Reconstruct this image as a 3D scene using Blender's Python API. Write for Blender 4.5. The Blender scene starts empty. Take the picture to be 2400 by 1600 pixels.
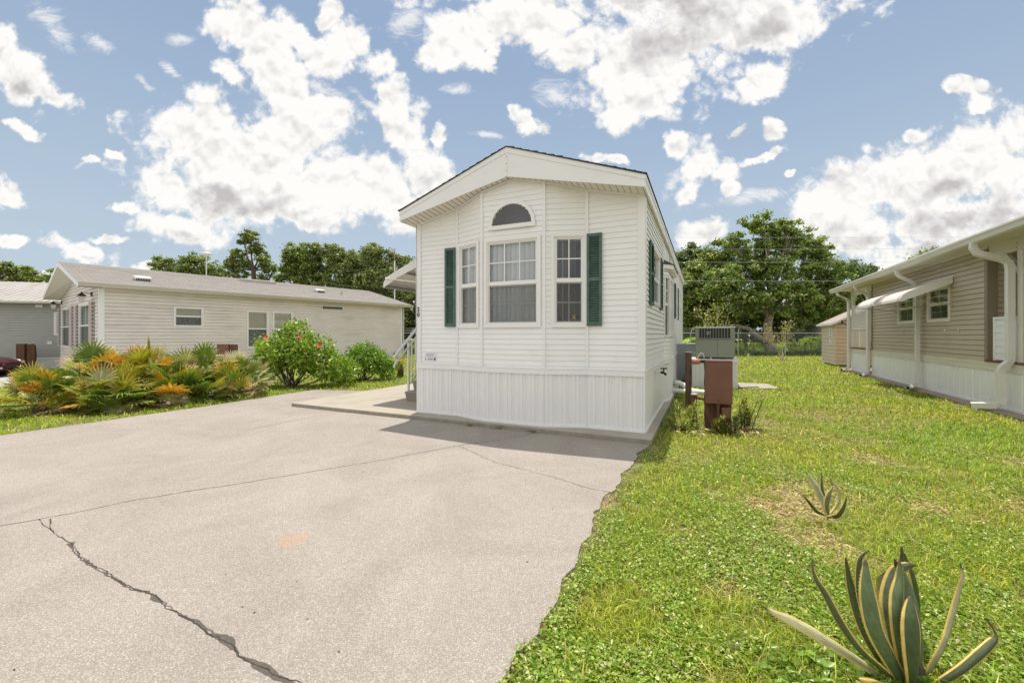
import bpy, math, random
import numpy as np
from mathutils import Matrix, Vector
rng = np.random.default_rng(11)
random.seed(11)
SC = bpy.context.scene
COL = SC.collection
R = math.radians
FPX, CH, HV = 988.0, 1.362, 784.0      # lens in pixels of the 2400 px wide picture, camera height, horizon row


def at(u, v, D):
    """world point seen at pixel u, v at distance D in front of the camera"""
    return Vector(((u - 1200) / FPX * D, D, CH + (HV - v) / FPX * D))


# ------------------------------------------------------------------ materials
def new_mat(name):
    m = bpy.data.materials.new(name)
    m.use_nodes = True
    nt = m.node_tree
    for n in list(nt.nodes):
        nt.nodes.remove(n)
    return m, nt


class G:
    """tiny helper to write node graphs as expressions"""
    def __init__(s, nt):
        s.nt = nt

    def node(s, t, **kw):
        n = s.nt.nodes.new(t)
        for k, v in kw.items():
            setattr(n, k, v)
        return n

    def put(s, sock, v):
        if isinstance(v, bpy.types.NodeSocket):
            s.nt.links.new(v, sock)
        elif v is not None:
            if sock.type == 'RGBA' and not hasattr(v, '__len__'):
                v = (v, v, v, 1)
            elif sock.type == 'RGBA' and len(v) == 3:
                v = (*v, 1)
            sock.default_value = v

    def m(s, op, a, b=None, c=None, clamp=False):
        n = s.node('ShaderNodeMath', operation=op)
        n.use_clamp = clamp
        for i, v in enumerate((a, b, c)):
            if v is not None:
                s.put(n.inputs[i], v)
        return n.outputs[0]

    def vm(s, op, a, b=None, scale=None):
        n = s.node('ShaderNodeVectorMath', operation=op)
        s.put(n.inputs[0], a)
        if b is not None:
            s.put(n.inputs[1], b)
        if scale is not None:
            s.put(n.inputs['Scale'], scale)
        return n.outputs['Value'] if op in ('LENGTH', 'DOT_PRODUCT', 'DISTANCE') else n.outputs['Vector']

    def noise(s, vec, scale, detail=4, rough=.55, dist=0.0, dim='3D'):
        n = s.node('ShaderNodeTexNoise', noise_dimensions=dim)
        s.put(n.inputs['Vector'], vec)
        n.inputs['Scale'].default_value = scale
        n.inputs['Detail'].default_value = detail
        n.inputs['Roughness'].default_value = rough
        n.inputs['Distortion'].default_value = dist
        return n.outputs['Fac']

    def ramp(s, f, stops, interp='LINEAR'):
        n = s.node('ShaderNodeValToRGB')
        n.color_ramp.interpolation = interp
        el = n.color_ramp.elements
        while len(el) < len(stops):
            el.new(0.5)
        for e, (p, c) in zip(el, stops):
            e.position = p
            e.color = (*c, 1) if hasattr(c, '__len__') else (c, c, c, 1)
        s.put(n.inputs[0], f)
        return n.outputs[0]

    def ss(s, x, a, b):
        n = s.node('ShaderNodeMapRange', interpolation_type='SMOOTHSTEP')
        s.put(n.inputs[0], x)
        n.inputs[1].default_value = a
        n.inputs[2].default_value = b
        return n.outputs[0]

    def mix(s, f, a, b, blend='MIX'):
        n = s.node('ShaderNodeMix', data_type='RGBA', blend_type=blend)
        s.put(n.inputs[0], f)
        s.put(n.inputs[6], a)
        s.put(n.inputs[7], b)
        return n.outputs[2]

    def coord(s, which='Object'):
        return s.node('ShaderNodeTexCoord').outputs[which]

    def bump(s, h, strength=.3, dist=.01):
        n = s.node('ShaderNodeBump')
        n.inputs['Strength'].default_value = strength
        n.inputs['Distance'].default_value = dist
        s.put(n.inputs['Height'], h)
        return n.outputs[0]

    def out(s, shader):
        o = s.node('ShaderNodeOutputMaterial')
        s.nt.links.new(shader, o.inputs[0])

    def pbr(s, col, rough=.6, metal=0., bump=None, spec=.5, **kw):
        n = s.node('ShaderNodeBsdfPrincipled')
        s.put(n.inputs['Base Color'], col)
        s.put(n.inputs['Roughness'], rough)
        s.put(n.inputs['Metallic'], metal)
        s.put(n.inputs['Specular IOR Level'], spec)
        if bump is not None:
            s.put(n.inputs['Normal'], bump)
        return n.outputs[0]


def mul(g, vec, k):
    return g.vm('MULTIPLY', vec, k)


def simple(name, col, rough=.55, metal=0., var=.08, scale=3., dirt=None, bscale=None, bstr=.15, spec=.5, dscale=1.7, dirt_amt=.5):
    """painted or plain surface: soft large-scale tone variation, optional dirt, optional fine bump"""
    m, nt = new_mat(name)
    g = G(nt)
    co = g.coord()
    n1 = g.noise(co, scale, 5, .6)
    c = g.mix(1.0, col, g.ramp(n1, [(.3, (1 - var,) * 3), (.7, (1 + var * .4,) * 3)]), 'MULTIPLY')
    if dirt:
        n2 = g.noise(co, dscale, 8, .68, .4)
        c = g.mix(g.m('MULTIPLY', g.ss(n2, .52, .78), dirt_amt), c, dirt)
    b = None
    if bscale:
        b = g.bump(g.noise(co, bscale, 4, .6), bstr, .005)
    g.out(g.pbr(c, rough, metal, b, spec))
    return m


M = {}
M['white_siding'] = simple('white_vinyl', (.85, .848, .838), .42, var=.03, dirt=(.62, .59, .51), dirt_amt=.22, dscale=2.2)
M['white_trim'] = simple('white_trim', (.82, .82, .82), .4, var=.03, dirt=(.62, .6, .54), dirt_amt=.2)
M['soffit'] = simple('soffit_vinyl', (.74, .71, .63), .5, var=.03)
M['skirt'] = simple('white_skirt_panel', (.80, .795, .785), .38, var=.03, dirt=(.6, .58, .53), dirt_amt=.25, dscale=3)
M['green'] = simple('green_shutter', (.068, .135, .105), .4, var=.35, scale=9, bscale=60, bstr=.1)
M['frame_white'] = simple('window_vinyl', (.82, .81, .79), .35, var=.02)
M['frame_grey'] = simple('screen_frame', (.42, .41, .39), .4, var=.05)
M['dark_room'] = simple('dark_interior', (.12, .115, .11), .8, var=.1)
M['blind'] = simple('vertical_blind', (.88, .90, .91), .6, var=.04)
M['blind_dim'] = simple('dim_blind', (.42, .43, .42), .7, var=.08)
M['green_reflection'] = simple('green_reflection', (.20, .36, .13), .7, var=.3, scale=4)  # reflection of green trees, painted as a sheet behind the tan house glass
M['teal_curtain'] = simple('teal_curtain', (.30, .44, .40), .7, var=.2, scale=6)
M['black'] = simple('black_paint', (.012, .012, .014), .4, var=.1)
M['bronze'] = simple('dark_bronze', (.06, .045, .03), .35, metal=.6, var=.3)
M['galv'] = simple('galvanised_pipe', (.55, .56, .56), .4, metal=.7, var=.15, scale=12)
M['alu'] = simple('aluminium', (.70, .70, .68), .35, metal=.5, var=.06)
M['fence_metal'] = simple('fence_steel', (.50, .53, .54), .45, metal=.4, var=.1)
M['awn_white'] = simple('awning_white', (.74, .73, .70), .38, var=.04, dirt=(.5, .48, .42), dirt_amt=.2)
M['awn_under'] = simple('awning_under', (.66, .64, .56), .42, var=.05)
M['awn_dark'] = simple('awning_rib', (.26, .25, .22), .5, var=.1)
M['cream_siding'] = None
M['grey_ac'] = simple('ac_grey_paint', (.30, .315, .25), .45, var=.06, dirt=(.15, .15, .11), dirt_amt=.3)
M['grey_duct'] = simple('duct_grey_paint', (.42, .45, .44), .5, var=.08, dirt=(.16, .16, .14), dirt_amt=.3)
M['grille'] = simple('ac_coil', (.045, .047, .043), .5, metal=.4, var=.2, scale=30)
M['pvc'] = simple('pvc_pipe', (.78, .77, .72), .4, var=.05, dirt=(.45, .42, .34), dirt_amt=.35)
M['terracotta'] = simple('brown_red_lamp', (.50, .20, .11), .5, var=.15)
M['rust_brown'] = simple('brown_painted_steel', (.185, .080, .052), .5, var=.22, scale=5, dirt=(.11, .06, .04), dirt_amt=.65, dscale=4, bscale=40, bstr=.08)
M['dark_brown'] = simple('dark_brown_box', (.13, .045, .025), .55, var=.25, scale=5)
M['car_paint'] = simple('maroon_car_paint', (.075, .012, .018), .18, metal=.3, var=.05)
M['rubber'] = simple('tyre_rubber', (.02, .02, .02), .85, var=.2)
M['chrome'] = simple('chrome', (.7, .7, .7), .12, metal=1., var=.02)
M['tan_siding'] = simple('tan_vinyl', (.53, .455, .345), .5, var=.04, dirt=(.26, .22, .16), dirt_amt=.2)
M['tan_dark'] = simple('tan_trim', (.27, .225, .165), .5, var=.04)
M['cream_trim'] = simple('cream_trim', (.70, .68, .58), .45, var=.04)
M['white_porch'] = simple('porch_white', (.85, .86, .85), .4, var=.04)
M['deck_brown'] = simple('red_brown_deck', (.17, .05, .03), .5, var=.2)
M['shed_warm_lit'] = simple('warm_lit_siding', (.74, .56, .39), .6, var=.05)  # gable copy of the shed siding, warm bounced light put into its colour
M['shed_cream'] = simple('cream_shed_siding', (.68, .61, .48), .6, var=.05)
M['shed_roof'] = simple('shed_roof', (.36, .30, .26), .8, var=.12, scale=8, bscale=60)
M['pipe_tan'] = simple('gutter_white', (.74, .73, .68), .42, var=.05, dirt=(.5, .48, .4), dirt_amt=.25)
M['pink_paint'] = simple('faded_pink', (.42, .2, .17), .5, var=.2)
M['lens'] = simple('headlight_lens', (.75, .72, .65), .15, var=.05)
M['amber'] = simple('amber_lens', (.7, .16, .05), .2, var=.05)
M['sign_blue'] = simple('sticker_blue', (.03, .06, .28), .5, var=.05)
M['sign_white'] = simple('sticker_white', (.78, .78, .78), .5, var=.02)
M['sign_yellow'] = simple('sticker_yellow', (.75, .45, .03), .5, var=.02)
M['pot'] = simple('terracotta_pot', (.52, .33, .22), .8, var=.1)
M['flower'] = simple('red_petals', (.75, .055, .05), .6, var=.2, scale=30)
M['red_box'] = simple('red_brown_box', (.22, .05, .04), .6, var=.2)


def mk_glass():
    m, nt = new_mat('window_glass')
    g = G(nt)
    fr = g.node('ShaderNodeFresnel')
    fr.inputs[0].default_value = 1.5
    tr = g.node('ShaderNodeBsdfTransparent')
    tr.inputs[0].default_value = (.93, .96, .97, 1)
    gl = g.node('ShaderNodeBsdfGlossy')
    gl.inputs['Roughness'].default_value = .01
    gl.inputs['Color'].default_value = (1, 1, 1, 1)
    n = g.noise(g.coord(), 2.3, 2, .5)
    g.put(gl.inputs['Normal'], g.bump(n, .25, .012))
    mx = g.node('ShaderNodeMixShader')
    g.put(mx.inputs[0], g.m('MULTIPLY_ADD', fr.outputs[0], 1.15, .03, clamp=True))
    nt.links.new(tr.outputs[0], mx.inputs[1])
    nt.links.new(gl.outputs[0], mx.inputs[2])
    g.out(mx.outputs[0])
    return m


def mk_screen():
    m, nt = new_mat('insect_screen')
    g = G(nt)
    tr = g.node('ShaderNodeBsdfTransparent')
    df = g.node('ShaderNodeBsdfDiffuse')
    df.inputs[0].default_value = (.13, .125, .112, 1)
    mx = g.node('ShaderNodeMixShader')
    mx.inputs[0].default_value = .32
    nt.links.new(tr.outputs[0], mx.inputs[1])
    nt.links.new(df.outputs[0], mx.inputs[2])
    g.out(mx.outputs[0])
    return m


def mk_cream_siding():
    """old cream siding of the neighbour, streaked with mildew that gathers in long horizontal smears"""
    m, nt = new_mat('mildewed_cream_siding')
    g = G(nt)
    co = g.coord()
    st = mul(g, co, (.35, .35, 3.2))
    n1 = g.noise(st, 1.6, 8, .68, .6)
    n2 = g.noise(mul(g, co, (.8, .8, 14.)), 1.3, 5, .7)
    c = g.mix(g.m('MULTIPLY', g.ss(n1, .46, .74), .55), (.76, .70, .65), (.47, .415, .35))
    c = g.mix(g.m('MULTIPLY', g.ss(n2, .55, .8), .4), c, (.38, .33, .27))
    c = g.mix(1., c, g.ramp(g.noise(co, .9, 3), [(.3, .9), (.7, 1.05)]), 'MULTIPLY')
    g.out(g.pbr(c, .6))
    return m


def mk_shingle(name, base, dark, row=.14, tab=.33, axis=(0, 1)):
    m, nt = new_mat(name)
    g = G(nt)
    co = g.coord()
    sx = g.node('ShaderNodeSeparateXYZ')
    g.put(sx.inputs[0], co)
    cb = g.node('ShaderNodeCombineXYZ')
    g.put(cb.inputs[0], sx.outputs[axis[0]])
    g.put(cb.inputs[1], sx.outputs[axis[1]])
    br = g.node('ShaderNodeTexBrick')
    g.put(br.inputs['Vector'], cb.outputs[0])
    br.inputs['Scale'].default_value = 1
    br.inputs['Brick Width'].default_value = tab
    br.inputs['Row Height'].default_value = row
    br.inputs['Mortar Size'].default_value = .006
    br.inputs['Color1'].default_value = (*base, 1)
    br.inputs['Color2'].default_value = (*[x * .82 for x in base], 1)
    br.inputs['Mortar'].default_value = (*dark, 1)
    c = g.mix(1., br.outputs[0], g.ramp(g.noise(co, 90, 3, .7), [(.3, .75), (.7, 1.15)]), 'MULTIPLY')
    c = g.mix(g.m('MULTIPLY', g.ss(g.noise(co, .7, 7, .7), .5, .75), .4), c, [x * .62 for x in base])
    h = g.m('ADD', g.m('MULTIPLY', br.outputs['Fac'], -1), g.m('MULTIPLY', g.noise(co, 120, 2), .3))
    g.out(g.pbr(c, .9, bump=g.bump(h, .6, .01)))
    return m


def mk_asphalt():
    m, nt = new_mat('weathered_asphalt')
    g = G(nt)
    co = g.coord()
    vo = g.node('ShaderNodeTexVoronoi')
    g.put(vo.inputs['Vector'], co)
    vo.inputs['Scale'].default_value = 150
    sep = g.node('ShaderNodeSeparateColor')
    g.put(sep.inputs[0], vo.outputs['Color'])
    stone = g.ramp(sep.outputs[0], [(0, (.34, .30, .26)), (.35, (.395, .352, .308)), (.8, (.43, .388, .342)), (.93, (.50, .46, .41)), (1, (.57, .53, .475))])
    c = g.mix(g.ss(vo.outputs['Distance'], .35, .62), stone, (.285, .25, .22))
    c = g.mix(1., c, g.ramp(g.noise(co, 30, 5, .75), [(.3, .92), (.7, 1.08)]), 'MULTIPLY')
    c = g.mix(1., c, g.ramp(g.noise(co, .9, 8, .66, .8), [(.32, .84), (.55, 1.0), (.72, 1.08)]), 'MULTIPLY')
    # worn wheel tracks and old dark smears running along the drive
    rot = g.node('ShaderNodeMapping')
    rot.inputs['Rotation'].default_value = (0, 0, R(28))
    rot.inputs['Scale'].default_value = (1.2, .16, 1)
    g.put(rot.inputs[0], co)
    c = g.mix(g.m('MULTIPLY', g.ss(g.noise(rot.outputs[0], 1.5, 6, .6, .5), .54, .72), .28), c, (.24, .215, .19))
    # the rust ring
    rp = g.vm('SUBTRACT', co, (-1.455, 2.80, 0))
    rp = g.vm('ADD', rp, g.vm('SCALE', g.vm('SUBTRACT', g.node_color_noise(co, 14), (.5, .5, .5)), scale=.05))
    rl = g.vm('LENGTH', mul(g, rp, (1., 1.15, 0)))
    ring = g.m('SUBTRACT', 1., g.m('MULTIPLY', g.m('ABSOLUTE', g.m('SUBTRACT', rl, .065)), 24.), clamp=True)
    ring = g.m('MULTIPLY', g.m('ADD', ring, g.m('MULTIPLY', g.m('SUBTRACT', 1., g.ss(rl, .02, .12)), .35)), g.ss(g.noise(co, 38, 4, .7), .25, .6), clamp=True)
    c = g.mix(g.m('MULTIPLY', ring, .5), c, (.52, .25, .12))
    h = g.m('ADD', g.m('MULTIPLY', vo.outputs['Distance'], -1.), g.m('MULTIPLY', g.noise(co, 60, 4, .7), .8))
    g.out(g.pbr(c, .85, bump=g.bump(h, .55, .006), spec=.35))
    return m


def _ncn(self, vec, scale):
    n = self.node('ShaderNodeTexNoise')
    self.put(n.inputs['Vector'], vec)
    n.inputs['Scale'].default_value = scale
    n.inputs['Detail'].default_value = 4
    return n.outputs['Color']


G.node_color_noise = _ncn


def mk_concrete(name, col, edge_dirt=.4):
    m, nt = new_mat(name)
    g = G(nt)
    co = g.coord()
    c = g.mix(1., col, g.ramp(g.noise(co, 2.2, 8, .68, .3), [(.3, .84), (.5, 1.), (.7, 1.05)]), 'MULTIPLY')
    c = g.mix(1., c, g.ramp(g.noise(co, 90, 4, .7), [(.3, .93), (.7, 1.05)]), 'MULTIPLY')
    # algae and soil splash on the vertical edge only
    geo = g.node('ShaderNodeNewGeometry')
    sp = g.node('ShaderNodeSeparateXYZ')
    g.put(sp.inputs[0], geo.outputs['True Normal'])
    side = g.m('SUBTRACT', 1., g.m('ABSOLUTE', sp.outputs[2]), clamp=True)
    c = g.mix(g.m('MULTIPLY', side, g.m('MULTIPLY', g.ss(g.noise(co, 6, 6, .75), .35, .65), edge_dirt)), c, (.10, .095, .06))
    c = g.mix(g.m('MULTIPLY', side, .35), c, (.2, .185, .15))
    g.out(g.pbr(c, .8, bump=g.bump(g.noise(co, 60, 5, .7), .2, .004), spec=.3))
    return m


def mk_ground():
    m, nt = new_mat('sandy_lawn_soil')
    g = G(nt)
    co = g.coord()
    base = g.mix(g.ss(g.noise(co, 1.1, 7, .62), .36, .60), (.30, .215, .14), (.150, .175, .035))
    base = g.mix(g.m('MULTIPLY', g.ss(g.noise(co, 9, 6, .7), .5, .72), .55), base, (.34, .25, .17))
    base = g.mix(g.m('MULTIPLY', g.ss(g.noise(co, 45, 5, .75), .48, .66), .5), base, (.08, .062, .035))
    base = g.mix(1., base, g.ramp(g.noise(co, 120, 4, .75), [(.3, .6), (.7, 1.3)]), 'MULTIPLY')
    g.out(g.pbr(base, .95, bump=g.bump(g.noise(co, 40, 8, .75), .9, .02), spec=.2))
    return m


def mk_leaf(name, trans=.45, rough=.5, tint=(1, 1, 1)):
    """leaf whose own colour is stored per leaf in the mesh attribute col"""
    m, nt = new_mat(name)
    g = G(nt)
    a = g.node('ShaderNodeAttribute')
    a.attribute_name = 'col'
    c = g.mix(1., a.outputs['Color'], tint, 'MULTIPLY')
    p = g.pbr(c, rough, spec=.4)
    t = g.node('ShaderNodeBsdfTranslucent')
    g.put(t.inputs[0], g.mix(1., c, (1.25, 1.35, .7), 'MULTIPLY'))
    mx = g.node('ShaderNodeMixShader')
    mx.inputs[0].default_value = trans
    nt.links.new(p, mx.inputs[1])
    nt.links.new(t.outputs[0], mx.inputs[2])
    g.out(mx.outputs[0])
    return m


def mk_bark(name, col, dark):
    m, nt = new_mat(name)
    g = G(nt)
    co = mul(g, g.coord(), (1, 1, .3))
    n = g.noise(co, 14, 7, .7, .4)
    g.out(g.pbr(g.mix(g.ss(n, .4, .62), col, dark), .9, bump=g.bump(n, .7, .03)))
    return m


def mk_wood(name, col, dark):
    m, nt = new_mat(name)
    g = G(nt)
    co = g.coord()
    n = g.noise(mul(g, co, (22, 22, 1.6)), 2.2, 7, .65, 1.2)
    c = g.mix(g.ss(n, .42, .6), col, dark)
    c = g.mix(1., c, g.ramp(g.noise(co, 4, 5), [(.3, .7), (.7, 1.2)]), 'MULTIPLY')
    g.out(g.pbr(c, .85, bump=g.bump(n, .5, .006)))
    return m


def mk_agave():
    m, nt = new_mat('agave_skin')
    g = G(nt)
    a = g.node('ShaderNodeAttribute')
    a.attribute_name = 'col'
    co = g.coord()
    c = g.mix(1., a.outputs['Color'], g.ramp(g.noise(co, 34, 5, .65), [(.3, .82), (.7, 1.12)]), 'MULTIPLY')
    c = g.mix(g.m('MULTIPLY', g.ss(g.noise(co, 11, 5, .7), .62, .75), .35), c, (.30, .27, .17))
    g.out(g.pbr(c, .55, bump=g.bump(g.noise(co, 90, 4, .7), .22, .003), spec=.2))
    return m


def mk_metal_roof():
    m, nt = new_mat('pale_metal_roofing')
    g = G(nt)
    co = g.coord()
    st = mul(g, co, (6., .5, .5))
    n = g.noise(st, 1.2, 7, .7)
    c = g.mix(g.m('MULTIPLY', g.ss(n, .45, .7), .7), (.44, .42, .39), (.25, .20, .17))
    g.out(g.pbr(c, .5, metal=.1))
    return m


def mk_digits():
    return M['black']


M['glass'] = mk_glass()
M['screen'] = mk_screen()
M['cream_siding'] = mk_cream_siding()
M['shingle_home'] = mk_shingle('dark_shingles', (.07, .068, .06), (.03, .03, .025), axis=(1, 0))
M['shingle_left'] = mk_shingle('grey_shingles', (.35, .325, .30), (.17, .15, .135), axis=(0, 1))
M['asphalt'] = mk_asphalt()
M['crack'] = simple('crack_fill', (.045, .04, .034), .95, var=.4, scale=30)
M['tar'] = simple('broken_asphalt_edge', (.17, .15, .13), .95, var=.3, scale=40, bscale=120, bstr=.6)
M['concrete'] = mk_concrete('patio_concrete', (.385, .345, .28))
M['concrete_pale'] = mk_concrete('pale_drive_concrete', (.40, .41, .41), .2)
M['concrete_dirty'] = mk_concrete('pinkish_slab', (.38, .29, .235), .35)
M['ground'] = mk_ground()
M['leaf'] = mk_leaf('tree_leaf', .36, .42, (1.5, 1.72, 1.55))
M['grass'] = mk_leaf('grass_blade', .45, .5, (1.36, 1.43, 1.05))
M['frond'] = mk_leaf('palm_frond', .28, .36, (1.15, 1.02, 1.1))
M['bush'] = mk_leaf('glossy_leaf', .35, .3, (1.3, 1.25, 1.1))
M['agave'] = mk_agave()
M['bark'] = mk_bark('oak_bark', (.36, .31, .25), (.16, .135, .105))
M['bark_pale'] = mk_bark('pale_bark', (.55, .48, .38), (.33, .28, .2))
M['bark_dark'] = mk_bark('dark_stem', (.15, .11, .075), (.06, .045, .03))
M['wood_dark'] = mk_wood('weathered_post', (.17, .105, .065), (.06, .036, .022))
M['wood_red'] = mk_wood('red_brown_timber', (.19, .085, .05), (.075, .032, .02))
M['metal_roof'] = mk_metal_roof()
M['grey_siding'] = simple('grey_green_siding', (.41, .41, .375), .55, var=.05, dirt=(.22, .22, .19), dirt_amt=.3)


# ------------------------------------------------------------------ mesh helpers
class MB:
    """collects boxes, prisms, tubes into ONE mesh; T maps local coordinates of a face into the thing"""
    def __init__(s, T=None):
        s.v, s.f, s.mi, s.T, s.mat = [], [], [], T or Matrix.Identity(4), 0

    def add(s, vs, fs):
        b = len(s.v)
        s.v += [s.T @ Vector(p) for p in vs]
        s.f += [[i + b for i in f] for f in fs]
        s.mi += [s.mat] * len(fs)
        return s

    def quad(s, a, b, c, d):
        return s.add([a, b, c, d], [(0, 1, 2, 3)])

    def box(s, x0, x1, y0, y1, z0, z1):
        vs = [(x, y, z) for z in (z0, z1) for y in (y0, y1) for x in (x0, x1)]
        return s.add(vs, [(0, 2, 3, 1), (4, 5, 7, 6), (0, 1, 5, 4), (2, 6, 7, 3), (0, 4, 6, 2), (1, 3, 7, 5)])

    def cbox(s, x0, x1, y0, y1, z0, z1, c=.01):
        """box with its vertical edges chamfered and top edge softened"""
        pl = [(x0 + c, y0), (x1 - c, y0), (x1, y0 + c), (x1, y1 - c), (x1 - c, y1), (x0 + c, y1), (x0, y1 - c), (x0, y0 + c)]
        ins = [(x0 + 2 * c, y0 + c), (x1 - 2 * c, y0 + c), (x1 - c, y0 + 2 * c), (x1 - c, y1 - 2 * c), (x1 - 2 * c, y1 - c), (x0 + 2 * c, y1 - c), (x0 + c, y1 - 2 * c), (x0 + c, y0 + 2 * c)]
        vs = [(x, y, z0) for x, y in pl] + [(x, y, z1 - c) for x, y in pl] + [(x, y, z1) for x, y in ins]
        fs = [tuple(range(7, -1, -1)), tuple(range(16, 24))]
        for k in (0, 8):
            for i in range(8):
                j = (i + 1) % 8
                fs.append((k + i, k + j, k + 8 + j, k + 8 + i))
        return s.add(vs, fs)

    def prism(s, poly, z0, z1, axis='z'):
        """extrude a polygon; axis z: (x,y) up; axis y: (x,z) along y; axis x: (y,z) along x"""
        n = len(poly)
        mk = {'z': lambda p, t: (p[0], p[1], t), 'y': lambda p, t: (p[0], t, p[1]), 'x': lambda p, t: (t, p[0], p[1])}[axis]
        vs = [mk(p, z0) for p in poly] + [mk(p, z1) for p in poly]
        fs = [tuple(range(n - 1, -1, -1)), tuple(range(n, 2 * n))] + [(i, (i + 1) % n, n + (i + 1) % n, n + i) for i in range(n)]
        return s.add(vs, fs)

    def tube(s, pts, r, seg=8, cap=True, sq=None):
        """tube along pts; r number or list; sq=(w,h) for a rectangular section"""
        pts = [Vector(p) for p in pts]
        n = len(pts)
        rs = r if hasattr(r, '__len__') else [r] * n
        vs, up = [], None
        for i, p in enumerate(pts):
            t = (pts[min(i + 1, n - 1)] - pts[max(i - 1, 0)])
            if t.length < 1e-9:
                t = Vector((0, 0, 1))
            t.normalize()
            if up is None:
                up = Vector((0, 0, 1)) if abs(t.z) < .9 else Vector((0, 1, 0))
            a = t.cross(up)
            if a.length < 1e-4:
                a = t.cross(Vector((1, 0, 0)))
            a.normalize()
            b = a.cross(t).normalized()
            up = b
            if sq:
                for cx, cy in ((-1, -1), (1, -1), (1, 1), (-1, 1)):
                    vs.append(p + a * cx * sq[0] / 2 + b * cy * sq[1] / 2)
            else:
                for k in range(seg):
                    an = 2 * math.pi * k / seg
                    vs.append(p + (a * math.cos(an) + b * math.sin(an)) * rs[i])
        sg = 4 if sq else seg
        fs = [(i * sg + k, i * sg + (k + 1) % sg, (i + 1) * sg + (k + 1) % sg, (i + 1) * sg + k) for i in range(n - 1) for k in range(sg)]
        if cap:
            fs += [tuple(range(sg - 1, -1, -1)), tuple((n - 1) * sg + k for k in range(sg))]
        return s.add(vs, fs)

    def lathe(s, prof, cx=0, cy=0, seg=16):
        vs = [(cx + r * math.cos(2 * math.pi * k / seg), cy + r * math.sin(2 * math.pi * k / seg), z) for r, z in prof for k in range(seg)]
        fs = [(i * seg + k, i * seg + (k + 1) % seg, (i + 1) * seg + (k + 1) % seg, (i + 1) * seg + k) for i in range(len(prof) - 1) for k in range(seg)]
        return s.add(vs, fs)

    def build(s, name, mats, parent=None, smooth=False):
        me = bpy.data.meshes.new(name)
        me.from_pydata([tuple(v) for v in s.v], [], s.f)
        if not isinstance(mats, (list, tuple)):
            mats = [mats]
        for m in mats:
            me.materials.append(m)
        if len(mats) > 1:
            me.polygons.foreach_set('material_index', s.mi)
        if smooth:
            me.polygons.foreach_set('use_smooth', [True] * len(me.polygons))
        me.update()
        o = bpy.data.objects.new(name, me)
        COL.objects.link(o)
        if parent:
            o.parent = parent
        return o


def soft(o, w=.008, seg=2):
    b = o.modifiers.new('bevel', 'BEVEL')
    b.width = w
    b.segments = seg
    b.limit_method = 'ANGLE'
    return o


def tag(o, label=None, cat=None, group=None, kind=None):
    if label:
        o['label'] = label
    if cat:
        o['category'] = cat
    if group:
        o['group'] = group
    if kind:
        o['kind'] = kind
    return o


def empty(name, loc=(0, 0, 0), rz=0):
    o = bpy.data.objects.new(name, None)
    COL.objects.link(o)
    o.location = loc
    o.rotation_euler = (0, 0, rz)
    o.empty_display_size = .3
    return o


def face_T(p0, ex):
    """face frame: x along ex, y INTO the building (left of ex), z up"""
    ex = Vector((ex[0], ex[1], 0)).normalized()
    ey = Vector((-ex.y, ex.x, 0))
    return Matrix(((ex.x, ey.x, 0, p0[0]), (ex.y, ey.y, 0, p0[1]), (0, 0, 1, p0[2] if len(p0) > 2 else 0), (0, 0, 0, 1)))


def siding(mb, x0, x1, z0, ztop, course=.0762, proj=.012, holes=(), seg=.12, gap=0.):
    """lapped siding on a face: every course leans out at its foot; ztop is a number or a function of x; holes (x0,x1,z0,z1)"""
    flat = not callable(ztop)
    zt = (lambda x: ztop) if flat else ztop
    xs = {x0, x1}
    for h in holes:
        xs |= {min(max(h[0], x0), x1), min(max(h[1], x0), x1)}
    if not flat:
        n = int((x1 - x0) / seg) + 1
        xs |= {x0 + (x1 - x0) * i / n for i in range(n + 1)}
    xs = sorted(xs)
    zmax = max(zt(x) for x in xs)
    for k in range(int((zmax - z0) / course) + 1):
        zk, zk1 = z0 + k * course, z0 + (k + 1) * course
        out = lambda z: -proj * (1 - (z - zk) / course)
        for xa, xb in zip(xs[:-1], xs[1:]):
            if xb - xa < 1e-5:
                continue
            xm = (xa + xb) / 2
            ta, tb = min(zk1, zt(xa)), min(zk1, zt(xb))
            if max(ta, tb) <= zk + 1e-4:
                continue
            ta, tb = max(ta, zk), max(tb, zk)
            pieces = [(zk, None)]
            hs = [(h[2], h[3]) for h in holes if h[0] - 1e-6 < xm < h[1] + 1e-6 and h[2] < zk1 and h[3] > zk]
            if not hs:
                if gap and ta == tb == zk1:         # dark reveal under the lip of the next course
                    tg = zk1 - gap
                    mb.quad((xa, out(zk), zk), (xb, out(zk), zk), (xb, out(tg), tg), (xa, out(tg), tg))
                    mb.quad((xa, out(tg), tg), (xb, out(tg), tg), (xb, .03, tg), (xa, .03, tg))
                    mb.quad((xa, .03, tg), (xb, .03, tg), (xb, .03, zk1), (xa, .03, zk1))
                    mb.quad((xa, .03, zk1), (xb, .03, zk1), (xb, -proj, zk1), (xa, -proj, zk1))
                else:
                    mb.quad((xa, out(zk), zk), (xb, out(zk), zk), (xb, out(tb), tb), (xa, out(ta), ta))
                    mb.quad((xa, 0, zk), (xb, 0, zk), (xb, out(zk), zk), (xa, out(zk), zk))
            else:
                segs = [(zk, min(ta, tb))]
                for a, b in hs:
                    ns = []
                    for p, q in segs:
                        if a > p:
                            ns.append((p, min(q, a)))
                        if b < q:
                            ns.append((max(p, b), q))
                    segs = ns
                for p, q in segs:
                    if q - p > 1e-4:
                        mb.quad((xa, out(p), p), (xb, out(p), p), (xb, out(q), q), (xa, out(q), q))


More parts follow.
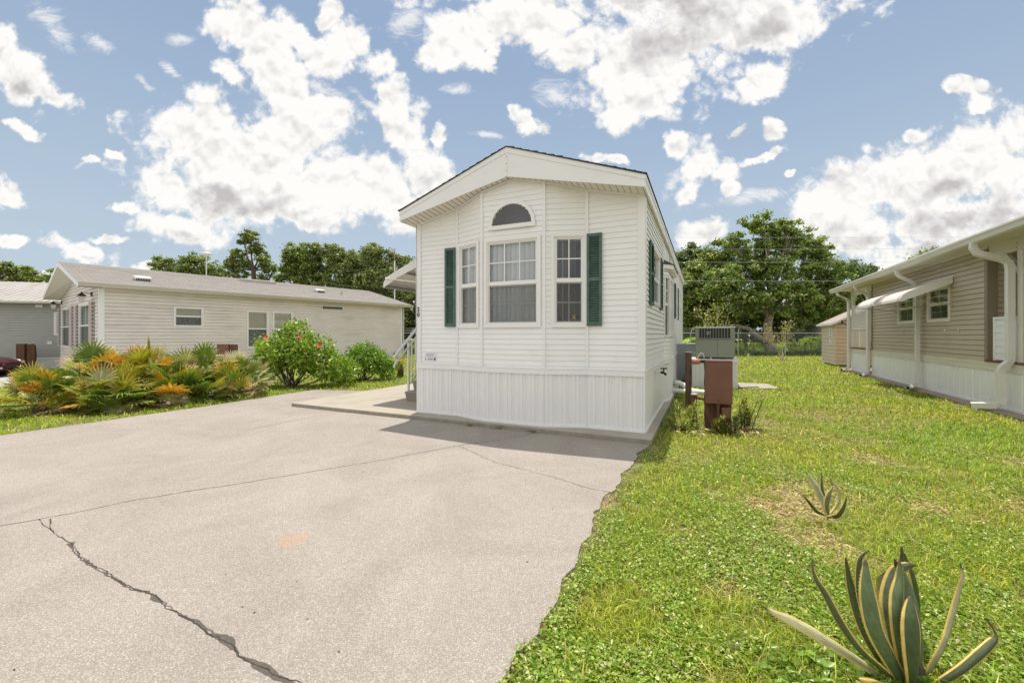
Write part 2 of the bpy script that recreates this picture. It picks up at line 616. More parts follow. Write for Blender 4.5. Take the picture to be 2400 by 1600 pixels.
def ribbed(mb, x0, x1, z0, z1, pat=(.0, .028, .034, .095, .101, .16), pitch=.185, d=.011, base=None):
    """vertical ribbed skirting panel: a raised profile with narrow grooves"""
    x, prof = x0, []
    k = 0
    while x < x1:
        for a, o in ((0, 0), (.006, -d), (.052, -d), (.056, -d * .45), (.064, -d * .45), (.068, -d), (.112, -d), (.118, 0), (.140, 0), (.143, -d * .5), (.150, -d * .5), (.153, 0)):
            xx = x0 + k * pitch + a * pitch / .185
            if xx < x1:
                prof.append((xx, o))
        k += 1
        x = x0 + k * pitch
    prof.append((x1, 0))
    for (xa, oa), (xb, ob) in zip(prof[:-1], prof[1:]):
        if xb - xa > 1e-6:
            mb.quad((xa, oa, z0), (xb, ob, z0), (xb, ob, z1), (xa, oa, z1))


def window(parent, T, x0, x1, z0, z1, meet=None, cols=1, rows_up=1, rows_dn=1, casing=.055, blinds='vertical', blind_gap=0., screen=True,
           mats=('frame_white', 'frame_white'), blind_mat='blind', label=None, depth=.42, back=None, ins=.03, s2=.018):
    """double-hung window in a hole x0..x1, z0..z1: casing, sashes, muntins, panes, blinds and the dark room behind"""
    fm = M[mats[0]]
    mb = MB(T)
    c, o = casing, -.028
    mb.box(x0 - c, x0 + .008, o, .03, z0 - c, z1 + c)
    mb.box(x1 - .008, x1 + c, o, .03, z0 - c, z1 + c)
    mb.box(x0 + .008, x1 - .008, o, .03, z1 - .008, z1 + c)
    mb.box(x0 + .008, x1 - .008, o, .03, z0 - c, z0 + .008)
    # inner lip of the casing, a step lower
    w = ins - .008
    mb.box(x0 + .008, x0 + .008 + w, -.012, .05, z0 + .008, z1 - .008)
    mb.box(x1 - .008 - w, x1 - .008, -.012, .05, z0 + .008, z1 - .008)
    mb.box(x0 + .008 + w, x1 - .008 - w, -.012, .05, z1 - .008 - w, z1 - .008)
    mb.box(x0 + .008 + w, x1 - .008 - w, -.018, .05, z0 + .008, z0 + .008 + w)
    xa, xb, za, zb = x0 + ins, x1 - ins, z0 + ins, z1 - ins
    root = mb.build('window', fm, parent)
    if label:
        root['label'] = label
    gm = MB(T)
    mu = MB(T)
    mh = .020
    t = .015

    def bars(xa, xb, za, zb, cols, rows, y):
        for i in range(1, cols):
            x = xa + (xb - xa) * i / cols
            mu.box(x - t / 2, x + t / 2, y, y + .006, za, zb)
        for i in range(1, rows):
            z = za + (zb - za) * i / rows
            mu.box(xa, xb, y - .001, y + .007, z - t / 2, z + t / 2)
    if meet:
        sm = MB(T)
        sm.box(xa, xb, -.004, .03, meet - mh, meet + mh)
        for q0, q1, yy in ((za, meet - mh, .012), (meet + mh, zb, .002)):
            sm.box(xa, xa + s2, yy, yy + .03, q0, q1)
            sm.box(xb - s2, xb, yy, yy + .03, q0, q1)
            sm.box(xa + s2, xb - s2, yy, yy + .03, q1 - s2, q1)
            sm.box(xa + s2, xb - s2, yy, yy + .03, q0, q0 + s2)
        sm.build('sash', M[mats[1]], root)
        gm.quad((xa, .022, za), (xb, .022, za), (xb, .022, meet), (xa, .022, meet))
        gm.quad((xa, .012, meet), (xb, .012, meet), (xb, .012, zb), (xa, .012, zb))
        bars(xa + s2, xb - s2, za + s2, meet - mh - s2, cols, rows_dn, .026)
        bars(xa + s2, xb - s2, meet + mh + s2, zb - s2, cols, rows_up, .004)
        if screen:
            sc = MB(T)
            sc.quad((xa + .01, .008, za), (xb - .01, .008, za), (xb - .01, .008, meet - mh), (xa + .01, .008, meet - mh))
            sc.build('insect_screen', M['screen'], root)
    else:
        gm.quad((xa, .018, za), (xb, .018, za), (xb, .018, zb), (xa, .018, zb))
        bars(xa, xb, za, zb, cols, rows_up, .01)
    gm.build('pane', M['glass'], root)
    if cols > 1 or rows_up > 1:
        mu.build('muntins', fm, root)
    rm = MB(T)
    y = .045
    rm.quad((x0 - .03, depth, z0 - .1), (x1 + .03, depth, z0 - .1), (x1 + .03, depth, z1 + .05), (x0 - .03, depth, z1 + .05))
    for q in (((x0 - .03, y, z0 - .1), (x0 - .03, depth, z0 - .1), (x0 - .03, depth, z1 + .05), (x0 - .03, y, z1 + .05)),
              ((x1 + .03, y, z0 - .1), (x1 + .03, depth, z0 - .1), (x1 + .03, depth, z1 + .05), (x1 + .03, y, z1 + .05)),
              ((x0 - .03, y, z0 - .1), (x1 + .03, y, z0 - .1), (x1 + .03, depth, z0 - .1), (x0 - .03, depth, z0 - .1)),
              ((x0 - .03, y, z1 + .05), (x1 + .03, y, z1 + .05), (x1 + .03, depth, z1 + .05), (x0 - .03, depth, z1 + .05))):
        rm.quad(*q)
    rm.build('dark_reveal', M[back or 'dark_room'], root)
    if blinds == 'vertical':
        b = MB(T)
        n = max(2, int((x1 - x0) / .075))
        for i in range(n):
            xc = x0 + (i + .5) * (x1 - x0) / n + random.uniform(-.004, .004)
            an = R(28 + blind_gap * 45 + random.uniform(-7, 7))
            dx, dy = .042 * math.cos(an), .042 * math.sin(an)
            b.add([(xc - dx, .09 - dy, z0 + .02), (xc, .085, z0 + .02), (xc + dx, .09 + dy, z0 + .02), (xc + dx, .09 + dy, z1 - .05), (xc, .085, z1 - .05), (xc - dx, .09 - dy, z1 - .05)], [(0, 1, 4, 5), (1, 2, 3, 4)])
        b.box(x0, x1, .055, .10, z1 - .05, z1)
        b.build('vertical_blinds', M[blind_mat], root)
    elif blinds == 'flat':
        b = MB(T)
        n = max(3, int((x1 - x0) / .09)) * 2
        pts = [(x0 + (x1 - x0) * i / n, .10 + (.015 if i % 2 else 0)) for i in range(n + 1)]
        for (a, ya), (c_, yb) in zip(pts[:-1], pts[1:]):
            b.quad((a, ya, z0), (c_, yb, z0), (c_, yb, z1), (a, ya, z1))
        b.build('curtain', M[blind_mat], root)  # on the tan house this sheet carries the painted tree reflection
    elif blinds == 'slats':
        b = MB(T)
        n = int((z1 - z0) / .03)
        for i in range(n):
            z = z0 + .02 + i * (z1 - z0 - .03) / n
            b.quad((x0, .09, z), (x1, .09, z), (x1, .108, z + .022), (x0, .108, z + .022))
        b.build('slat_blinds', M[blind_mat], root)
    return root


def shutter(parent, T, x0, x1, z0, z1, label=None):
    f = MB(T)
    w = .035
    y0, y1 = -.045, -.014
    f.box(x0, x0 + w, y0, y1, z0, z1)
    f.box(x1 - w, x1, y0, y1, z0, z1)
    zm = (z0 + z1) / 2
    for a, b in ((z0, z0 + w * 1.3), (zm - w * .6, zm + w * .6), (z1 - w * 1.3, z1)):
        f.box(x0 + w, x1 - w, y0, y1, a, b)
    o = f.build('shutter', M['green'], parent)
    s = MB(T)
    for a, b in ((z0 + w * 1.3, zm - w * .6), (zm + w * .6, z1 - w * 1.3)):
        n = int((b - a) / .033)
        for i in range(n):
            z = a + (b - a) * i / n
            s.add([(x0 + w, y0 + .004, z), (x1 - w, y0 + .004, z), (x1 - w, y1 - .008, z + .027), (x0 + w, y1 - .008, z + .027)], [(0, 1, 2, 3)])
    s.quad((x0 + w, y1 - .003, z0 + w), (x1 - w, y1 - .003, z0 + w), (x1 - w, y1 - .003, z1 - w), (x0 + w, y1 - .003, z1 - w))
    s.build('louvres', M['green'], o)
    if label:
        o['label'] = label
    return o


def arrays_mesh(name, V, F, cols=None, mat=None, parent=None, smooth=False):
    """V (n,3), F (m,k) constant-size faces, cols (n,3) per vertex"""
    me = bpy.data.meshes.new(name)
    n, (m, k) = len(V), F.shape
    me.vertices.add(n)
    me.vertices.foreach_set('co', np.ascontiguousarray(V, dtype=np.float32).ravel())
    me.loops.add(m * k)
    me.loops.foreach_set('vertex_index', np.ascontiguousarray(F, dtype=np.int32).ravel())
    me.polygons.add(m)
    me.polygons.foreach_set('loop_start', np.arange(0, m * k, k, dtype=np.int32))
    me.polygons.foreach_set('loop_total', np.full(m, k, dtype=np.int32))
    if cols is not None:
        at_ = me.attributes.new('col', 'FLOAT_COLOR', 'POINT')
        at_.data.foreach_set('color', np.concatenate([cols, np.ones((n, 1))], 1).astype(np.float32).ravel())
    if smooth:
        me.polygons.foreach_set('use_smooth', np.ones(m, dtype=bool))
    me.update()
    me.validate()
    if mat:
        me.materials.append(mat)
    o = bpy.data.objects.new(name, me)
    COL.objects.link(o)
    if parent:
        o.parent = parent
    return o


def vnoise(x, y, seed=0):
    """smooth value noise 0..1 on arrays"""
    x = np.asarray(x, float)
    y = np.asarray(y, float)
    xi, yi = np.floor(x).astype(int), np.floor(y).astype(int)
    fx, fy = x - xi, y - yi
    fx, fy = fx * fx * (3 - 2 * fx), fy * fy * (3 - 2 * fy)

    def h(a, b):
        n = (a * 374761393 + b * 668265263 + seed * 974634777) & 0xffffffff
        n = ((n ^ (n >> 13)) * 1274126177) & 0xffffffff
        return ((n ^ (n >> 16)) & 0xffff) / 65535.
    return (h(xi, yi) * (1 - fx) + h(xi + 1, yi) * fx) * (1 - fy) + (h(xi, yi + 1) * (1 - fx) + h(xi + 1, yi + 1) * fx) * fy


def fbm(x, y, seed=0, o=4):
    s, a, t = 0, .5, 0
    for i in range(o):
        s = s + a * vnoise(x * 2 ** i, y * 2 ** i, seed + i)
        t += a
        a *= .5
    return s / t


def inside(poly, x, y):
    r = np.zeros(len(x), bool)
    n = len(poly)
    for i in range(n):
        (xa, ya), (xb, yb) = poly[i], poly[(i + 1) % n]
        if ya == yb:
            continue
        c = ((ya > y) != (yb > y)) & (x < (xb - xa) * (y - ya) / (yb - ya) + xa)
        r ^= c
    return r


def ground_z(x, y):
    t = np.clip((-np.asarray(x, float) - 11) / 9., 0, 1)
    return -.45 * t * t * (3 - 2 * t) * np.clip((np.asarray(y, float) - 4) / 6, 0, 1)

# ------------------------------------------------------------------ camera, sun, sky
cam = bpy.data.cameras.new('camera')
cam.lens, cam.sensor_width, cam.shift_y = 36 * FPX / 2400, 36, -(800 - HV) / 2400
cam.clip_start, cam.clip_end = .05, 2000
cobj = bpy.data.objects.new('camera', cam)
cobj.location, cobj.rotation_euler = (0, 0, CH), (R(90), 0, 0)
COL.objects.link(cobj)
SC.camera = cobj
SUN_EL, SUN_AZ = 76.8, 5.0          # azimuth in degrees from +Y towards +X
sd = Vector((math.sin(R(SUN_AZ)) * math.cos(R(SUN_EL)), math.cos(R(SUN_AZ)) * math.cos(R(SUN_EL)), math.sin(R(SUN_EL))))
sun = bpy.data.lights.new('sun', 'SUN')
sun.energy, sun.angle, sun.color = 4.7, R(.5), (1.0, .93, .83)
so = bpy.data.objects.new('sun', sun)
so.rotation_euler = sd.to_track_quat('Z', 'Y').to_euler()
so.location = (0, 0, 60)
COL.objects.link(so)
SC.view_settings.view_transform = 'Standard'
SC.view_settings.look = 'None'
SC.view_settings.exposure = 0.0
SC.view_settings.gamma = 1

BG = .1
wd = bpy.data.worlds.new('World')
SC.world = wd
wd.use_nodes = True
nt = wd.node_tree
for n in list(nt.nodes):
    nt.nodes.remove(n)
g = G(nt)
dirv = g.coord('Generated')
sky = g.node('ShaderNodeTexSky', sky_type='NISHITA')
sky.sun_disc = False
sky.sun_elevation, sky.sun_rotation = R(SUN_EL), R(SUN_AZ)
sky.air_density, sky.dust_density, sky.ozone_density = 1.0, 1.2, 1.2
sep = g.node('ShaderNodeSeparateXYZ')
g.put(sep.inputs[0], dirv)
dx, dy, dz = sep.outputs
yy = g.m('MAXIMUM', dy, .12)
px, pz = g.m('DIVIDE', dx, yy), g.m('DIVIDE', dz, yy)
cb = g.node('ShaderNodeCombineXYZ')
g.put(cb.inputs[0], px)
g.put(cb.inputs[1], pz)
P0 = cb.outputs[0]


def ncol(vec, scale, detail, rough=.55):
    n = g.node('ShaderNodeTexNoise')
    g.put(n.inputs['Vector'], vec)
    n.inputs['Scale'].default_value = scale
    n.inputs['Detail'].default_value = detail
    n.inputs['Roughness'].default_value = rough
    return g.vm('SUBTRACT', n.outputs['Color'], (.5, .5, .5))


warp = g.vm('ADD', g.vm('SCALE', ncol(P0, 4.5, 2), scale=.07), g.vm('SCALE', ncol(P0, 17, 5, .6), scale=.05))
P = g.vm('ADD', P0, warp)


def blob(u, v, ru, rv, ang=0, vec=None, prev=None):
    if prev is not None:       # a 1e-7 link to the previous blob: makes the renderer evaluate them one after another
        n = g.node('ShaderNodeVectorMath', operation='MULTIPLY_ADD')
        g.put(n.inputs[0], prev)
        n.inputs[1].default_value = (1e-7, 1e-7, 0)
        g.put(n.inputs[2], vec or P)
        vec = n.outputs[0]
    mp = g.node('ShaderNodeMapping', vector_type='TEXTURE')
    mp.inputs['Location'].default_value = ((u - 1200) / FPX, (HV - v) / FPX, 0)
    mp.inputs['Rotation'].default_value = (0, 0, R(ang))
    mp.inputs['Scale'].default_value = (ru / FPX, rv / FPX, 1)
    g.put(mp.inputs[0], vec or P)
    return g.m('SUBTRACT', 1., g.vm('LENGTH', mul(g, mp.outputs[0], (1, 1, 0))))


# thick clouds: big left cumulus with its tower, the second tower, the top bank, right bank, small ones
thick = [
    (560, 400, 270, 160, -12), (690, 330, 150, 150, 0), (470, 300, 140, 95, 0), (770, 440, 120, 110, 0), (430, 450, 130, 70, -5), (600, 470, 220, 80, -6), (700, 510, 150, 40, -8),
    (640, 170, 90, 160, 22), (560, 60, 80, 100, 25), (530, 170, 60, 26, -10), (740, 260, 70, 70, 0),
    (700, 90, 40, 100, 35), (760, 130, 60, 60, 30), (820, 90, 70, 70, 10), (890, 140, 50, 40, 0), (780, 30, 40, 40, 0),
    (950, 300, 62, 130, 16), (890, 430, 85, 100, 0), (1000, 430, 75, 110, 15), (930, 500, 75, 60, -20), (920, 225, 30, 50, 40), (1025, 320, 24, 36, 0),
    (1090, 70, 100, 80, 0), (1030, 120, 80, 40, 25), (1180, 30, 90, 60, 0), (1130, 120, 60, 40, 0),
    (1280, 60, 100, 85, 0), (1560, 110, 220, 140, 12), (1440, 160, 90, 120, -20), (1760, 70, 200, 110, 15), (1810, 180, 110, 56, 22), (1500, 240, 120, 55, 20), (1600, -20, 440, 120, 0), (1250, -30, 400, 60, 0), (1350, 110, 60, 60, 0),
    (40, 180, 110, 80, -40), (120, 215, 90, 34, -28), (40, 290, 62, 18, -22), (15, 455, 60, 42, -15), (-10, 100, 60, 60, 0),
    (2180, 420, 340, 110, 20), (2330, 360, 170, 110, 0), (1960, 480, 130, 90, 25), (2250, 520, 360, 80, 5), (2000, 560, 160, 60, 0), (2250, 600, 300, 40, 0),
    (1655, 380, 54, 72, 15), (1700, 400, 40, 40, 0), (1585, 332, 36, 30, 25), (1620, 450, 50, 22, 30), (1730, 305, 36, 20, 20), (1812, 312, 34, 28, 0), (1785, 375, 56, 15, 18), (1718, 448, 26, 24, 0),
    (1640, 545, 72, 40, 10), (1400, 368, 46, 18, -10), (1440, 380, 32, 18, 0), (2265, 210, 76, 26, -12), (2295, 245, 40, 26, 20), (2135, 308, 28, 18, 0), (1230, 288, 50, 30, -5), (1205, 265, 20, 24, 30),
    (420, 530, 130, 40, -14), (195, 585, 92, 30, -16), (275, 487, 50, 17, 0), (270, 368, 28, 18, -25), (212, 376, 22, 15, 0), (20, 560, 50, 18, -8), (1850, 407, 20, 10, 0), (2085, 630, 55, 32, 10), (255, 555, 44, 10, -8), (345, 618, 34, 12, 0), (100, 645, 90, 12, 0),
    (2000, 690, 220, 25, 5), (1000, 700, 160, 20, 0),
]
fld = None
for b in thick:
    q = blob(*b, prev=fld)
    fld = q if fld is None else g.m('SMOOTH_MAX', fld, q, .18)
# thin streaky veils
Pw = g.vm('ADD', P0, g.vm('SCALE', ncol(P0, 3, 3), scale=.2))
thin = [(120, 40, 110, 45, -40), (440, 70, 40, 24, -20), (425, 150, 60, 16, -45), (360, 205, 40, 18, -30), (240, 75, 60, 30, -30), (730, 210, 130, 40, -38), (860, 250, 90, 20, -32),
        (950, 60, 60, 60, 0), (1750, 460, 190, 22, 16), (2300, 260, 60, 60, 0), (210, 375, 28, 12, 0), (1570, 460, 30, 40, 0), (1140, 310, 50, 12, 0), (1060, 200, 60, 20, 0), (1300, 220, 50, 60, 60), (2060, 40, 60, 14, 20), (500, 520, 40, 60, 0)]
tf = None
for b in thin:
    q = blob(*b, vec=Pw, prev=tf)
    tf = q if tf is None else g.m('MAXIMUM', tf, q)
n_ed = g.noise(P0, 9, 9, .68, .35)
n_fn = g.noise(P0, 30, 8, .66, .5)


def vor(vec, scale):
    n = g.node('ShaderNodeTexVoronoi', voronoi_dimensions='2D', feature='F1')
    g.put(n.inputs['Vector'], vec)
    n.inputs['Scale'].default_value = scale
    return g.m('SUBTRACT', 1., n.outputs['Distance'])


Pv = g.vm('ADD', P0, g.vm('ADD', g.vm('SCALE', ncol(P0, 9, 3), scale=.07), g.vm('SCALE', ncol(P0, 38, 3, .6), scale=.014)))
up_o = (.004, .016, 0)
Pu = g.vm('ADD', Pv, up_o)


def puffs(vec):
    return g.m('ADD', g.m('MULTIPLY', vor(vec, 9), .55), g.m('ADD', g.m('MULTIPLY', vor(vec, 21), .30), g.m('MULTIPLY', vor(vec, 46), .16)))


pf = puffs(Pv)
dens = g.m('ADD', fld, g.m('MULTIPLY', g.m('SUBTRACT', n_ed, .5), .95))
dens = g.m('ADD', dens, g.m('MULTIPLY', g.m('SUBTRACT', pf, .62), 1.15))
dens = g.m('ADD', dens, g.m('MULTIPLY', g.m('SUBTRACT', n_fn, .5), .50))
dens = g.m('ADD', dens, g.m('MULTIPLY', g.m('SUBTRACT', g.noise(P0, 60, 6, .66, .5), .5), .42))
mask = g.m('POWER', g.ss(dens, -.10, .36), 1.1)
# wisps: anisotropic noise, rotated as the high wind combs them
mp = g.node('ShaderNodeMapping')
mp.inputs['Rotation'].default_value = (0, 0, R(35))
mp.inputs['Scale'].default_value = (7, 13, 1)
g.put(mp.inputs[0], P0)
n_wi = g.noise(mp.outputs[0], 1.7, 9, .72, 1.6)
wisp = g.m('MULTIPLY', g.ss(g.m('ADD', tf, g.m('MULTIPLY', g.m('SUBTRACT', n_wi, .5), 2.4)), .15, 1.1), .75)
mask_f = g.m('MAXIMUM', mask, wisp)
# light inside the clouds: relief towards the sun, grey flat bases
rel_o = g.vm('ADD', P0, (.006, .030, 0))
relief = g.m('ADD', g.m('MULTIPLY', g.m('SUBTRACT', g.noise(P0, 6, 4, .5), g.noise(rel_o, 6, 4, .5)), 2.2),
             g.m('MULTIPLY', g.m('SUBTRACT', g.noise(P0, 15, 6, .6), g.noise(rel_o, 15, 6, .6)), .55))
relief = g.m('ADD', g.m('MULTIPLY', relief, .75), g.m('MULTIPLY', g.m('SUBTRACT', pf, puffs(Pu)), 1.5))
Ps = g.vm('ADD', P0, g.vm('SCALE', ncol(P0, 5, 4), scale=.16))
grey = [(560, 500, 230, 50, -8), (480, 440, 130, 40, -8), (1540, 70, 110, 110, 10), (1790, 60, 130, 70, 15), (1560, -10, 330, 90, 0), (2260, 520, 240, 70, 4), (2200, 440, 110, 36, 15), (2150, 590, 260, 50, 0), (60, 215, 80, 26, -30), (900, 5, 80, 36, -8), (200, 600, 70, 14, -8), (430, 552, 90, 16, -10), (1900, 560, 80, 30, 10)]
gf = None
for b in grey:
    q = blob(*b, vec=Ps, prev=gf)
    gf = q if gf is None else g.m('SMOOTH_MAX', gf, q, .2)
gsh = g.m('MULTIPLY', g.ss(g.m('ADD', gf, g.m('MULTIPLY', g.m('SUBTRACT', g.noise(P0, 4.5, 4, .5), .5), .5)), -.05, .75), g.ss(dens, .2, .7))
lum = g.m('ADD', g.m('MULTIPLY', relief, .46), g.m('SUBTRACT', .965, g.m('MULTIPLY', gsh, .27)))
lum = g.m('ADD', lum, g.m('MULTIPLY', g.m('SUBTRACT', 1., g.ss(dens, .15, .9)), .07))
lum = g.m('MINIMUM', g.m('MAXIMUM', lum, .62), 1.0)
ccol = g.mix(g.ss(lum, .55, 1.0), (.90, .87, .87), (1., .985, .955))
cloud_front = g.vm('SCALE', ccol, scale=g.m('MULTIPLY', lum, 1 / BG))
# blue between them; pale towards the horizon
hz = g.ss(dz, .66, .0)
sky_c = g.vm('MINIMUM', sky.outputs[0], (11., 12., 14.))    # tame the glow right round the sun
blue = g.mix(.62, sky_c, (3.65, 5.0, 6.95))
blue = g.mix(g.m('MULTIPLY', hz, .75), blue, (5.8, 6.8, 7.5))
front = g.mix(mask_f, blue, cloud_front)
# the rest of the sky, overhead and behind the camera: unseen broken cumulus, brightened to fill the shaded walls
sph = mul(g, dirv, (1, 1, 1.5))
nb = g.noise(sph, 2.3, 7, .58, .5)
mb_ = g.ss(nb, .38, .52)
lb = g.m('ADD', 1.28, g.m('MULTIPLY', g.m('SUBTRACT', g.noise(sph, 6, 6, .6), .5), .7))
fill_cloud = g.vm('SCALE', (1., .985, .965), scale=g.m('MULTIPLY', lb, .90 / BG))
back = g.mix(mb_, blue, fill_cloud)
wfront = g.m('MULTIPLY', g.ss(dy, .24, .40), 1.)
col = g.mix(wfront, back, front)
bgn = g.node('ShaderNodeBackground')
g.put(bgn.inputs[0], col)
bgn.inputs[1].default_value = BG
wo = g.node('ShaderNodeOutputWorld')
nt.links.new(bgn.outputs[0], wo.inputs[0])
wd.cycles.sampling_method = 'NONE'     # broad soft sky: no need for importance sampling
SC.cycles.use_denoising = True
SC.cycles.denoising_prefilter = 'NONE'     # keeps blades, fronds and leaves crisp
SC.cycles.max_bounces = 6
SC.cycles.diffuse_bounces = 3
SC.cycles.transparent_max_bounces = 12

# ------------------------------------------------------------------ frames of the three plots
HX, HY = Vector((.9101, -.4145, 0)), Vector((.4145, .9101, 0))
HO = Vector((1.748, 5.568, 0))
HRZ = math.atan2(-.4145, .9101)
KX, KY = Vector((.9016, -.4326, 0)), Vector((.4326, .9016, 0))
KO = Vector((8.556, 7.045, 0))
KRZ = math.atan2(-.4326, .9016)


def H2(x, y, z=0):
    return HO + HX * x + HY * y + Vector((0, 0, z))


def K2(x, y, z=0):
    return KO + KX * x + KY * y + Vector((0, 0, z))


# ------------------------------------------------------------------ ground, drive, patio
gx = np.concatenate([-np.geomspace(30, 900, 14)[::-1], np.arange(-28, 29, 1.), np.geomspace(30, 900, 14)])
gy = np.concatenate([-np.geomspace(8, 900, 12)[::-1], np.arange(-6, 41, 1.), np.geomspace(42, 1200, 16)])
GX, GY = np.meshgrid(gx, gy)
GZ = ground_z(GX, GY) - .014
nx, ny = len(gx), len(gy)
idx = np.arange(nx * ny).reshape(ny, nx)
GF = np.stack([idx[:-1, :-1].ravel(), idx[:-1, 1:].ravel(), idx[1:, 1:].ravel(), idx[1:, :-1].ravel()], 1)
gr = arrays_mesh('ground', np.stack([GX.ravel(), GY.ravel(), GZ.ravel()], 1), GF, None, M['ground'])
tag(gr, 'sandy ground with bare patches under the lawn', kind='structure')

right_edge = [(-1.6, -3.), (-.9, -.8), (-.32, .9), (-.017, 1.649), (.30, 2.35), (.655, 3.235), (1.09, 4.12), (1.517, 4.93), (1.70, 5.26)]
left_edge = [(-4.9, 10.43), (-5.35, 9.35), (-5.78, 8.16), (-6.4, 6.85), (-6.92, 5.70), (-7.9, 3.4), (-9.2, .3), (-10.6, -3.)]


def ragged(pts, amp, step=.07, seed=0):
    out = []
    for (xa, ya), (xb, yb) in zip(pts[:-1], pts[1:]):
        L = math.hypot(xb - xa, yb - ya)
        n = max(1, int(L / step))
        for i in range(n):
            t = i / n
            x, y = xa + (xb - xa) * t, ya + (yb - ya) * t
            d = (float(fbm(x * 3.1 + 9, y * 3.1, seed)) - .5) * amp * 2.4 + (float(vnoise(x * 17, y * 17, seed + 5)) - .5) * amp * .8
            out.append((x + (yb - ya) / L * d, y - (xb - xa) / L * d))
    out.append(pts[-1])
    return out


re_, le_ = ragged(right_edge, .05, seed=3), ragged(left_edge, .035, seed=8)
back_e = ragged([(1.70, 5.26), tuple(H2(-3.0, -.05)[:2]), tuple(H2(-6.2, .1)[:2]), (-3.2, 10.2), (-4.9, 10.43)], .0)
asph_poly = re_ + back_e[1:-1] + le_
mb = MB()
mb.add([(x, y, 0) for x, y in asph_poly], [tuple(range(len(asph_poly)))])
# thickness of the broken edge
mb.mat = 2
for k in range(len(re_) - 1):
    a, b = re_[k], re_[k + 1]
    mb.quad((a[0], a[1], 0), (a[0] + .012, a[1] - .004, -.03), (b[0] + .012, b[1] - .004, -.03), (b[0], b[1], 0))


def crack(pts, w, seed=1, step=.016, z=.0015, wob=.012, blot=0.):
    P_ = [at(u, v, CH * FPX / (v - HV)) for u, v in pts]
    L, Rr = [], []
    d = 0
    for a, b in zip(P_[:-1], P_[1:]):
        n = max(1, int((b - a).length / step))
        t = (b - a).normalized()
        nrm = Vector((-t.y, t.x, 0))
        for i in range(n):
            p = a + (b - a) * i / n
            d += (b - a).length / n
            o = (float(fbm(np.array(d * 6.), np.array(seed * 3.1), seed)) - .5) * wob * 3 + (float(vnoise(np.array(d * 45.), np.array(1.), seed + 9)) - .5) * wob * .8
            ww = w * (.35 + 1.3 * float(vnoise(np.array(d * 22), np.array(0.), seed + 2)))
            bl = max(0, float(vnoise(np.array(d * 7.5), np.array(0.3), seed + 4)) - .50) * blot
            br = max(0, float(vnoise(np.array(d * 6.5), np.array(7.3), seed + 6)) - .55) * blot
            L.append(p + nrm * (o + ww + bl))
            Rr.append(p + nrm * (o - ww - br))
    vs = [(q.x, q.y, z) for q in L] + [(q.x, q.y, z) for q in Rr]
    n = len(L)
    mb.add(vs, [(i, i + 1, n + i + 1, n + i) for i in range(n - 1)])


mb.mat = 1
crack([(0, 1232), (66, 1221), (166, 1203), (332, 1168), (387, 1160), (575, 1130), (735, 1104), (884, 1080), (995, 1059), (1067, 1045), (1177, 1030), (1250, 1015)], .0034, 1)
crack([(1072, 1045), (1122, 1066), (1166, 1085), (1244, 1105), (1322, 1124), (1364, 1140), (1437, 1157)], .0026, 2, wob=.02)
crack([(119, 1215), (124, 1248), (166, 1271), (188, 1304), (227, 1331), (265, 1353), (310, 1378), (354, 1392), (387, 1420), (420, 1436), (486, 1475), (536, 1503), (569, 1536), (614, 1558), (652, 1586), (697, 1600), (770, 1640), (900, 1720)], .0031, 3, wob=.014, step=.009)
crack([(90, 1216), (110, 1240), (130, 1250)], .002, 4)
crack([(575, 1008), (669, 989), (757, 972)], .004, 5, wob=.02)
mb.mat = 3
crack([(166, 1271), (188, 1304), (227, 1331), (265, 1353), (310, 1378), (354, 1392), (387, 1420), (420, 1436), (486, 1475), (536, 1503), (569, 1536), (614, 1558), (652, 1586), (697, 1600), (770, 1640), (900, 1720)], .0028, 3, z=.0008, wob=.014, step=.009, blot=.065)
M['crack_soft'] = simple('ravelled_asphalt', (.105, .09, .075), .95, var=.3, scale=60)
drv = mb.build('driveway', [M['asphalt'], M['crack'], M['tar'], M['crack_soft']])
tag(drv, 'weathered grey asphalt driveway with long cracks and a rust ring', kind='structure')

# pale concrete drive of the neighbour on the left, following the fall of the ground
mb = MB()
dpoly = [(-60, 11.0), (-20, 11.6), (-14.6, 12.0), (-11.5, 13.1), (-8.6, 15.0), (-9.6, 16.7), (-14.6, 14.6), (-16.5, 15.4), (-22.5, 18.8), (-60, 18.8)]
bm_pts = []
for i in range(len(dpoly)):
    a, b = Vector((*dpoly[i], 0)), Vector((*dpoly[(i + 1) % len(dpoly)], 0))
    n = max(1, int((b - a).length / 1.0))
    bm_pts += [a + (b - a) * k / n for k in range(n)]
import bmesh
bm = bmesh.new()
X0, X1 = -60, -8
xs = np.concatenate([np.arange(-60, -24, 4.), np.arange(-24, -8.4, .5)])
ym = lambda x, top: np.interp(x, [-60, -22.5, -16.5, -14.6, -9.6, -8.6], [18.8, 18.8, 15.4, 14.6, 16.7, 15.0]) if top else np.interp(x, [-60, -20, -14.6, -11.5, -8.6], [11.0, 11.6, 12.0, 13.1, 15.0])
vs, fs = [], []
NR = 5
for i, x in enumerate(xs):
    a, b = ym(x, 0), ym(x, 1)
    for k in range(NR):
        y = a + (b - a) * k / (NR - 1)
        vs.append((x, y, float(ground_z(x, y)) + .012))
for i in range(len(xs) - 1):
    for k in range(NR - 1):
        fs.append((i * NR + k, (i + 1) * NR + k, (i + 1) * NR + k + 1, i * NR + k + 1))
mb.add(vs, fs)
tag(mb.build('concrete_drive', M['concrete_pale']), 'pale concrete drive in front of the left neighbour', kind='structure')

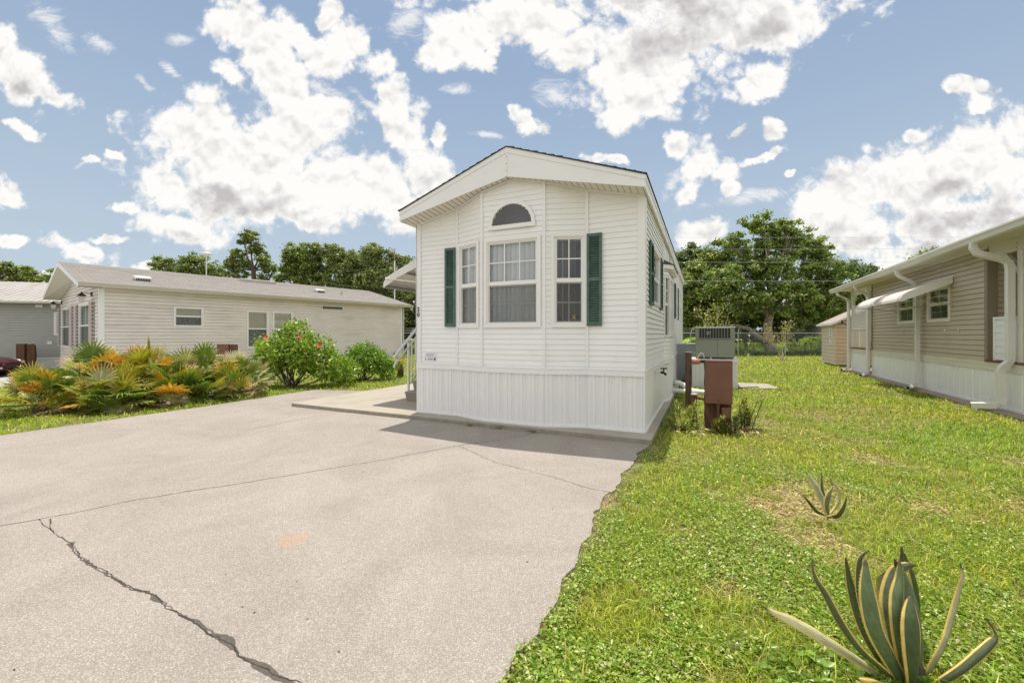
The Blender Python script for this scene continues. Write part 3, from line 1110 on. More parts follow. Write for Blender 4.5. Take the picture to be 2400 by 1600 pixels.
# patio slab that also carries the home
mb = MB()
sl = [(.13, -.33), (.13, 10.9), (-3.7, 10.9), (-3.7, 6.2), (-6.36, 6.2), (-6.42, -.24), (-4.9, -.27), (-4.86, -.262), (-2.4, -.30)]
mb.prism(sl[::-1], -.05, .065)
slab = mb.build('patio', M['concrete'])
slab.location, slab.rotation_euler = HO, (0, 0, HRZ)
soft(slab, .012)
tag(slab, 'concrete patio slab with a stained front edge', kind='structure')
mb = MB()
mb.prism([(1.0, 6.1), (2.45, 6.55), (2.3, 7.6), (.9, 7.6)], -.05, .02)
p = mb.build('concrete_pad', M['concrete'])
p.location, p.rotation_euler = HO, (0, 0, HRZ)
tag(p, 'small concrete pad beside the cooling unit', kind='structure')
mb = MB()
mb.prism([(-.30, -4), (3, -4), (3, 10.2), (-.30, 10.2)], -.05, .035)
p = mb.build('foundation_slab', M['concrete_dirty'])
p.location, p.rotation_euler = KO, (0, 0, KRZ)
soft(p, .01)
tag(p, 'pinkish concrete footing strip under the tan house', kind='structure')

# ------------------------------------------------------------------ the white mobile home
home = empty('mobile_home', HO, HRZ)
tag(home, 'white mobile home with green shutters, bay front and house number 20', 'mobile home')
BY = -.19
front_pts = [(-3.66, 0), (-2.88, 0), (-2.33, BY), (-1.33, BY), (-.765, 0), (0, 0)]
RX = -1.853                                        # ridge


def soff(x):                                       # underside of the front soffit
    return 3.19 + (1.83 - abs(x + 1.83)) * .235


def roof_z(x):
    return 4.04 - abs(x - RX) * .362


windows = []
wall = MB()
strips = MB()
hole_sets = [[], [(.06, .49, 1.505, 2.76)], None, [(.128, .555, 1.502, 2.745)], []]
for i in range(5):
    a, b = Vector((*front_pts[i], 0)), Vector((*front_pts[i + 1], 0))
    L = (b - a).length
    T = face_T(a, b - a)
    wall.T = T
    if i == 2:
        holes = [(-2.25 - a.x, -1.42 - a.x, 1.506, 2.747)]
        cx, r = -1.834 - a.x, .315
        for k in range(12):                        # arched opening, hidden behind its trim
            x_a, x_b = cx - r + 2 * r * k / 12, cx - r + 2 * r * (k + 1) / 12
            h = math.sqrt(max(0, r * r - ((x_a + x_b) / 2 - cx) ** 2)) * .9
            holes.append((x_a, x_b, 2.975, 2.975 + h))
        hs = holes
    else:
        hs = hole_sets[i]
    ax, dxu = a.x, (b - a).x / L
    siding(wall, 0, L, .845, lambda x, ax=ax, d=dxu: soff(ax + d * x) + .03, .0762, .010, hs, seg=.1)
# long walls
T = face_T((0, 0), (0, 1))
wall.T = T
side_h = [(.87, 1.90, 1.87, 2.67), (8.55, 9.3, 1.87, 2.62)]
siding(wall, 0, 2.85, .845, 3.25, .0762, .014, side_h, gap=.006)
siding(wall, 4.5, 10.6, .845, 3.25, .0762, .013, [(6.35, 7.2, 1.85, 2.67)] + side_h)
bayp = [(0, 2.85), (.085, 3.08), (.085, 4.3), (0, 4.5)]
for i, hl in enumerate(([(.025, .22, 1.34, 2.48)], [(.14, .60, 1.36, 2.46), (.68, 1.08, 1.36, 2.46)], [])):
    a, b = Vector((*bayp[i], 0)), Vector((*bayp[i + 1], 0))
    wall.T = face_T(a, b - a)
    siding(wall, 0, (b - a).length, .845, 2.66, .0762, .012, hl, gap=.003)
wall.T = Matrix.Identity(4)
wall.quad((-.001, 2.85, 2.6), (-.001, 4.5, 2.6), (-.001, 4.5, 3.25), (-.001, 2.85, 3.25))
T_l = face_T((-3.66, 10.6), (0, -1))
wall.T = T_l
siding(wall, 0, 10.6, .845, 3.25, .0762, .013, [(8.0, 8.9, .85, 2.9)])
wall.T = face_T((0, 10.6), (-1, 0))
siding(wall, 0, 3.66, .845, lambda x: 3.19 + (1.83 - abs(x - 1.83)) * .235, .0762, .013)
wall.build('siding_wall', M['white_siding'], home)

# corner posts and vertical strips
ct = MB()
zt = 3.2
ct.box(-3.675, -3.585, -.022, 0, .82, zt + .015)
ct.box(-3.682, -3.66, -.022, .075, .82, zt)
ct.box(-.082, .015, -.022, 0, .82, zt + .015)
ct.box(0, .022, 0, .08, .82, zt)
ct.box(0, .02, 10.52, 10.6, .85, zt)
ct.build('corner_post', M['white_trim'], home)
for i in range(1, 5):
    x, y = front_pts[i]
    s = MB()
    z1 = soff(x) + .015
    s.prism([(x - .022, y + .004), (x + .022, y + .004), (x + .02, y - .024), (x - .02, y - .024)], .84, z1)
    s.build('trim_strip', M['white_trim'], home)

# floor band and skirting, both following the bay
off = lambda pts, d: [(x, y - d) for x, y in pts]
band = MB()
skm = MB()
rail = MB()
for i in range(5):
    (xa, ya), (xb, yb) = front_pts[i], front_pts[i + 1]
    a, b = Vector((xa, ya, 0)), Vector((xb, yb, 0))
    T = face_T(a, b - a)
    L = (b - a).length
    band.T = skm.T = rail.T = T
    band.box(-.004, L + .004, -.030, .0, .803, .875)
    band.box(-.006, L + .006, -.036, .0, .875, .892)
    sag = [0, .0, .0, 0, 0][i]
    ribbed(skm, 0, L, .07, .81, pitch=.185)
    rail.box(-.003, L + .003, -.026, .0, .063, .092)
for T, L0, L1 in ((face_T((0, 0), (0, 1)), 0, 2.85), (face_T((0, 0), (0, 1)), 4.5, 10.6), (face_T((.0, 2.85), (.085, .23)), 0, .245), (face_T((.085, 3.08), (0, 1)), 0, 1.22), (T_l, 0, 10.6)):
    band.T = skm.T = rail.T = T
    band.box(L0, L1, -.030, 0, .803, .875)
    band.box(L0 - .002, L1 + .002, -.036, 0, .875, .892)
    ribbed(skm, L0, L1, .07, .81)
    rail.box(L0, L1, -.026, 0, .063, .092)
band.build('trim_band', M['white_trim'], home)
skm.build('skirting', M['skirt'], home)
rail.build('bottom_rail', M['skirt'], home)
# corner cap of the skirting
c = MB()
c.box(-.012, .014, -.016, .0, .07, .81)
c.box(-3.672, -3.64, -.016, .01, .07, .81)
c.box(0, .014, 0, .03, .07, .81)
c.build('skirt_corner', M['skirt'], home)

# windows of the front
w1 = front_pts
Tw1 = face_T((*w1[1],), (w1[2][0] - w1[1][0], w1[2][1] - w1[1][1]))
Tw2 = face_T((*w1[2],), (1, 0))
Tw3 = face_T((*w1[3],), (w1[4][0] - w1[3][0], w1[4][1] - w1[3][1]))
window(home, Tw1, .06, .49, 1.505, 2.76, 2.12, 2, 2, 2, casing=.038, blind_gap=0, label='narrow window with pale blinds left of the big front window')
window(home, Tw2, .08, .91, 1.506, 2.747, 2.11, 3, 2, 2, casing=.04, blind_gap=0, label='big middle window of the front with closed vertical blinds')
window(home, Tw3, .128, .555, 1.502, 2.745, 2.118, 2, 2, 2, casing=.038, blind_gap=1.15, label='narrow window with half open blinds and a security sticker')
# security sticker on the lower pane of the right window
s = MB(Tw3)
s.box(.362, .462, .0165, .0185, 1.577, 1.648)
st = s.build('window_sticker', M['black'], home)
s = MB(Tw3)
s.box(.394, .43, .0145, .0165, 1.597, 1.624)
s.build('sticker_symbol', M['sign_yellow'], st)


def text(body, size, mat, parent, T, x, z, y=-.02, ext=.001, name='lettering', bold=0.):
    cu = bpy.data.curves.new(name, 'FONT')
    cu.body, cu.size, cu.extrude, cu.offset = body, size, ext, bold
    o = bpy.data.objects.new(name, cu)
    COL.objects.link(o)
    me = bpy.data.meshes.new_from_object(o)
    bpy.data.objects.remove(o)
    me.transform(T @ Matrix.Translation((x, y, z)) @ Matrix.Rotation(R(90), 4, 'X'))
    me.materials.clear()
    me.materials.append(mat)
    ob = bpy.data.objects.new(name, me)
    COL.objects.link(ob)
    ob.parent = parent
    return ob


s = MB(Tw3)
for z_, h_ in ((1.634, .006), (1.583, .007)):
    x_ = .370
    while x_ < .452:
        w_ = random.uniform(.004, .013)
        s.box(x_, min(x_ + w_, .456), .0150, .0165, z_, z_ + h_)
        x_ += w_ + .003
s.build('sticker_print', M['sign_white'], st)
# house number, one digit above the other
TH = Matrix.Identity(4)
nf = text('2', .10, M['black'], home, TH, -3.655, 1.752, -.025, .002, 'number_two', .003)
nf = text('0', .10, M['black'], home, TH, -3.655, 1.662, -.025, .002, 'number_zero', .003)
s = MB()
s.box(-3.50, -3.285, -.0185, -.0145, .935, .985)
s.box(-3.50, -3.285, -.0185, -.0145, 1.005, 1.055)
sk = s.build('maker_sticker', M['white_trim'], home)
s = MB()
for z_, h_, xa_, xb_ in ((1.036, .010, -3.47, -3.30), (1.016, .008, -3.49, -3.37), (1.014, .009, -3.40, -3.33), (.950, .016, -3.45, -3.345)):
    x_ = xa_
    while x_ < xb_:
        w_ = random.uniform(.006, .018)
        s.box(x_, min(x_ + w_, xb_), -.0195, -.0185, z_, z_ + h_ * random.uniform(.7, 1.2))
        x_ += w_ + .005
s.build('sticker_print', M['sign_blue'], sk)
s = MB()
s.box(-3.325, -3.290, -.0205, -.0185, .943, .978)
s.prism([(-3.492, .975), (-3.482, .975), (-3.478, .945), (-3.486, .938), (-3.494, .95)], -.0205, -.0185, 'y')
s.build('sticker_mark', M['sign_blue'], sk)

# half round window
cx = -2.33 + (-1.834 + 2.33)
r_in, r_out, zb = .318, .368, 2.955
arc = [(cx + r_out * math.cos(t), zb + r_out * math.sin(t)) for t in np.linspace(0, math.pi, 25)]
arci = [(cx + r_in * math.cos(t), zb + .012 + r_in * .93 * math.sin(t)) for t in np.linspace(0, math.pi, 25)]
am = MB()
for y0, y1 in ((BY - .038, BY + .03),):
    n = 25
    vs = [(x, y0, z) for x, z in arc] + [(x, y0, z) for x, z in arci] + [(x, y1, z) for x, z in arc] + [(x, y1, z) for x, z in arci]
    fs = []
    for k in range(n - 1):
        fs += [(k, k + 1, n + k + 1, n + k), (k, 2 * n + k, 2 * n + k + 1, k + 1), (n + k, n + k + 1, 3 * n + k + 1, 3 * n + k)]
    am.add(vs, fs)
am.box(cx - r_out - .01, cx + r_out + .01, BY - .040, BY + .03, zb - .045, zb + .012)
aw = am.build('arched_window', M['frame_white'], home)
pm = MB()
pm.add([(x, BY - .008, z) for x, z in arci], [tuple(range(25))])
pm.build('pane', M['glass'], aw)
dk = MB()
arcd = [(cx + .335 * math.cos(t), zb - .0 + .335 * math.sin(t)) for t in np.linspace(0, math.pi, 25)]
dk.add([(x, BY + .3, z) for x, z in arcd] + [(x, BY + .02, z) for x, z in arcd], [tuple(range(25))] + [(k, k + 1, 26 + k, 25 + k) for k in range(24)] + [(0, 24, 49, 25)])
dk.build('dark_reveal', M['dark_room'], aw)
sc_ = MB()                                         # wrought scrolls seen in both corners of the half round
for sgn in (-1, 1):
    pts = []
    for t in np.linspace(0, 4.4, 22):
        rr = .045 * (1 - t / 6)
        pts.append((cx + sgn * (.245 + rr * math.cos(t)), BY + .012, zb + .05 + rr * math.sin(t)))
    sc_.tube(pts, .005, 6)
    sc_.tube([(cx + sgn * .30, BY + .012, zb + .03), (cx + sgn * .275, BY + .012, zb + .11), (cx + sgn * .245, BY + .012, zb + .15)], .006, 6)
    sc_.tube([(cx + sgn * .19, BY + .012, zb + .02), (cx + sgn * .23, BY + .012, zb + .035), (cx + sgn * .29, BY + .012, zb + .02)], .006, 6)
sc_.build('scrollwork', M['black'], aw)

T0 = face_T((0, 0), (1, 0))
shutter(home, T0, -3.099, -2.90, 1.489, 2.753, 'green louvred shutter left of the narrow front window')
shutter(home, T0, -.762, -.558, 1.484, 2.758, 'green louvred shutter at the right of the front')
TS = face_T((0, 0), (0, 1))
shutter(home, TS, .43, .79, 1.786, 2.70, 'green shutter on the side wall nearest the front corner')
shutter(home, TS, 1.99, 2.28, 1.80, 2.70)
window(home, TS, .87, 1.90, 1.87, 2.67, 2.25, 1, 1, 1, blinds='none', casing=.04, ins=.018, s2=.012)
window(home, TS, 8.55, 9.3, 1.87, 2.62, 2.25, 1, 1, 1, blinds='none', casing=.04, ins=.018, s2=.012)
window(home, TS, 6.35, 7.2, 1.85, 2.67, 2.25, 1, 1, 1, blinds='none', casing=.04, ins=.018, s2=.012)
shutter(home, TS, 5.95, 6.25, 1.79, 2.70)
shutter(home, TS, 7.3, 7.6, 1.79, 2.70)
Tb1 = face_T(bayp[0], (.085, .23))
window(home, Tb1, .025, .22, 1.34, 2.48, 1.95, 2, 2, 1, blinds='none', casing=.02, ins=.012, s2=.008)
Tb2 = face_T(bayp[1], (0, 1))
window(home, Tb2, .14, .60, 1.36, 2.46, 1.95, 1, 1, 1, blinds='none', casing=.04, ins=.016, s2=.01)
window(home, Tb2, .68, 1.08, 1.36, 2.46, 1.95, 1, 1, 1, blinds='none', casing=.04, ins=.016, s2=.01)
# little hood over the side bay
hd = MB()
hp = [(0, 2.78), (.17, 3.02), (.17, 4.38), (0, 4.6)]
for i in range(3):
    (xa, ya), (xb, yb) = hp[i], hp[i + 1]
    hd.quad((xa, ya, 2.64), (xb, yb, 2.64), (xb, yb, 2.72), (xa, ya, 2.72))
hd.add([(x, y, 2.64) for x, y in hp], [(3, 2, 1, 0)])
hood = hd.build('bay_hood', M['white_trim'], home)
hd = MB()
hp2 = [(-.0, 2.76), (.185, 3.01), (.185, 4.39), (0, 4.62)]
vs = [(x, y, 2.722) for x, y in hp2] + [(x, y, 2.735) for x, y in hp2] + [(0, 2.95, 2.83), (0, 4.45, 2.83)]
hd.add(vs, [(0, 1, 5, 4), (1, 2, 6, 5), (2, 3, 7, 6), (4, 5, 8), (5, 6, 9, 8), (6, 7, 9), (3, 2, 1, 0)])
hd.build('hood_shingles', M['shingle_home'], hood)

# roof: deck with shingle courses, fascia, front overhang and soffit
OX0, OX1, OY0, OY1 = -3.765, .055, -.34, 10.95
rf = MB()
for sgn, xe in ((-1, OX0), (1, OX1)):
    n = 16
    for k in range(n):
        xa, xb = RX + (xe - RX) * k / n, RX + (xe - RX) * (k + 1) / n + (.006 * sgn if k < n - 1 else .02 * sgn)
        za, zb_ = roof_z(RX + (xe - RX) * k / n) + .010, roof_z(RX + (xe - RX) * (k + 1) / n) + .022
        n2 = 46
        ys = np.linspace(OY0 - .02, OY1 + .02, n2)
        jag = [random.uniform(-.004, .006) for _ in ys]
        vs = [(xa, y, za + .0) for y in ys] + [(xb, y, zb_ + j) for y, j in zip(ys, jag)] + [(xb, y, zb_ - .014) for y in ys]
        fs = [(i, i + 1, n2 + i + 1, n2 + i) for i in range(n2 - 1)] + [(n2 + i, n2 + i + 1, 2 * n2 + i + 1, 2 * n2 + i) for i in range(n2 - 1)]
        fs += [(0, n2, 2 * n2), (n2 - 1, 3 * n2 - 1, 2 * n2 - 1)]
        rf.add(vs, fs)
    # front and back drip of the roofing
    for y in (OY0 - .02, OY1 + .02):
        rf.quad((RX, y, roof_z(RX) + .012), (xe, y, roof_z(xe) + .022), (xe, y, roof_z(xe) + .0), (RX, y, roof_z(RX) - .0))
rf.build('shingle_roof', M['shingle_home'], home)
fa = MB()
fx = [OX0, RX, OX1]
top = [roof_z(x) for x in fx]
mid = [top[0] - .058, top[1] - .078, top[2] - .058]
bot = [3.200, 3.622, 3.197]
for i in (0, 1):
    a, b = i, i + 1
    # upper board, 8 mm proud of the lower one
    fa.add([(fx[a], OY0 - .008, mid[a]), (fx[b], OY0 - .008, mid[b]), (fx[b], OY0 - .008, top[b]), (fx[a], OY0 - .008, top[a]),
            (fx[a], OY0 + .02, mid[a]), (fx[b], OY0 + .02, mid[b]), (fx[b], OY0 + .02, top[b]), (fx[a], OY0 + .02, top[a])],
           [(0, 1, 2, 3), (0, 4, 5, 1), (3, 2, 6, 7), (0, 3, 7, 4), (1, 5, 6, 2)])
    fa.add([(fx[a], OY0, bot[a]), (fx[b], OY0, bot[b]), (fx[b], OY0, mid[b]), (fx[a], OY0, mid[a]),
            (fx[a], OY0 + .02, bot[a]), (fx[b], OY0 + .02, bot[b]), (fx[b], OY0 + .02, mid[b]), (fx[a], OY0 + .02, mid[a])],
           [(0, 1, 2, 3), (0, 4, 5, 1), (0, 3, 7, 4), (1, 5, 6, 2)])
fa.box(RX - .012, RX + .012, OY0 - .006, OY0, bot[1], mid[1])
for z in (3.70, 3.80, 3.90):
    fa.mat = 1
    fa.tube([(RX, OY0 - .009, z), (RX, OY0 - .005, z)], .006, 6)
    fa.mat = 0
fa.build('gable_fascia', [M['white_trim'], M['black']], home)
fs_ = MB()
for xe, s in ((OX1, 1), (OX0, -1)):
    z = roof_z(xe)
    fs_.box(min(xe, xe - .02 * s), max(xe, xe - .02 * s), OY0 + .02, OY1, z - .165, z)
    a = xe + .008 * s
    fs_.box(min(xe, a), max(xe, a), OY0 + .0, OY1, z - .06, z)
fs_.build('side_fascia', M['white_trim'], home)
# side soffits
ss_ = MB()
ss_.box(0, OX1 - .02, 0, OY1, 3.194, 3.204)
ss_.box(OX0 + .02, -3.66, 0, OY1, 3.194, 3.204)
ss_.build('side_soffit', M['soffit'], home)
# front soffit of grooved vinyl: boards run front to back
sf = MB()
x = OX0 + .01
while x < OX1 - .01:
    for wdt, dz_ in ((.072, 0), (.010, .008), (.004, 0)):
        xn = min(x + wdt, OX1 - .01)
        if xn - x < 1e-4:
            break
        # keep the ridge line as an edge
        parts = [(x, xn)] if not (x < RX < xn) else [(x, RX), (RX, xn)]
        for p, q in parts:
            fz = lambda t: np.interp(t, fx, bot) + .012
            ya, yb = OY0 + .02, .02
            sf.quad((p, ya, fz(p) + dz_), (q, ya, fz(q) + dz_), (q, yb, soff(q) + .006 + dz_), (p, yb, soff(p) + .006 + dz_))
            sf.quad((q, ya, fz(q) + dz_), (q, ya, fz(q)), (q, yb, soff(q) + .006), (q, yb, soff(q) + .006 + dz_))
        x = xn
    if x >= OX1 - .011:
        break
sf.build('front_soffit', M['soffit'], home)
# scalloped trim where soffit meets wall
tr = MB()
for i in range(5):
    (xa, ya), (xb, yb) = front_pts[i], front_pts[i + 1]
    n = max(1, int(abs(xb - xa) / .25))
    if xa < -1.83 < xb:
        segs = [(xa, ya), (-1.83, ya), (xb, yb)]
    else:
        segs = [(xa, ya), (xb, yb)]
    for (p, q), (p2, q2) in zip(segs[:-1], segs[1:]):
        tr.tube([(p, q - .02, soff(p) - .004), (p2, q2 - .02, soff(p2) - .004)], 0, sq=(.012, .03))
tr.build('soffit_trim', M['white_trim'], home)

# outdoor tap on the side
tp = MB()
tp.tube([(0, 1.15, .775), (.11, 1.15, .775)], .012, 8)
tp.mat = 1
tp.tube([(.10, 1.15, .775), (.15, 1.15, .770), (.185, 1.15, .735)], .02, 8)
tp.tube([(.14, 1.15, .77), (.15, 1.15, .83)], .01, 8)
tp.tube([(.11, 1.12, .835), (.19, 1.18, .835)], .012, 8)
tp.tube([(.002, 1.15, .80), (.002, 1.15, .86)], .006, 6)
tp.build('water_tap', [M['pvc'], M['bronze']], home)

# door hidden behind the corner, with the curved aluminium awning over it
dr = MB(T_l)
dr.box(8.0, 8.9, -.02, .02, .85, 2.9)
dd = dr.build('door', M['frame_white'], home)
dr = MB(T_l)
dr.box(8.1, 8.8, -.03, -.02, 1.7, 2.7)
dr.build('door_pane', M['dark_room'], dd)
AX0, AX1, AY0, AY1 = -3.66, -5.02, .70, 2.45
aw_prof = [(-3.66, 2.975), (-4.30, 2.735), (-4.70, 2.575), (-4.86, 2.50), (-4.95, 2.44), (-5.0, 2.375), (-5.02, 2.30)]
am = MB()
n = 30
ys = np.linspace(AY0, AY1, n * 4 + 1)
prof3 = []
for k, y in enumerate(ys):
    wv = (0, .012, .012, 0)[k % 4]
    prof3.append([(x, float(y), z + wv) for x, z in aw_prof])
for a, b in zip(prof3[:-1], prof3[1:]):
    for i in range(len(aw_prof) - 1):
        am.quad(a[i], a[i + 1], b[i + 1], b[i])
# scalloped lower lip
for k in range(0, len(ys) - 4, 4):
    y0_, y1_ = float(ys[k]), float(ys[k + 4])
    pl = [(y0_, 2.30)] + [(y0_ + (y1_ - y0_) * t, 2.30 - .035 * math.sin(math.pi * t)) for t in (.2, .4, .6, .8)] + [(y1_, 2.30)]
    am.add([(-5.02, a, b) for a, b in pl] + [(-5.02, a, b) for a, b in ((y1_, 2.305), (y0_, 2.305))], [tuple(range(8))])
awn = am.build('door_awning', M['awn_under'], home)
vm_ = MB()
for y in (AY0, AY1):
    up = [(x, z + .018) for x, z in aw_prof]
    lo = [(-5.01, 2.285), (-4.93, 2.325), (-4.68, 2.46), (-4.30, 2.60), (-3.66, 2.865)]
    vm_.prism(up + lo, y - .008, y + .008, 'y')
vm_.build('awning_side', M['awn_white'], awn)
rb = MB()
for x, z in ((-4.62, 2.585), (-4.25, 2.73), (-3.9, 2.865)):
    rb.box(x - .018, x + .018, AY0 + .01, AY1 - .01, z - .03, z + .002)
rb.box(-5.0, -4.97, AY0 + .01, AY1 - .01, 2.295, 2.335)
rb.build('awning_rib', M['awn_dark'], awn)
br = MB()
for y in (AY0 - .02, AY1 + .02):
    br.tube([(-4.92, y, 2.455), (-3.66, y, 2.27)], .011, 8)
    br.tube([(-4.94, y, 2.46), (-4.88, y, 2.448)], .024, 8)
br.build('awning_arm', M['awn_white'], awn)

# precast steps with the aluminium handrail on the patio
steps = empty('porch_steps', H2(-4.15, 1.5, .065), HRZ)
tag(steps, 'precast concrete steps with a white handrail by the side door', 'steps')
stp = MB(Matrix.Translation((4.15, -1.5, -.065)))
for k in range(4):
    y0_, z1_ = .86 + .23 * k, .065 + .185 * (k + 1)
    y1_ = .86 + .23 * (k + 1) if k < 3 else 2.4
    z0_ = .065 + .185 * k
    xl = -4.63
    # riser leans in towards its foot, as cast
    stp.add([(xl + .03, y0_ + .03, z0_), (-3.69, y0_ + .03, z0_), (-3.69, y0_, z1_), (xl, y0_, z1_), (xl + .03, 2.4, z0_), (-3.69, 2.4, z0_), (-3.69, 2.4, z1_), (xl, 2.4, z1_)],
            [(0, 1, 2, 3), (0, 3, 7, 4), (3, 2, 6, 7), (1, 5, 6, 2), (4, 7, 6, 5), (0, 4, 5, 1)])
soft(stp.build('treads', M['concrete'], steps), .008)
hr = MB(Matrix.Translation((4.15, -1.5, -.065)))
xr = -4.59
sl_ = .185 / .23


def rz_(y, h):
    return .25 + (y - .92) * sl_ + h


hr.tube([(xr, .60, .90), (xr, .50, .75)], .02, 8)
hr.tube([(xr, .50, rz_(.50, 1.02)), (xr, 1.75, rz_(1.75, 1.02)), (xr, 2.35, rz_(1.75, 1.02))], 0, sq=(.05, .028))
hrr = hr.build('handrail', M['alu'], steps)
b2 = MB(Matrix.Translation((4.15, -1.5, -.065)))
b2.tube([(xr, .62, rz_(.62, .86)), (xr, 1.75, rz_(1.75, .86)), (xr, 2.35, rz_(1.75, .86))], 0, sq=(.022, .022))
b2.tube([(xr, .95, rz_(.95, .10)), (xr, 1.75, rz_(1.75, .10)), (xr, 2.35, rz_(1.75, .10))], 0, sq=(.022, .022))
b2.build('lower_rail', M['alu'], hrr)
for k in range(12):
    y = 1.04 + k * .108
    q = MB(Matrix.Translation((4.15, -1.5, -.065)))
    yk = min(y, 1.75)
    q.tube([(xr, y, rz_(yk, .10)), (xr, y, rz_(yk, .86))], 0, sq=(.016, .016))
    q.build('baluster', M['alu'], hrr)
for y in (.93, 2.3):
    q = MB(Matrix.Translation((4.15, -1.5, -.065)))
    q.tube([(xr, y, .25 if y < 1 else .8), (xr, y, rz_(min(y, 1.75), 1.0))], 0, sq=(.034, .034))
    q.build('rail_post', M['alu'], hrr)
pot = empty('flower_pot', H2(-4.43, 1.20, .435), HRZ)
p = MB()
p.lathe([(.0, 0), (.055, 0), (.075, .12), (.082, .12), (.082, .15), (.07, .15), (.066, .13), (0, .13)])
p.build('pot', M['pot'], pot, True)
tag(pot, 'small terracotta flower pot standing on the white steps', 'flower pot')

# ------------------------------------------------------------------ things beside the home
# ribbed platform and the cooling unit on it
plat = empty('equipment_platform', H2(.96, 6.7), HRZ)
tag(plat, 'white ribbed box platform carrying the grey cooling unit', 'platform')
pm = MB(Matrix.Translation((-.96, -6.7, 0)))
for p0, d, L in (((.44, 6.22), (1, 0), 1.04), ((1.48, 6.22), (0, 1), .98), ((1.48, 7.20), (-1, 0), 1.04), ((.44, 7.2), (0, -1), .98)):
    s = MB(Matrix.Translation((-.96, -6.7, 0)) @ face_T(p0, d))
    ribbed(s, 0, L, .0, .65)
    pm.v += [v for v in s.v] if False else []
    b = len(pm.v)
    pm.v += s.v
    pm.f += [[i + b for i in f] for f in s.f]
    pm.mi += s.mi
pm.build('ribbed_panel', M['skirt'], plat)
t = MB(Matrix.Translation((-.96, -6.7, 0)))
t.box(.41, 1.51, 6.19, 7.23, .65, .735)
soft(t.build('top_frame', M['white_trim'], plat), .006)
pl2 = MB(Matrix.Translation((-.96, -6.7, 0)))
pl2.tube([(.88, 6.25, .735), (.88, 6.25, .775)], .018, 8)
pl2.build('drain_cap', M['pvc'], plat)

ac = empty('air_conditioner', H2(.97, 6.75, .735), HRZ)
tag(ac, 'grey green packaged air conditioner standing on the white platform', 'air conditioner')
a = MB()
a.mat = 1
for x in (-.42, .38):
    a.box(x, x + .04, -.42, .42, 0, .035)
a.mat = 0
a.cbox(-.46, .46, -.44, .44, .035, .80, .012)
soft(a.build('cabinet', [M['grey_ac'], M['black']], ac), .006)
a = MB()
a.box(-.475, .475, -.455, .455, .80, .825)
soft(a.build('top_panel', M['alu'], ac), .006)
a = MB()
a.box(-.445, .06, -.449, -.44, .05, .49)
a.box(.066, .445, -.449, -.44, .05, .49)
a.box(-.46, .46, -.452, -.44, .495, .51)
a.mat = 1
a.box(.060, .066, -.4465, -.441, .05, .49)
a.box(-.46, .46, -.4525, -.441, .490, .495)
a.build('front_panel', [M['grey_ac'], M['grille']], ac)
a = MB()
a.box(-.375, .365, -.443, -.4405, .535, .785)
gr_ = a.build('condenser_grille', M['grille'], ac)
a = MB()
n = 11
for i in range(n + 1):
    x = -.372 + .735 * i / n
    a.box(x - .005, x + .005, -.458, -.443, .535, .785)
a.box(-.385, .375, -.460, -.443, .520, .534)
a.box(-.385, .375, -.460, -.443, .786, .798)
a.build('grille_bar', M['grey_ac'], gr_)
a = MB()
for z, w in ((.655, .06), (.69, .07), (.635, .04)):
    a.tube([(-.20, -.47, z), (-.16, -.475, z + .012), (-.20 + w + .04, -.47, z)], .004, 6)
a.build('badge', M['alu'], ac)
a = MB()
a.tube([(-.50, -.35, .06), (-.49, -.37, .13), (-.455, -.36, .17), (-.44, -.34, .12)], .010, 8)
a.build('power_whip', M['grey_duct'], ac)

duct = empty('duct_box', H2(.6, 7.6, .05), HRZ)
tag(duct, 'blue grey painted duct box between home and cooling unit', 'duct box')
d = MB()
d.cbox(-.60, .75, -.42, .32, 0, 1.04, .01)
d.box(.10, .103, -.4235, -.42, .02, 1.02)
d.build('box', M['grey_duct'], duct)
d = MB()
d.box(-.60, .77, -.44, .34, 1.04, 1.058)
d.build('lid', M['alu'], duct)
d = MB()
d.cbox(-.13, .06, -.62, -.44, -.05, .15, .006)
o = d.build('concrete_block', M['concrete'])
o.location, o.rotation_euler = H2(.35, 7.5, .05), (0, 0, HRZ)
tag(o, 'loose concrete block at the foot of the blue grey duct box', 'concrete block')

# brown meter pedestal
mp_ = empty('meter_pedestal', H2(1.10, .06, 0), HRZ)
mp_.location = (2.945, 6.03, 0)
mp_.rotation_euler = (0, 0, R(-20))
tag(mp_, 'red brown steel meter cabinet mounted on timber boards in the lawn', 'meter cabinet')
b = MB()
pts = []
for k in range(16):
    z = 1.0 * k / 15
    pts.append((-.175 + .004 * math.sin(k * 1.7), z))
for k in range(15, -1, -1):
    z = 1.0 * k / 15
    pts.append((.178 + .006 * math.sin(k * 1.1 + 1), z))
b.prism(pts, .02, .06, 'y')
b.box(-.15, -.06, .06, .15, 0, .95)
b.box(.06, .15, .06, .15, 0, .95)
b.build('timber_board', M['wood_red'], mp_)
b = MB()
b.cbox(-.170, .172, -.14, .018, .405, .985, .008)
b.box(-.176, .178, -.148, .018, .985, .997)
soft(b.build('cabinet', M['rust_brown'], mp_), .005)
b = MB()
b.box(-.165, .167, -.146, -.14, .425, .970)
cd = b.build('cabinet_door', M['rust_brown'], mp_)
b = MB()
b.box(-.168, .170, -.156, -.14, .400, .428)
b.tube([(-.005, -.158, .43), (-.005, -.163, .455)], .009, 8)
b.build('latch', M['rust_brown'], cd)
b = MB()
b.tube([(0, -.06, .405), (0, -.06, .0)], .02, 10)
b.build('conduit', M['rust_brown'], mp_)
b = MB()
b.cbox(.035, .150, -.12, .02, .20, .345, .008)
b.box(.045, .140, -.135, -.12, .20, .305)
soft(b.build('outlet_box', M['rust_brown'], mp_), .004)

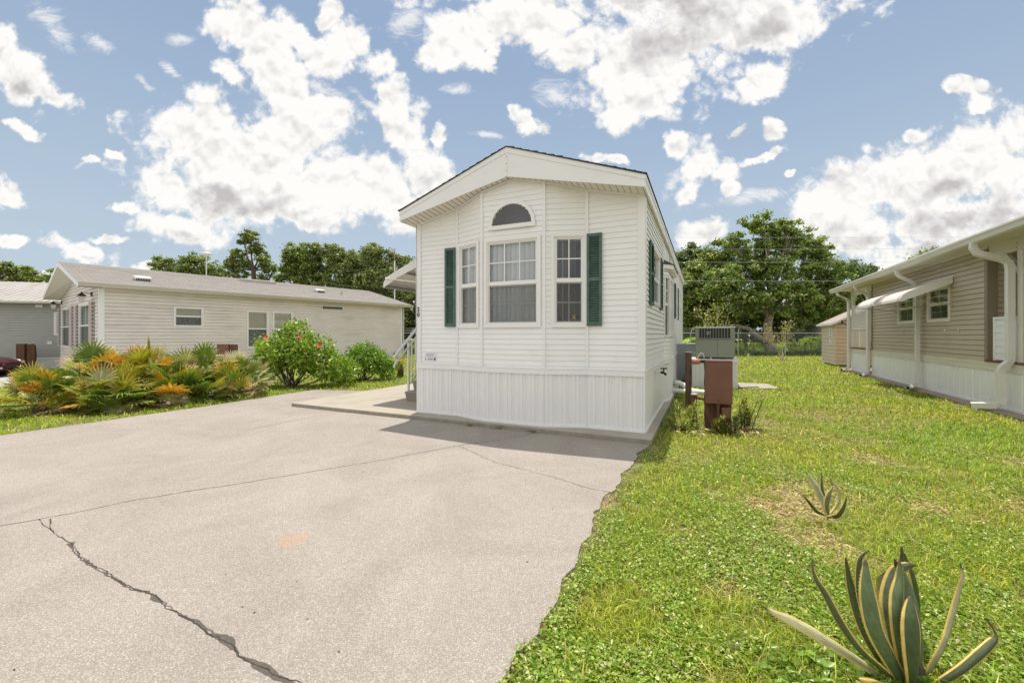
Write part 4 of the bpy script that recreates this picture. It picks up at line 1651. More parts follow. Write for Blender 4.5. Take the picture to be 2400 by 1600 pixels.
# weathered post with flood light
po = empty('wooden_post', (3.005, 7.18, 0), R(-22))
tag(po, 'weathered dark wooden post with a clay coloured lamp', 'wooden post')
b = MB()
b.cbox(-.05, .05, -.05, .05, -.05, 1.06, .006)
b.build('post', M['wood_dark'], po)
b = MB()
b.lathe([(0, 0), (.036, 0), (.047, .012), (.047, .13), (.043, .13), (.04, .10), (0, .1)])
fl = b.build('flood_lamp', M['terracotta'], po, True)
fl.matrix_local = Matrix.Translation((.055, -.03, .905)) @ Matrix.Rotation(R(86), 4, 'Y')
b = MB()
b.lathe([(0, .10), (.022, .10), (.025, .15), (.034, .17), (.028, .205), (0, .215)])
b.build('bulb', M['black'], fl, True)
b = MB()
b.tube([(.13, .0, .93), (.165, 0, 1.02), (.205, 0, 1.06), (.235, 0, 1.03), (.245, 0, .95)], .006, 6)
b.build('cable', M['pvc'], po)
b = MB()
b.box(-.052, .052, -.052, .052, 1.06, 1.064)
b.build('end_grain', M['bark_pale'], po)

# brown stub pipe and branch to the cabinet
pi = empty('water_pipe', (2.86, 6.62, 0), R(-20))
tag(pi, 'red brown painted water pipe standing between post and meter cabinet', 'water pipe')
b = MB()
b.tube([(0, 0, -.05), (0, 0, .34)], .024, 12)
b.tube([(0, 0, .22), (0, 0, .26), (0, 0, .40)], [.03, .042, .042], 12)
b.tube([(0, 0, .40), (0, 0, .42)], .046, 12)
b.build('riser', M['rust_brown'], pi)
b = MB()
b.tube([(.03, 0, .38), (.27, -.25, .37)], .024, 10)
b.tube([(.24, -.22, .37), (.26, -.24, .37)], .034, 10)
b.build('branch', M['rust_brown'], pi)
b = MB()
b.tube([(.255, -.25, .20), (.255, -.25, .44)], .011, 8)
b.tube([(.22, -.25, .445), (.29, -.25, .445)], .012, 8)
b.build('valve', M['black'], pi)
b = MB()
b.lathe([(0, .42), (.048, .42), (.048, .437), (0, .437)], seg=12)
b.build('cap', M['pvc'], pi)

# white sewer pipe from under the home
sp = empty('sewer_pipe', H2(0, 4.6, 0), HRZ)
tag(sp, 'white plastic drain pipes leaving the side of the home', 'drain pipe')
b = MB()
b.tube([(.03, -.45, .30), (.22, -.42, .30), (.30, -.45, .27), (.42, -.50, .17), (.58, -.52, .14), (.95, -.65, .12), (1.05, -.72, .02)], .055, 12)
b.build('upper_pipe', M['pvc'], sp, True)
b = MB()
b.tube([(.02, -.62, .16), (.40, -.60, .14), (.6, -.56, .13)], .05, 12)
b.build('lower_pipe', M['pvc'], sp, True)
b = MB()
b.tube([(.10, -.45, .30), (.14, -.45, .30)], .063, 12)
b.build('coupling', M['teal_curtain'], sp)
b = MB()
b.tube([(0, 0, 0), (.0, 0, .62)], .011, 8)
o = b.build('metal_rod', M['black'])
o.matrix_world = Matrix.Translation((2.52, 7.55, .02)) @ Matrix.Rotation(HRZ, 4, 'Z') @ Matrix.Rotation(R(-30), 4, 'Y') @ Matrix.Rotation(R(-24), 4, 'X')
tag(o, 'thin black rod leaning on the white drain pipes', 'rod')

b = MB()
b.cbox(-.13, .13, -.06, .08, -.03, .012, .01)
o = b.build('utility_cover', M['concrete_dirty'])
o.location, o.rotation_euler = (3.60, 6.1, 0), (0, 0, R(-25))
tag(o, 'small flat grey utility cover in the grass beside the spiky plants', 'utility cover')
b = MB()
b.tube([(0, 0, -.05), (0, 0, .27)], .035, 10)
b.tube([(0, 0, .27), (0, 0, .31)], .045, 10)
o = b.build('marker_pipe', M['pvc'])
o.location = (13.12, 23.4, 0)
tag(o, 'short white pipe standing in the far lawn before the oak', 'marker pipe')
b = MB()
b.tube([(1.5, 6.25, .03), (1.62, 6.3, .03), (1.75, 6.45, .03), (1.9, 6.5, .03), (1.98, 6.6, .03)], .012, 6)
o = b.build('garden_hose', M['bark_dark'])
o.location, o.rotation_euler = HO, (0, 0, HRZ)
tag(o, 'short dark hose lying on the concrete pad', 'hose')

# ------------------------------------------------------------------ the tan house on the right
tan = empty('tan_house', KO, KRZ)
tag(tan, 'tan sided house with striped window awnings and white downspouts', 'house')
TK = face_T((0, 0), (0, -1))       # x = -y local
w = MB(TK)
WA, WB = (-3.50, -2.42, 1.66, 2.47), (-5.34, -4.24, 1.66, 2.47)
hl = [(WA[0] + .04, WA[1] - .04, WA[2] + .04, WA[3] - .04), (WB[0] + .04, WB[1] - .04, WB[2] + .04, WB[3] - .04)]
siding(w, -7.50, -1.02, .855, 3.03, .1016, .014, hl, gap=.010)
w.T = face_T((0, 1.02), (1, 0))
siding(w, 0, 1.6, .855, 3.2, .1016, .014, gap=.010)           # reveal wall of the near porch, seen edge on
w.T = face_T((1.6, 1.02), (0, -1))
siding(w, 0, 5, .855, 3.2, .1016, .014, gap=.010)
w.T = face_T((5.4, 7.5), (-1, 0))
siding(w, 0, 5.4, .855, 3.2, .1016, .014, gap=.010)
w.build('siding_wall', M['tan_siding'], tan)
c = MB(TK)
c.box(-1.10, -1.02, -.022, 0, .84, 3.03)
c.box(-7.52, -7.44, -.022, 0, .84, 3.03)
c.box(-1.02, -1.0, -.02, .12, .84, 3.03)
c.build('corner_post', M['tan_dark'], tan)
s_ = MB(TK)
bnd = MB(TK)
rl = MB(TK)
s_.T = bnd.T = rl.T = TK
for a0, a1 in ((-9.8, -7.95), (-7.5, 3.5)):
    x = a0
    while x < a1:                                   # wide flat boards with a narrow double groove
        xe = min(x + .25, a1)
        s_.quad((x, -.012, .05), (xe - .03, -.012, .05), (xe - .03, -.012, .72), (x, -.012, .72))
        s_.quad((xe - .03, -.012, .05), (xe - .025, 0, .05), (xe - .025, 0, .72), (xe - .03, -.012, .72))
        s_.quad((xe - .025, 0, .05), (xe - .005, -.003, .05), (xe - .005, -.003, .72), (xe - .025, 0, .72))
        s_.quad((xe - .005, -.003, .05), (xe, -.012, .05), (xe, -.012, .72), (xe - .005, -.003, .72))
        x = xe
    bnd.box(a0, a1, -.030, 0, .70, .80)
    bnd.box(a0, a1, -.038, 0, .80, .85)
    rl.box(a0, a1, -.03, 0, .035, .075)
s_.build('skirting', M['white_porch'], tan)
bnd.build('trim_band', M['cream_trim'], tan)
rl.build('bottom_rail', M['white_porch'], tan)

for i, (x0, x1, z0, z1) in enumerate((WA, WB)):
    window(tan, TK, x0 + .05, x1 - .05, z0 + .04, z1 - .04, (z0 + z1) / 2, 2, 2, 2, casing=.045, blinds='flat', blind_mat='green_reflection',
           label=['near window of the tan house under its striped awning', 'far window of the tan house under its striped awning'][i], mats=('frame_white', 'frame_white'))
for x in (-2.05, -2.62, -4.30, -4.95):
    q = MB(TK)
    q.box(x - .022, x + .022, -.03, -.012, 1.42, 1.47)
    q.mat = 1
    q.box(x - .008, x + .01, -.033, -.03, 1.435, 1.455)
    q.build('weep_cover', [M['frame_white'], M['black']], tan)

# striped aluminium window awnings
M['awn_stripe'] = None
m, nt_ = new_mat('striped_awning')
g = G(nt_)
sp_ = g.node('ShaderNodeSeparateXYZ')
g.put(sp_.inputs[0], g.coord())
yv = sp_.outputs[1]


def band_at(c, w):
    return g.m('SUBTRACT', 1., g.ss(g.m('ABSOLUTE', g.m('SUBTRACT', yv, c)), w, w + .004))


st_ = None
for c0 in (3.55, 5.375):
    for oo in (-.62, -.585, -.55, -.50, .62, .585, .55, .50):
        q = band_at(c0 - .60 + oo, .012)
        st_ = q if st_ is None else g.m('MAXIMUM', st_, q)
cc = g.mix(g.m('MULTIPLY', st_, .8), (.74, .70, .63), (.36, .21, .17))
g.out(g.pbr(cc, .42))
M['awn_stripe'] = m
for (yc, i) in ((2.95, 0), (4.775, 1)):
    y0, y1 = yc - .69, yc + .69
    prof = [(-.03, 2.60), (-.33, 2.49), (-.58, 2.39), (-.75, 2.32), (-.85, 2.25), (-.895, 2.17), (-.90, 2.11)]
    q = MB()
    ys = np.linspace(y0, y1, 4 * 17 + 1)
    rows = [[(x - (0, .006, .006, 0)[k % 4] * .7, float(y), z + (0, .006, .006, 0)[k % 4]) for x, z in prof] for k, y in enumerate(ys)]
    for ra, rb_ in zip(rows[:-1], rows[1:]):
        for j in range(len(prof) - 1):
            q.quad(ra[j], ra[j + 1], rb_[j + 1], rb_[j])
    awo = q.build('window_awning', M['awn_stripe'], tan)
    awo['label'] = ['near striped awning over the larger looking window', 'far striped awning, partly behind the near one'][i]
    q = MB()
    for y in (y0, y1):
        up = [(x, z + .012) for x, z in prof]
        lo = [(-.87, 2.10), (-.77, 2.15), (-.55, 2.24), (-.03, 2.47)]
        q.prism(up + lo, y - .006, y + .006, 'y')
    q.build('awning_side', M['awn_white'], awo)
    q = MB()
    q.box(-.04, -.0, y0 - .04, y1 + .04, 2.585, 2.64)
    q.build('mounting_rail', M['cream_trim'], awo)
    q = MB()
    for y in (y0 + .02, y1 - .02):
        q.tube([(-.86, y, 2.13), (-.02, y, 2.02)], .010, 6)
        q.tube([(-.02, y, 2.02), (-.02, y, 1.98)], .012, 6)
    q.build('awning_arm', M['galv'], awo)

# eave: roof edge, gutter, soffit
q = MB()
q.quad((-.50, -5, 3.112), (-.50, 10.35, 3.112), (4.0, 10.35, 3.62), (4.0, -5, 3.62))
q.quad((-.50, -5, 3.10), (-.50, 10.35, 3.10), (-.50, 10.35, 3.112), (-.50, -5, 3.112))
q.quad((-.5, 10.35, 3.0), (4.0, 10.35, 3.5), (4.0, 10.35, 3.62), (-.5, 10.35, 3.112))
q.build('roof', M['metal_roof'], tan)
q = MB()
q.prism([(-.50, 2.968), (-.56, 2.985), (-.575, 3.05), (-.60, 3.07), (-.60, 3.095), (-.59, 3.095), (-.56, 3.075), (-.50, 3.05)], -5, 10.36, 'y')
q.mat = 1
q.box(-.566, -.50, -5, 10.355, 3.100, 3.122)
q.build('gutter', [M['pipe_tan'], M['white_trim']], tan)
q = MB()
q.box(-.50, 1.7, -5, 10.33, 3.03, 3.045)
q.box(-.50, -.485, -5, 10.33, 2.97, 3.03)
q.build('soffit', M['cream_trim'], tan)
q = MB(TK)
q.box(-7.5, -1.0, -.03, 0, 2.985, 3.03)
q.build('frieze', M['cream_trim'], tan)


def downspout(y, ykick, label=None, twist=0.):
    q = MB()
    e = -.13
    if y > 9 or abs(y - 7.4) < .3:
        pts = [(-.52, y, 2.98), (-.52, y, 2.90), (-.48, y + .0, 2.83), (e - .10, y + .15, 2.72), (e, y + .18, 2.60), (e, y + .18, .30), (e, y + .18, .16), (e - .08, y + .02, .11), (-.52, y - .62, .09)]
    else:
        pts = [(-.52, y, 2.98), (-.52, y, 2.90), (-.47, y, 2.82), (e - .12, y, 2.68), (e, y, 2.55), (e, y, .30), (e, y, .17), (e - .07, y - .1, .12), (-.50, y - .62, .09)]
    q.tube(pts, 0, sq=(.072, .085))
    q.mat = 1
    p = Vector(pts[-1])
    dq = (Vector(pts[-1]) - Vector(pts[-2])).normalized()
    q.tube([p + dq * .001, p + dq * .003], 0, sq=(.06, .07))
    o = soft(q.build('downspout', [M['pipe_tan'], M['black']], tan), .008)
    return o


downspout(9.45, 0)
downspout(7.25, 0)
downspout(3.72, 0)
# near downspout jogs round the deck edge
q = MB()
y = .20
pts = [(-.52, y + .02, 2.98), (-.53, y + .02, 2.90), (-.49, y, 2.80), (-.42, y - .02, 2.76), (-.18, y - .03, 2.66), (-.11, y - .03, 2.60), (-.09, y - .03, 2.50), (-.09, y - .03, 1.0), (-.09, y - .03, .90), (-.17, y + .02, .78), (-.19, y + .03, .70), (-.17, y - .0, .25), (-.19, y - .02, .17), (-.25, y + .02, .13), (-.52, y + .12, .10)]
q.tube(pts, 0, sq=(.095, .085))
q.mat = 1
q.tube([(-.521, y + .12, .10), (-.523, y + .121, .10)], 0, sq=(.08, .07))
soft(q.build('downspout', [M['pipe_tan'], M['black']], tan), .012)

# near porch: posts, brackets, beam, white railing panels, red brown deck edge, dark opening behind
q = MB()
q.box(.0, .12, -5, 1.0, 2.80, 3.03)
q.mat = 1
q.tube([(-.002, .18, 2.93), (0, .18, 2.93)], .012, 8)
q.tube([(-.002, .19, 2.85), (0, .19, 2.85)], .012, 8)
q.build('porch_beam', [M['cream_trim'], M['black']], tan)
for y in (.02, -2.2):
    q = MB()
    q.cbox(-.012, .10, y - .0, y + .13, .85, 2.80, .006)
    q.prism([(y + .13, 2.35), (y + .13, 2.46), (y + .50, 2.80), (y + .60, 2.80)], .02, .08, 'x')
    q.prism([(y, 2.35), (y, 2.46), (y - .36, 2.80), (y - .46, 2.80)], .02, .08, 'x')
    q.build('porch_post', M['cream_trim'], tan)
for a0, a1 in ((.15, .88), (-2.05, .0)):
    q = MB(face_T((0.03, 0), (0, -1)))
    siding(q, -a1, -a0, .90, 1.64, .125, .012)
    q.box(-a1, -a0, -.03, .05, 1.64, 1.685)
    q.box(-a1 - .0, -a1 + .06, -.026, .05, .89, 1.64)
    q.box(-a0 - .05, -a0, -.026, .05, .89, 1.64)
    q.build('porch_panel', M['white_porch'], tan)
q = MB()
q.box(-.055, 1.6, -5, 1.02, .852, .888)
q.build('porch_deck', M['deck_brown'], tan)
q = MB(face_T((1.6, 1.02), (0, -1)))
q.box(.25, 1.35, -.05, .02, 1.0, 2.75)
dw = q.build('porch_window', M['frame_white'], tan)
q = MB(face_T((1.6, 1.02), (0, -1)))
q.box(.32, 1.28, -.056, -.05, 1.07, 2.68)
q.build('pane', M['dark_room'], dw)
# far porch: lattice over two light panes
q = MB(TK)
fr = [(-9.72, -9.62), (-7.98, -7.90), (-8.86, -8.80)]
for a0, a1 in fr[:2]:
    q.box(a0, a1, -.03, .07, .85, 2.98)
q.box(-9.62, -7.98, -.02, .05, 1.54, 1.59)
q.box(-8.83, -8.78, -.02, .05, .90, 1.54)
q.box(-9.62, -7.98, -.02, .05, 2.80, 2.98)
q.build('porch_frame', M['white_porch'], tan)
q = MB(TK)
n = 22
xa, xb, za, zb = -9.62, -7.98, 1.59, 2.42
d = .075
import itertools
for sgn in (1, -1):
    k = -30
    while k < 40:
        x0_ = xa + k * d
        # clip a diagonal to the rectangle
        pts = []
        for x_, z_ in ((x0_, za if sgn > 0 else zb), (x0_ + (zb - za), zb if sgn > 0 else za)):
            pts.append([x_, z_])
        (p, zp), (r_, zr) = pts
        if r_ > xa and p < xb:
            sl2 = (zr - zp) / (r_ - p)
            if p < xa:
                zp += sl2 * (xa - p)
                p = xa
            if r_ > xb:
                zr += sl2 * (xb - r_)
                r_ = xb
            yo = .010 if sgn > 0 else .014
            q.add([(p, yo, zp - .017), (r_, yo, zr - .017), (r_, yo, zr + .017), (p, yo, zp + .017)], [(0, 1, 2, 3)])
        k += 1
q.build('lattice', M['white_porch'], tan)
q = MB(TK)
q.box(-9.62, -7.98, .02, .03, .90, 1.54)
q.build('porch_screen', M['shed_cream'], tan)
q = MB(TK)
q.box(-9.75, -7.85, -.05, .3, .852, .885)
q.build('porch_deck', M['deck_brown'], tan)
q = MB(TK)
q.box(-9.8, -7.5, -.01, .06, 2.82, 3.02)
q.prism([(-9.62, 2.45), (-9.62, 2.55), (-9.2, 2.82), (-9.32, 2.82)], 0, .05, 'y')
q.prism([(-7.98, 2.45), (-7.98, 2.55), (-8.4, 2.82), (-8.28, 2.82)], 0, .05, 'y')
q.build('porch_beam', M['cream_trim'], tan)
# little satellite arm seen at the far corner
q = MB()
q.tube([(-.05, 9.75, 1.62), (-.28, 9.85, 1.84)], .014, 6)
q.tube([(-.30, 9.8, 1.78), (-.26, 9.9, 1.90)], .03, 6)
q.mat = 1
q.tube([(-.27, 9.85, 1.84), (-.14, 9.85, 1.82)], .016, 6)
q.build('wall_lamp', [M['grille'], M['alu']], tan)

# ------------------------------------------------------------------ garden shed
SH = Vector((14.0, 18.25, 0))
srz = KRZ
shed = empty('garden_shed', SH, srz)
tag(shed, 'cream garden shed with warm bounced light painted on its gable beside the far porch of the tan house', 'shed')
q = MB(face_T((0, 2.55), (0, -1)))
siding(q, 0, 2.55, .06, 1.90, .16, .014, [(1.55, 1.95, 1.02, 1.66)], gap=.014)
q.build('side_wall', M['shed_cream'], shed)
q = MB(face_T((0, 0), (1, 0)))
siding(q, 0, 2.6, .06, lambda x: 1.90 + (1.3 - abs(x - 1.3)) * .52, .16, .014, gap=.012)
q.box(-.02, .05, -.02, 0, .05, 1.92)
q.build('gable_wall', M['shed_warm_lit'], shed)
q = MB()
for s_x, xe, xm in ((0, -.16, 1.3), (0, 2.76, 1.3)):
    za, zm = 1.90 - .16 * .52, 1.90 + 1.3 * .52
    q.add([(xe, -.22, za), (xm, -.22, zm), (xm, 2.75, zm), (xe, 2.75, za), (xe, -.22, za + .04), (xm, -.22, zm + .04), (xm, 2.75, zm + .04), (xe, 2.75, za + .04)],
          [(4, 5, 6, 7), (0, 3, 2, 1), (0, 1, 5, 4), (3, 7, 6, 2), (0, 4, 7, 3)])
rfo = q.build('roof', M['shed_roof'], shed)
q = MB()
za, zm = 1.90 - .16 * .52, 1.90 + 1.3 * .52
q.add([(-.17, -.235, za - .05), (1.3, -.235, zm - .05), (1.3, -.235, zm + .045), (-.17, -.235, za + .045), (-.17, -.22, za - .05), (1.3, -.22, zm - .05), (1.3, -.22, zm + .045), (-.17, -.22, za + .045)], [(0, 1, 2, 3), (0, 4, 5, 1), (3, 2, 6, 7)])
q.box(-.185, -.16, -.22, 2.76, za - .05, za + .045)
q.build('fascia', M['white_trim'], rfo)
window(shed, face_T((0, 2.55), (0, -1)), 1.57, 1.93, 1.04, 1.64, 1.34, 1, 1, 1, casing=.05, blinds='none', screen=False)
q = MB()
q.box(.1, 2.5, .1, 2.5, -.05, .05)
q.build('under_floor_shade', M['black'], shed)  # solid black block painted in for the shade beneath the raised floor

be = empty('potting_cart', Vector((14.25, 17.3, 0)) + KX * .35, srz)
tag(be, 'pale potting cart with a red brown box in front of the warm lit shed gable', 'cart')
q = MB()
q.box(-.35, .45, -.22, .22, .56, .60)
q.build('shelf', M['shed_warm_lit'], be)
for x, y in ((-.31, -.18), (.4, -.18), (-.31, .18), (.4, .18)):
    q = MB()
    q.tube([(x, y, .56), (x + .02, y, .4), (x - .03, y, .03), (x - .08, y, 0)], .016, 6)
    q.build('leg', M['alu'], be)
bx = MB()
bx.cbox(-.36, .40, -.12, .22, .88, 1.06, .01)
bx.build('planter_box', M['red_box'], be)
q = MB()
q.tube([(-.34, .18, .6), (-.34, .18, .9)], .016, 6)
q.tube([(.4, .18, .6), (.4, .18, .9)], .016, 6)
q.build('upright', M['grille'], be)
q = MB()
q.tube([(-.25, -.1, .62), (.1, .0, .70), (.38, -.05, .63)], .03, 6)
q.tube([(-.2, .05, .66), (.2, -.1, .74)], .025, 6)
q.build('tool_bundle', M['bark_pale'], be)

# ------------------------------------------------------------------ chain link fence at the back
fence = empty('chain_link_fence', (0, 27, 0), 0)
tag(fence, 'galvanised chain link fence with barbed wire arms at the back of the plots', 'fence')
FX = np.arange(-26, 60.1, 3.05)
fy = lambda x: 0.6 - .012 * x
q = MB()
q.tube([(-26, fy(-26), 1.47), (60, fy(60), 1.47)], .024, 6)
q.build('top_rail', M['fence_metal'], fence)
for x in FX:
    q = MB()
    x = float(x) + 1.05
    q.tube([(x, fy(x), -.1), (x, fy(x), 1.47)], .028, 6)
    q.tube([(x, fy(x), 1.46), (x + .16, fy(x) + .12, 1.80)], .016, 6)
    q.build('post', M['fence_metal'], fence)
q = MB()
for h in (.10, .20, .30):
    q.tube([(-26, fy(-26) + h * .4, 1.48 + h), (60, fy(60) + h * .4, 1.48 + h)], .004, 3, cap=False)
q.build('barbed_wire', M['fence_metal'], fence)
# the woven mesh
dd_, zt_ = .11, 1.46
N = int(86 / dd_)
i = np.arange(-14, N)
V, F = [], []
for sgn in (1, -1):
    x0 = -26 + i * dd_
    x1 = x0 + zt_
    z0 = np.zeros_like(x0) if sgn > 0 else np.full_like(x0, zt_)
    z1 = zt_ - z0
    yv0, yv1 = .6 - .012 * x0, .6 - .012 * x1
    w = .0028
    blk = np.stack([np.stack([x0, yv0, z0 - w], 1), np.stack([x1, yv1, z1 - w], 1), np.stack([x1, yv1, z1 + w], 1), np.stack([x0, yv0, z0 + w], 1)], 1).reshape(-1, 3)
    F.append(np.arange(len(i) * 4).reshape(-1, 4) + sum(len(v) for v in V))
    V.append(blk)
arrays_mesh('wire_mesh', np.concatenate(V), np.concatenate(F), None, M['fence_metal'], fence)

# ------------------------------------------------------------------ overhead wires
wires = []


def wire(p0, p1, sag, lab, r=.006):
    q = MB()
    n = 24
    pts = []
    for k in range(n + 1):
        t = k / n
        p = Vector(p0) * (1 - t) + Vector(p1) * t
        p.z -= sag * 4 * t * (1 - t)
        pts.append(p)
    q.tube(pts, r, 4, cap=False)
    o = q.build('overhead_wire', M['fence_metal'])
    tag(o, lab, 'wire', 'overhead wires crossing behind the homes')


labs = ['topmost overhead wire passing over the top of the tall oak', 'second overhead wire down, cutting the upper crown of the tall oak', 'third overhead wire down, crossing the middle of the tall oak', 'lowest overhead wire crossing the lower crown of the tall oak']
for z, lab in zip((7.40, 6.68, 5.88, 4.72), labs):
    wire((1.2, 26.0, z - .02), (46, 26.0, z + .12), .10, lab)
for (z, lab) in ((7.3, 'upper overhead wire before the trees behind the cream roof'), (6.45, 'middle overhead wire before the trees behind the cream roof'), (5.9, 'lowest overhead wire before the trees behind the cream roof')):
    wire((1.0, 26.0, z), (-42, 58, z + .4), .5, lab)
up_ = empty('utility_pole', (1.1, 26.0, 0))
q = MB()
q.tube([(0, 0, -.2), (0, 0, 7.9)], [.14, .10], 10)
q.build('pole', M['bark_dark'], up_)
q = MB()
for z in (7.35, 6.6, 5.9, 4.72):
    q.tube([(-.18, 0, z), (.18, 0, z)], .03, 6)
q.build('insulator', M['fence_metal'], up_)
tag(up_, 'wooden utility pole behind the white home', 'utility pole')
# white mast left of the home
ma = at(925, 700, 30)
ms = empty('flag_mast', (ma.x, 30, 0))
q = MB()
q.tube([(0, 0, 0), (0, 0, 6.6)], .045, 8)
q.build('pole', M['white_trim'], ms)
q = MB()
q.tube([(0, 0, 6.6), (0, 0, 7.5)], .03, 6)
q.tube([(0, 0, 5.4), (0, 0, 5.7)], .048, 6)
q.build('painted_band', M['pink_paint'], ms)
tag(ms, 'tall thin white mast with faded pink bands before the trees', 'mast')

# ------------------------------------------------------------------ cream house on the left
LO = Vector((-15.04, 14.6, 0))
LRZ = math.atan2(.8, .6)
LX, LY = Vector((.6, .8, 0)), Vector((-.8, .6, 0))
cream = empty('cream_house', LO, LRZ)
tag(cream, 'long cream sided house with mildewed siding and a grey shingle roof', 'house')
TL = face_T((.6, .3), (1, 0))                 # x along wall from the front corner
wins = [(2.14, 3.18, 1.67, 2.50), (4.81, 5.76, .75, 2.46), (5.92, 6.89, .75, 2.46)]
lou = (8.36, 9.55, 2.66, 2.89)
w = MB(TL)
siding(w, .0, 13.5, .0, 3.06, .1334, .014, [(a + .04, b - .04, c + .04, d - .04) for a, b, c, d in wins], gap=.010)
w.T = face_T((.6, 8.9), (0, -1))
gwin = [(-.10, 2.75, .77, 2.60), (4.57, 7.15, .77, 2.60)]
siding(w, -.4, 8.6, -.5, lambda x: 3.05 + (4.3 - abs(x - 4.3)) * .21, .1334, .014, [(a + .04, b - .04, c + .04, d - .04) for a, b, c, d in gwin], seg=.3, gap=.014)
w.T = face_T((14.1, .3), (0, 1))
siding(w, 0, 8.6, -.2, lambda x: 3.05 + (4.3 - abs(x - 4.3)) * .26, .1334, .014, seg=.4)
w.build('siding_wall', M['cream_siding'], cream)
q = MB(TL)
q.box(-.03, .12, -.025, 0, -.4, 3.05)
q.box(13.42, 13.52, -.025, 0, -.2, 3.05)
q.box(-.03, 0, 0, .12, -.4, 3.05)
q.build('corner_post', M['white_trim'], cream)
q = MB(TL)
ribbed(q, 0, 13.5, -.3, .02)
q.build('skirting', M['skirt'], cream)
for (a, b, c, d), lb in zip(wins, ('small upper window near the front of the long cream wall', 'left one of the paired tall windows of the long cream wall', 'right one of the paired tall windows, behind the hibiscus')):
    mt = (c + d) / 2 + .02
    window(cream, TL, a + .05, b - .05, c + .04, d - .04, mt, 1, 1, 1, casing=.04, blinds='flat', blind_mat='blind_dim', label=lb)
    # pale shade drawn over the upper half
    q = MB(TL)
    q.box(a + .06, b - .06, .075, .085, mt - .02, d - .05)
    q.build('roller_shade', M['shed_cream'], cream)
q = MB(TL)
a, b, c, d = lou
q.box(a, b, -.04, 0, c, c + .03)
q.box(a, b, -.04, 0, d - .03, d)
q.box(a, a + .03, -.04, 0, c + .03, d - .03)
q.box(b - .03, b, -.04, 0, c + .03, d - .03)
q.box(a + .07, b - .07, -.03, -.015, c + .05, c + .065)
q.box(a + .07, b - .07, -.03, -.015, d - .065, d - .05)
lo_ = q.build('transom_window', M['frame_white'], cream)
q = MB(TL)
q.box(a + .03, b - .03, -.02, -.014, c + .03, d - .03)
q.build('dark_pane', M['grille'], lo_)
# front gable: windows, slim shutters, lanterns
TG = face_T((.6, 8.9), (0, -1))
for (a, b, c, d), lb in zip(gwin, ('far window of the cream gable', 'near window of the cream gable with teal curtain')):
    window(cream, TG, a + .05, b - .05, c + .04, d - .04, 1.72, 2, 1, 1, casing=.05, blinds='flat', blind_mat='teal_curtain', label=lb)
M['shutter_mauve'] = simple('faded_shutter', (.60, .55, .53), .6, var=.12)
M['shutter_tick'] = simple('shutter_louvre', (.50, .36, .34), .6, var=.1)
M['clip_dark'] = simple('clip', (.10, .10, .13), .5)
for a, b in ((-.38, -.16), (2.82, 3.4), (4.0, 4.5), (7.22, 7.7)):
    q = MB(TG)
    q.box(a, b, -.10, -.015, .80, 2.62)
    sh = q.build('gable_shutter', M['shutter_mauve'], cream)
    q = MB(TG)
    for k in range(24):
        z = .86 + k * .072
        q.box(a - .004, b + .02, -.112, -.10, z, z + .03)
    q.build('louvres', M['shutter_tick'], sh)
    q = MB(TG)
    for k in range(12):
        z = .9 + k * .145
        q.box(b + .0, b + .03, -.08, -.04, z, z + .05)
    q.build('mounting_clip', M['clip_dark'], sh)
for x in (7.3, .15):
    ln = MB(TG)
    ln.tube([(x, -.02, 2.82), (x, -.02, 2.98)], .04, 8)
    ln.tube([(x, -.03, 2.90), (x, -.16, 2.95), (x, -.30, 2.93)], .012, 6)
    ln.add([(x + sx * .13, -.30 + sy * .13, 2.80) for sx, sy in ((-1, -1), (1, -1), (1, 1), (-1, 1))] + [(x + sx * .03, -.30 + sy * .03, 2.92) for sx, sy in ((-1, -1), (1, -1), (1, 1), (-1, 1))],
           [(0, 1, 5, 4), (1, 2, 6, 5), (2, 3, 7, 6), (3, 0, 4, 7), (4, 5, 6, 7)])
    ln.tube([(x, -.30, 2.92), (x, -.30, 2.97)], .02, 6)
    l = ln.build('wall_lantern', M['bronze'], cream)
    ln = MB(TG)
    ln.add([(x + sx * .09, -.30 + sy * .09, 2.80) for sx, sy in ((-1, -1), (1, -1), (1, 1), (-1, 1))] + [(x + sx * .06, -.30 + sy * .06, 2.60) for sx, sy in ((-1, -1), (1, -1), (1, 1), (-1, 1))],
           [(0, 4, 5, 1), (1, 5, 6, 2), (2, 6, 7, 3), (3, 7, 4, 0), (7, 6, 5, 4)])
    ln.build('lantern_glass', M['lens'], l)
# roof in tabs, fascia, gutter, soffit
EZ, RZ_ = 3.19, 4.375
q = MB()
n = 24
for sgn in (0, 1):
    for k in range(n):
        t0, t1 = k / n, (k + 1) / n
        y0_, y1_ = 4.6 * t0, 4.6 * t1
        if sgn:
            y0_, y1_ = 9.2 - y0_, 9.2 - y1_
        z0_, z1_ = EZ + (RZ_ - EZ) * t0, EZ + (RZ_ - EZ) * t1
        q.quad((0, y0_, z0_ + .012), (14.7, y0_, z0_ + .012), (14.7, y1_, z1_ + .002), (0, y1_, z1_ + .002))
        q.quad((0, y0_, z0_), (14.7, y0_, z0_), (14.7, y0_, z0_ + .012), (0, y0_, z0_ + .012))
rfl = q.build('shingle_roof', M['shingle_left'], cream)
q = MB()
for ys_, ye in ((0, 4.6), (9.2, 4.6)):
    for x in (0, 14.68):
        q.add([(x, ys_, EZ - .17), (x, ye, RZ_ - .20), (x, ye, RZ_), (x, ys_, EZ), (x + .02, ys_, EZ - .17), (x + .02, ye, RZ_ - .20), (x + .02, ye, RZ_), (x + .02, ys_, EZ)],
              [(0, 1, 2, 3), (4, 7, 6, 5), (0, 4, 5, 1), (3, 2, 6, 7), (0, 3, 7, 4)])
q.build('gable_fascia', M['white_trim'], cream)
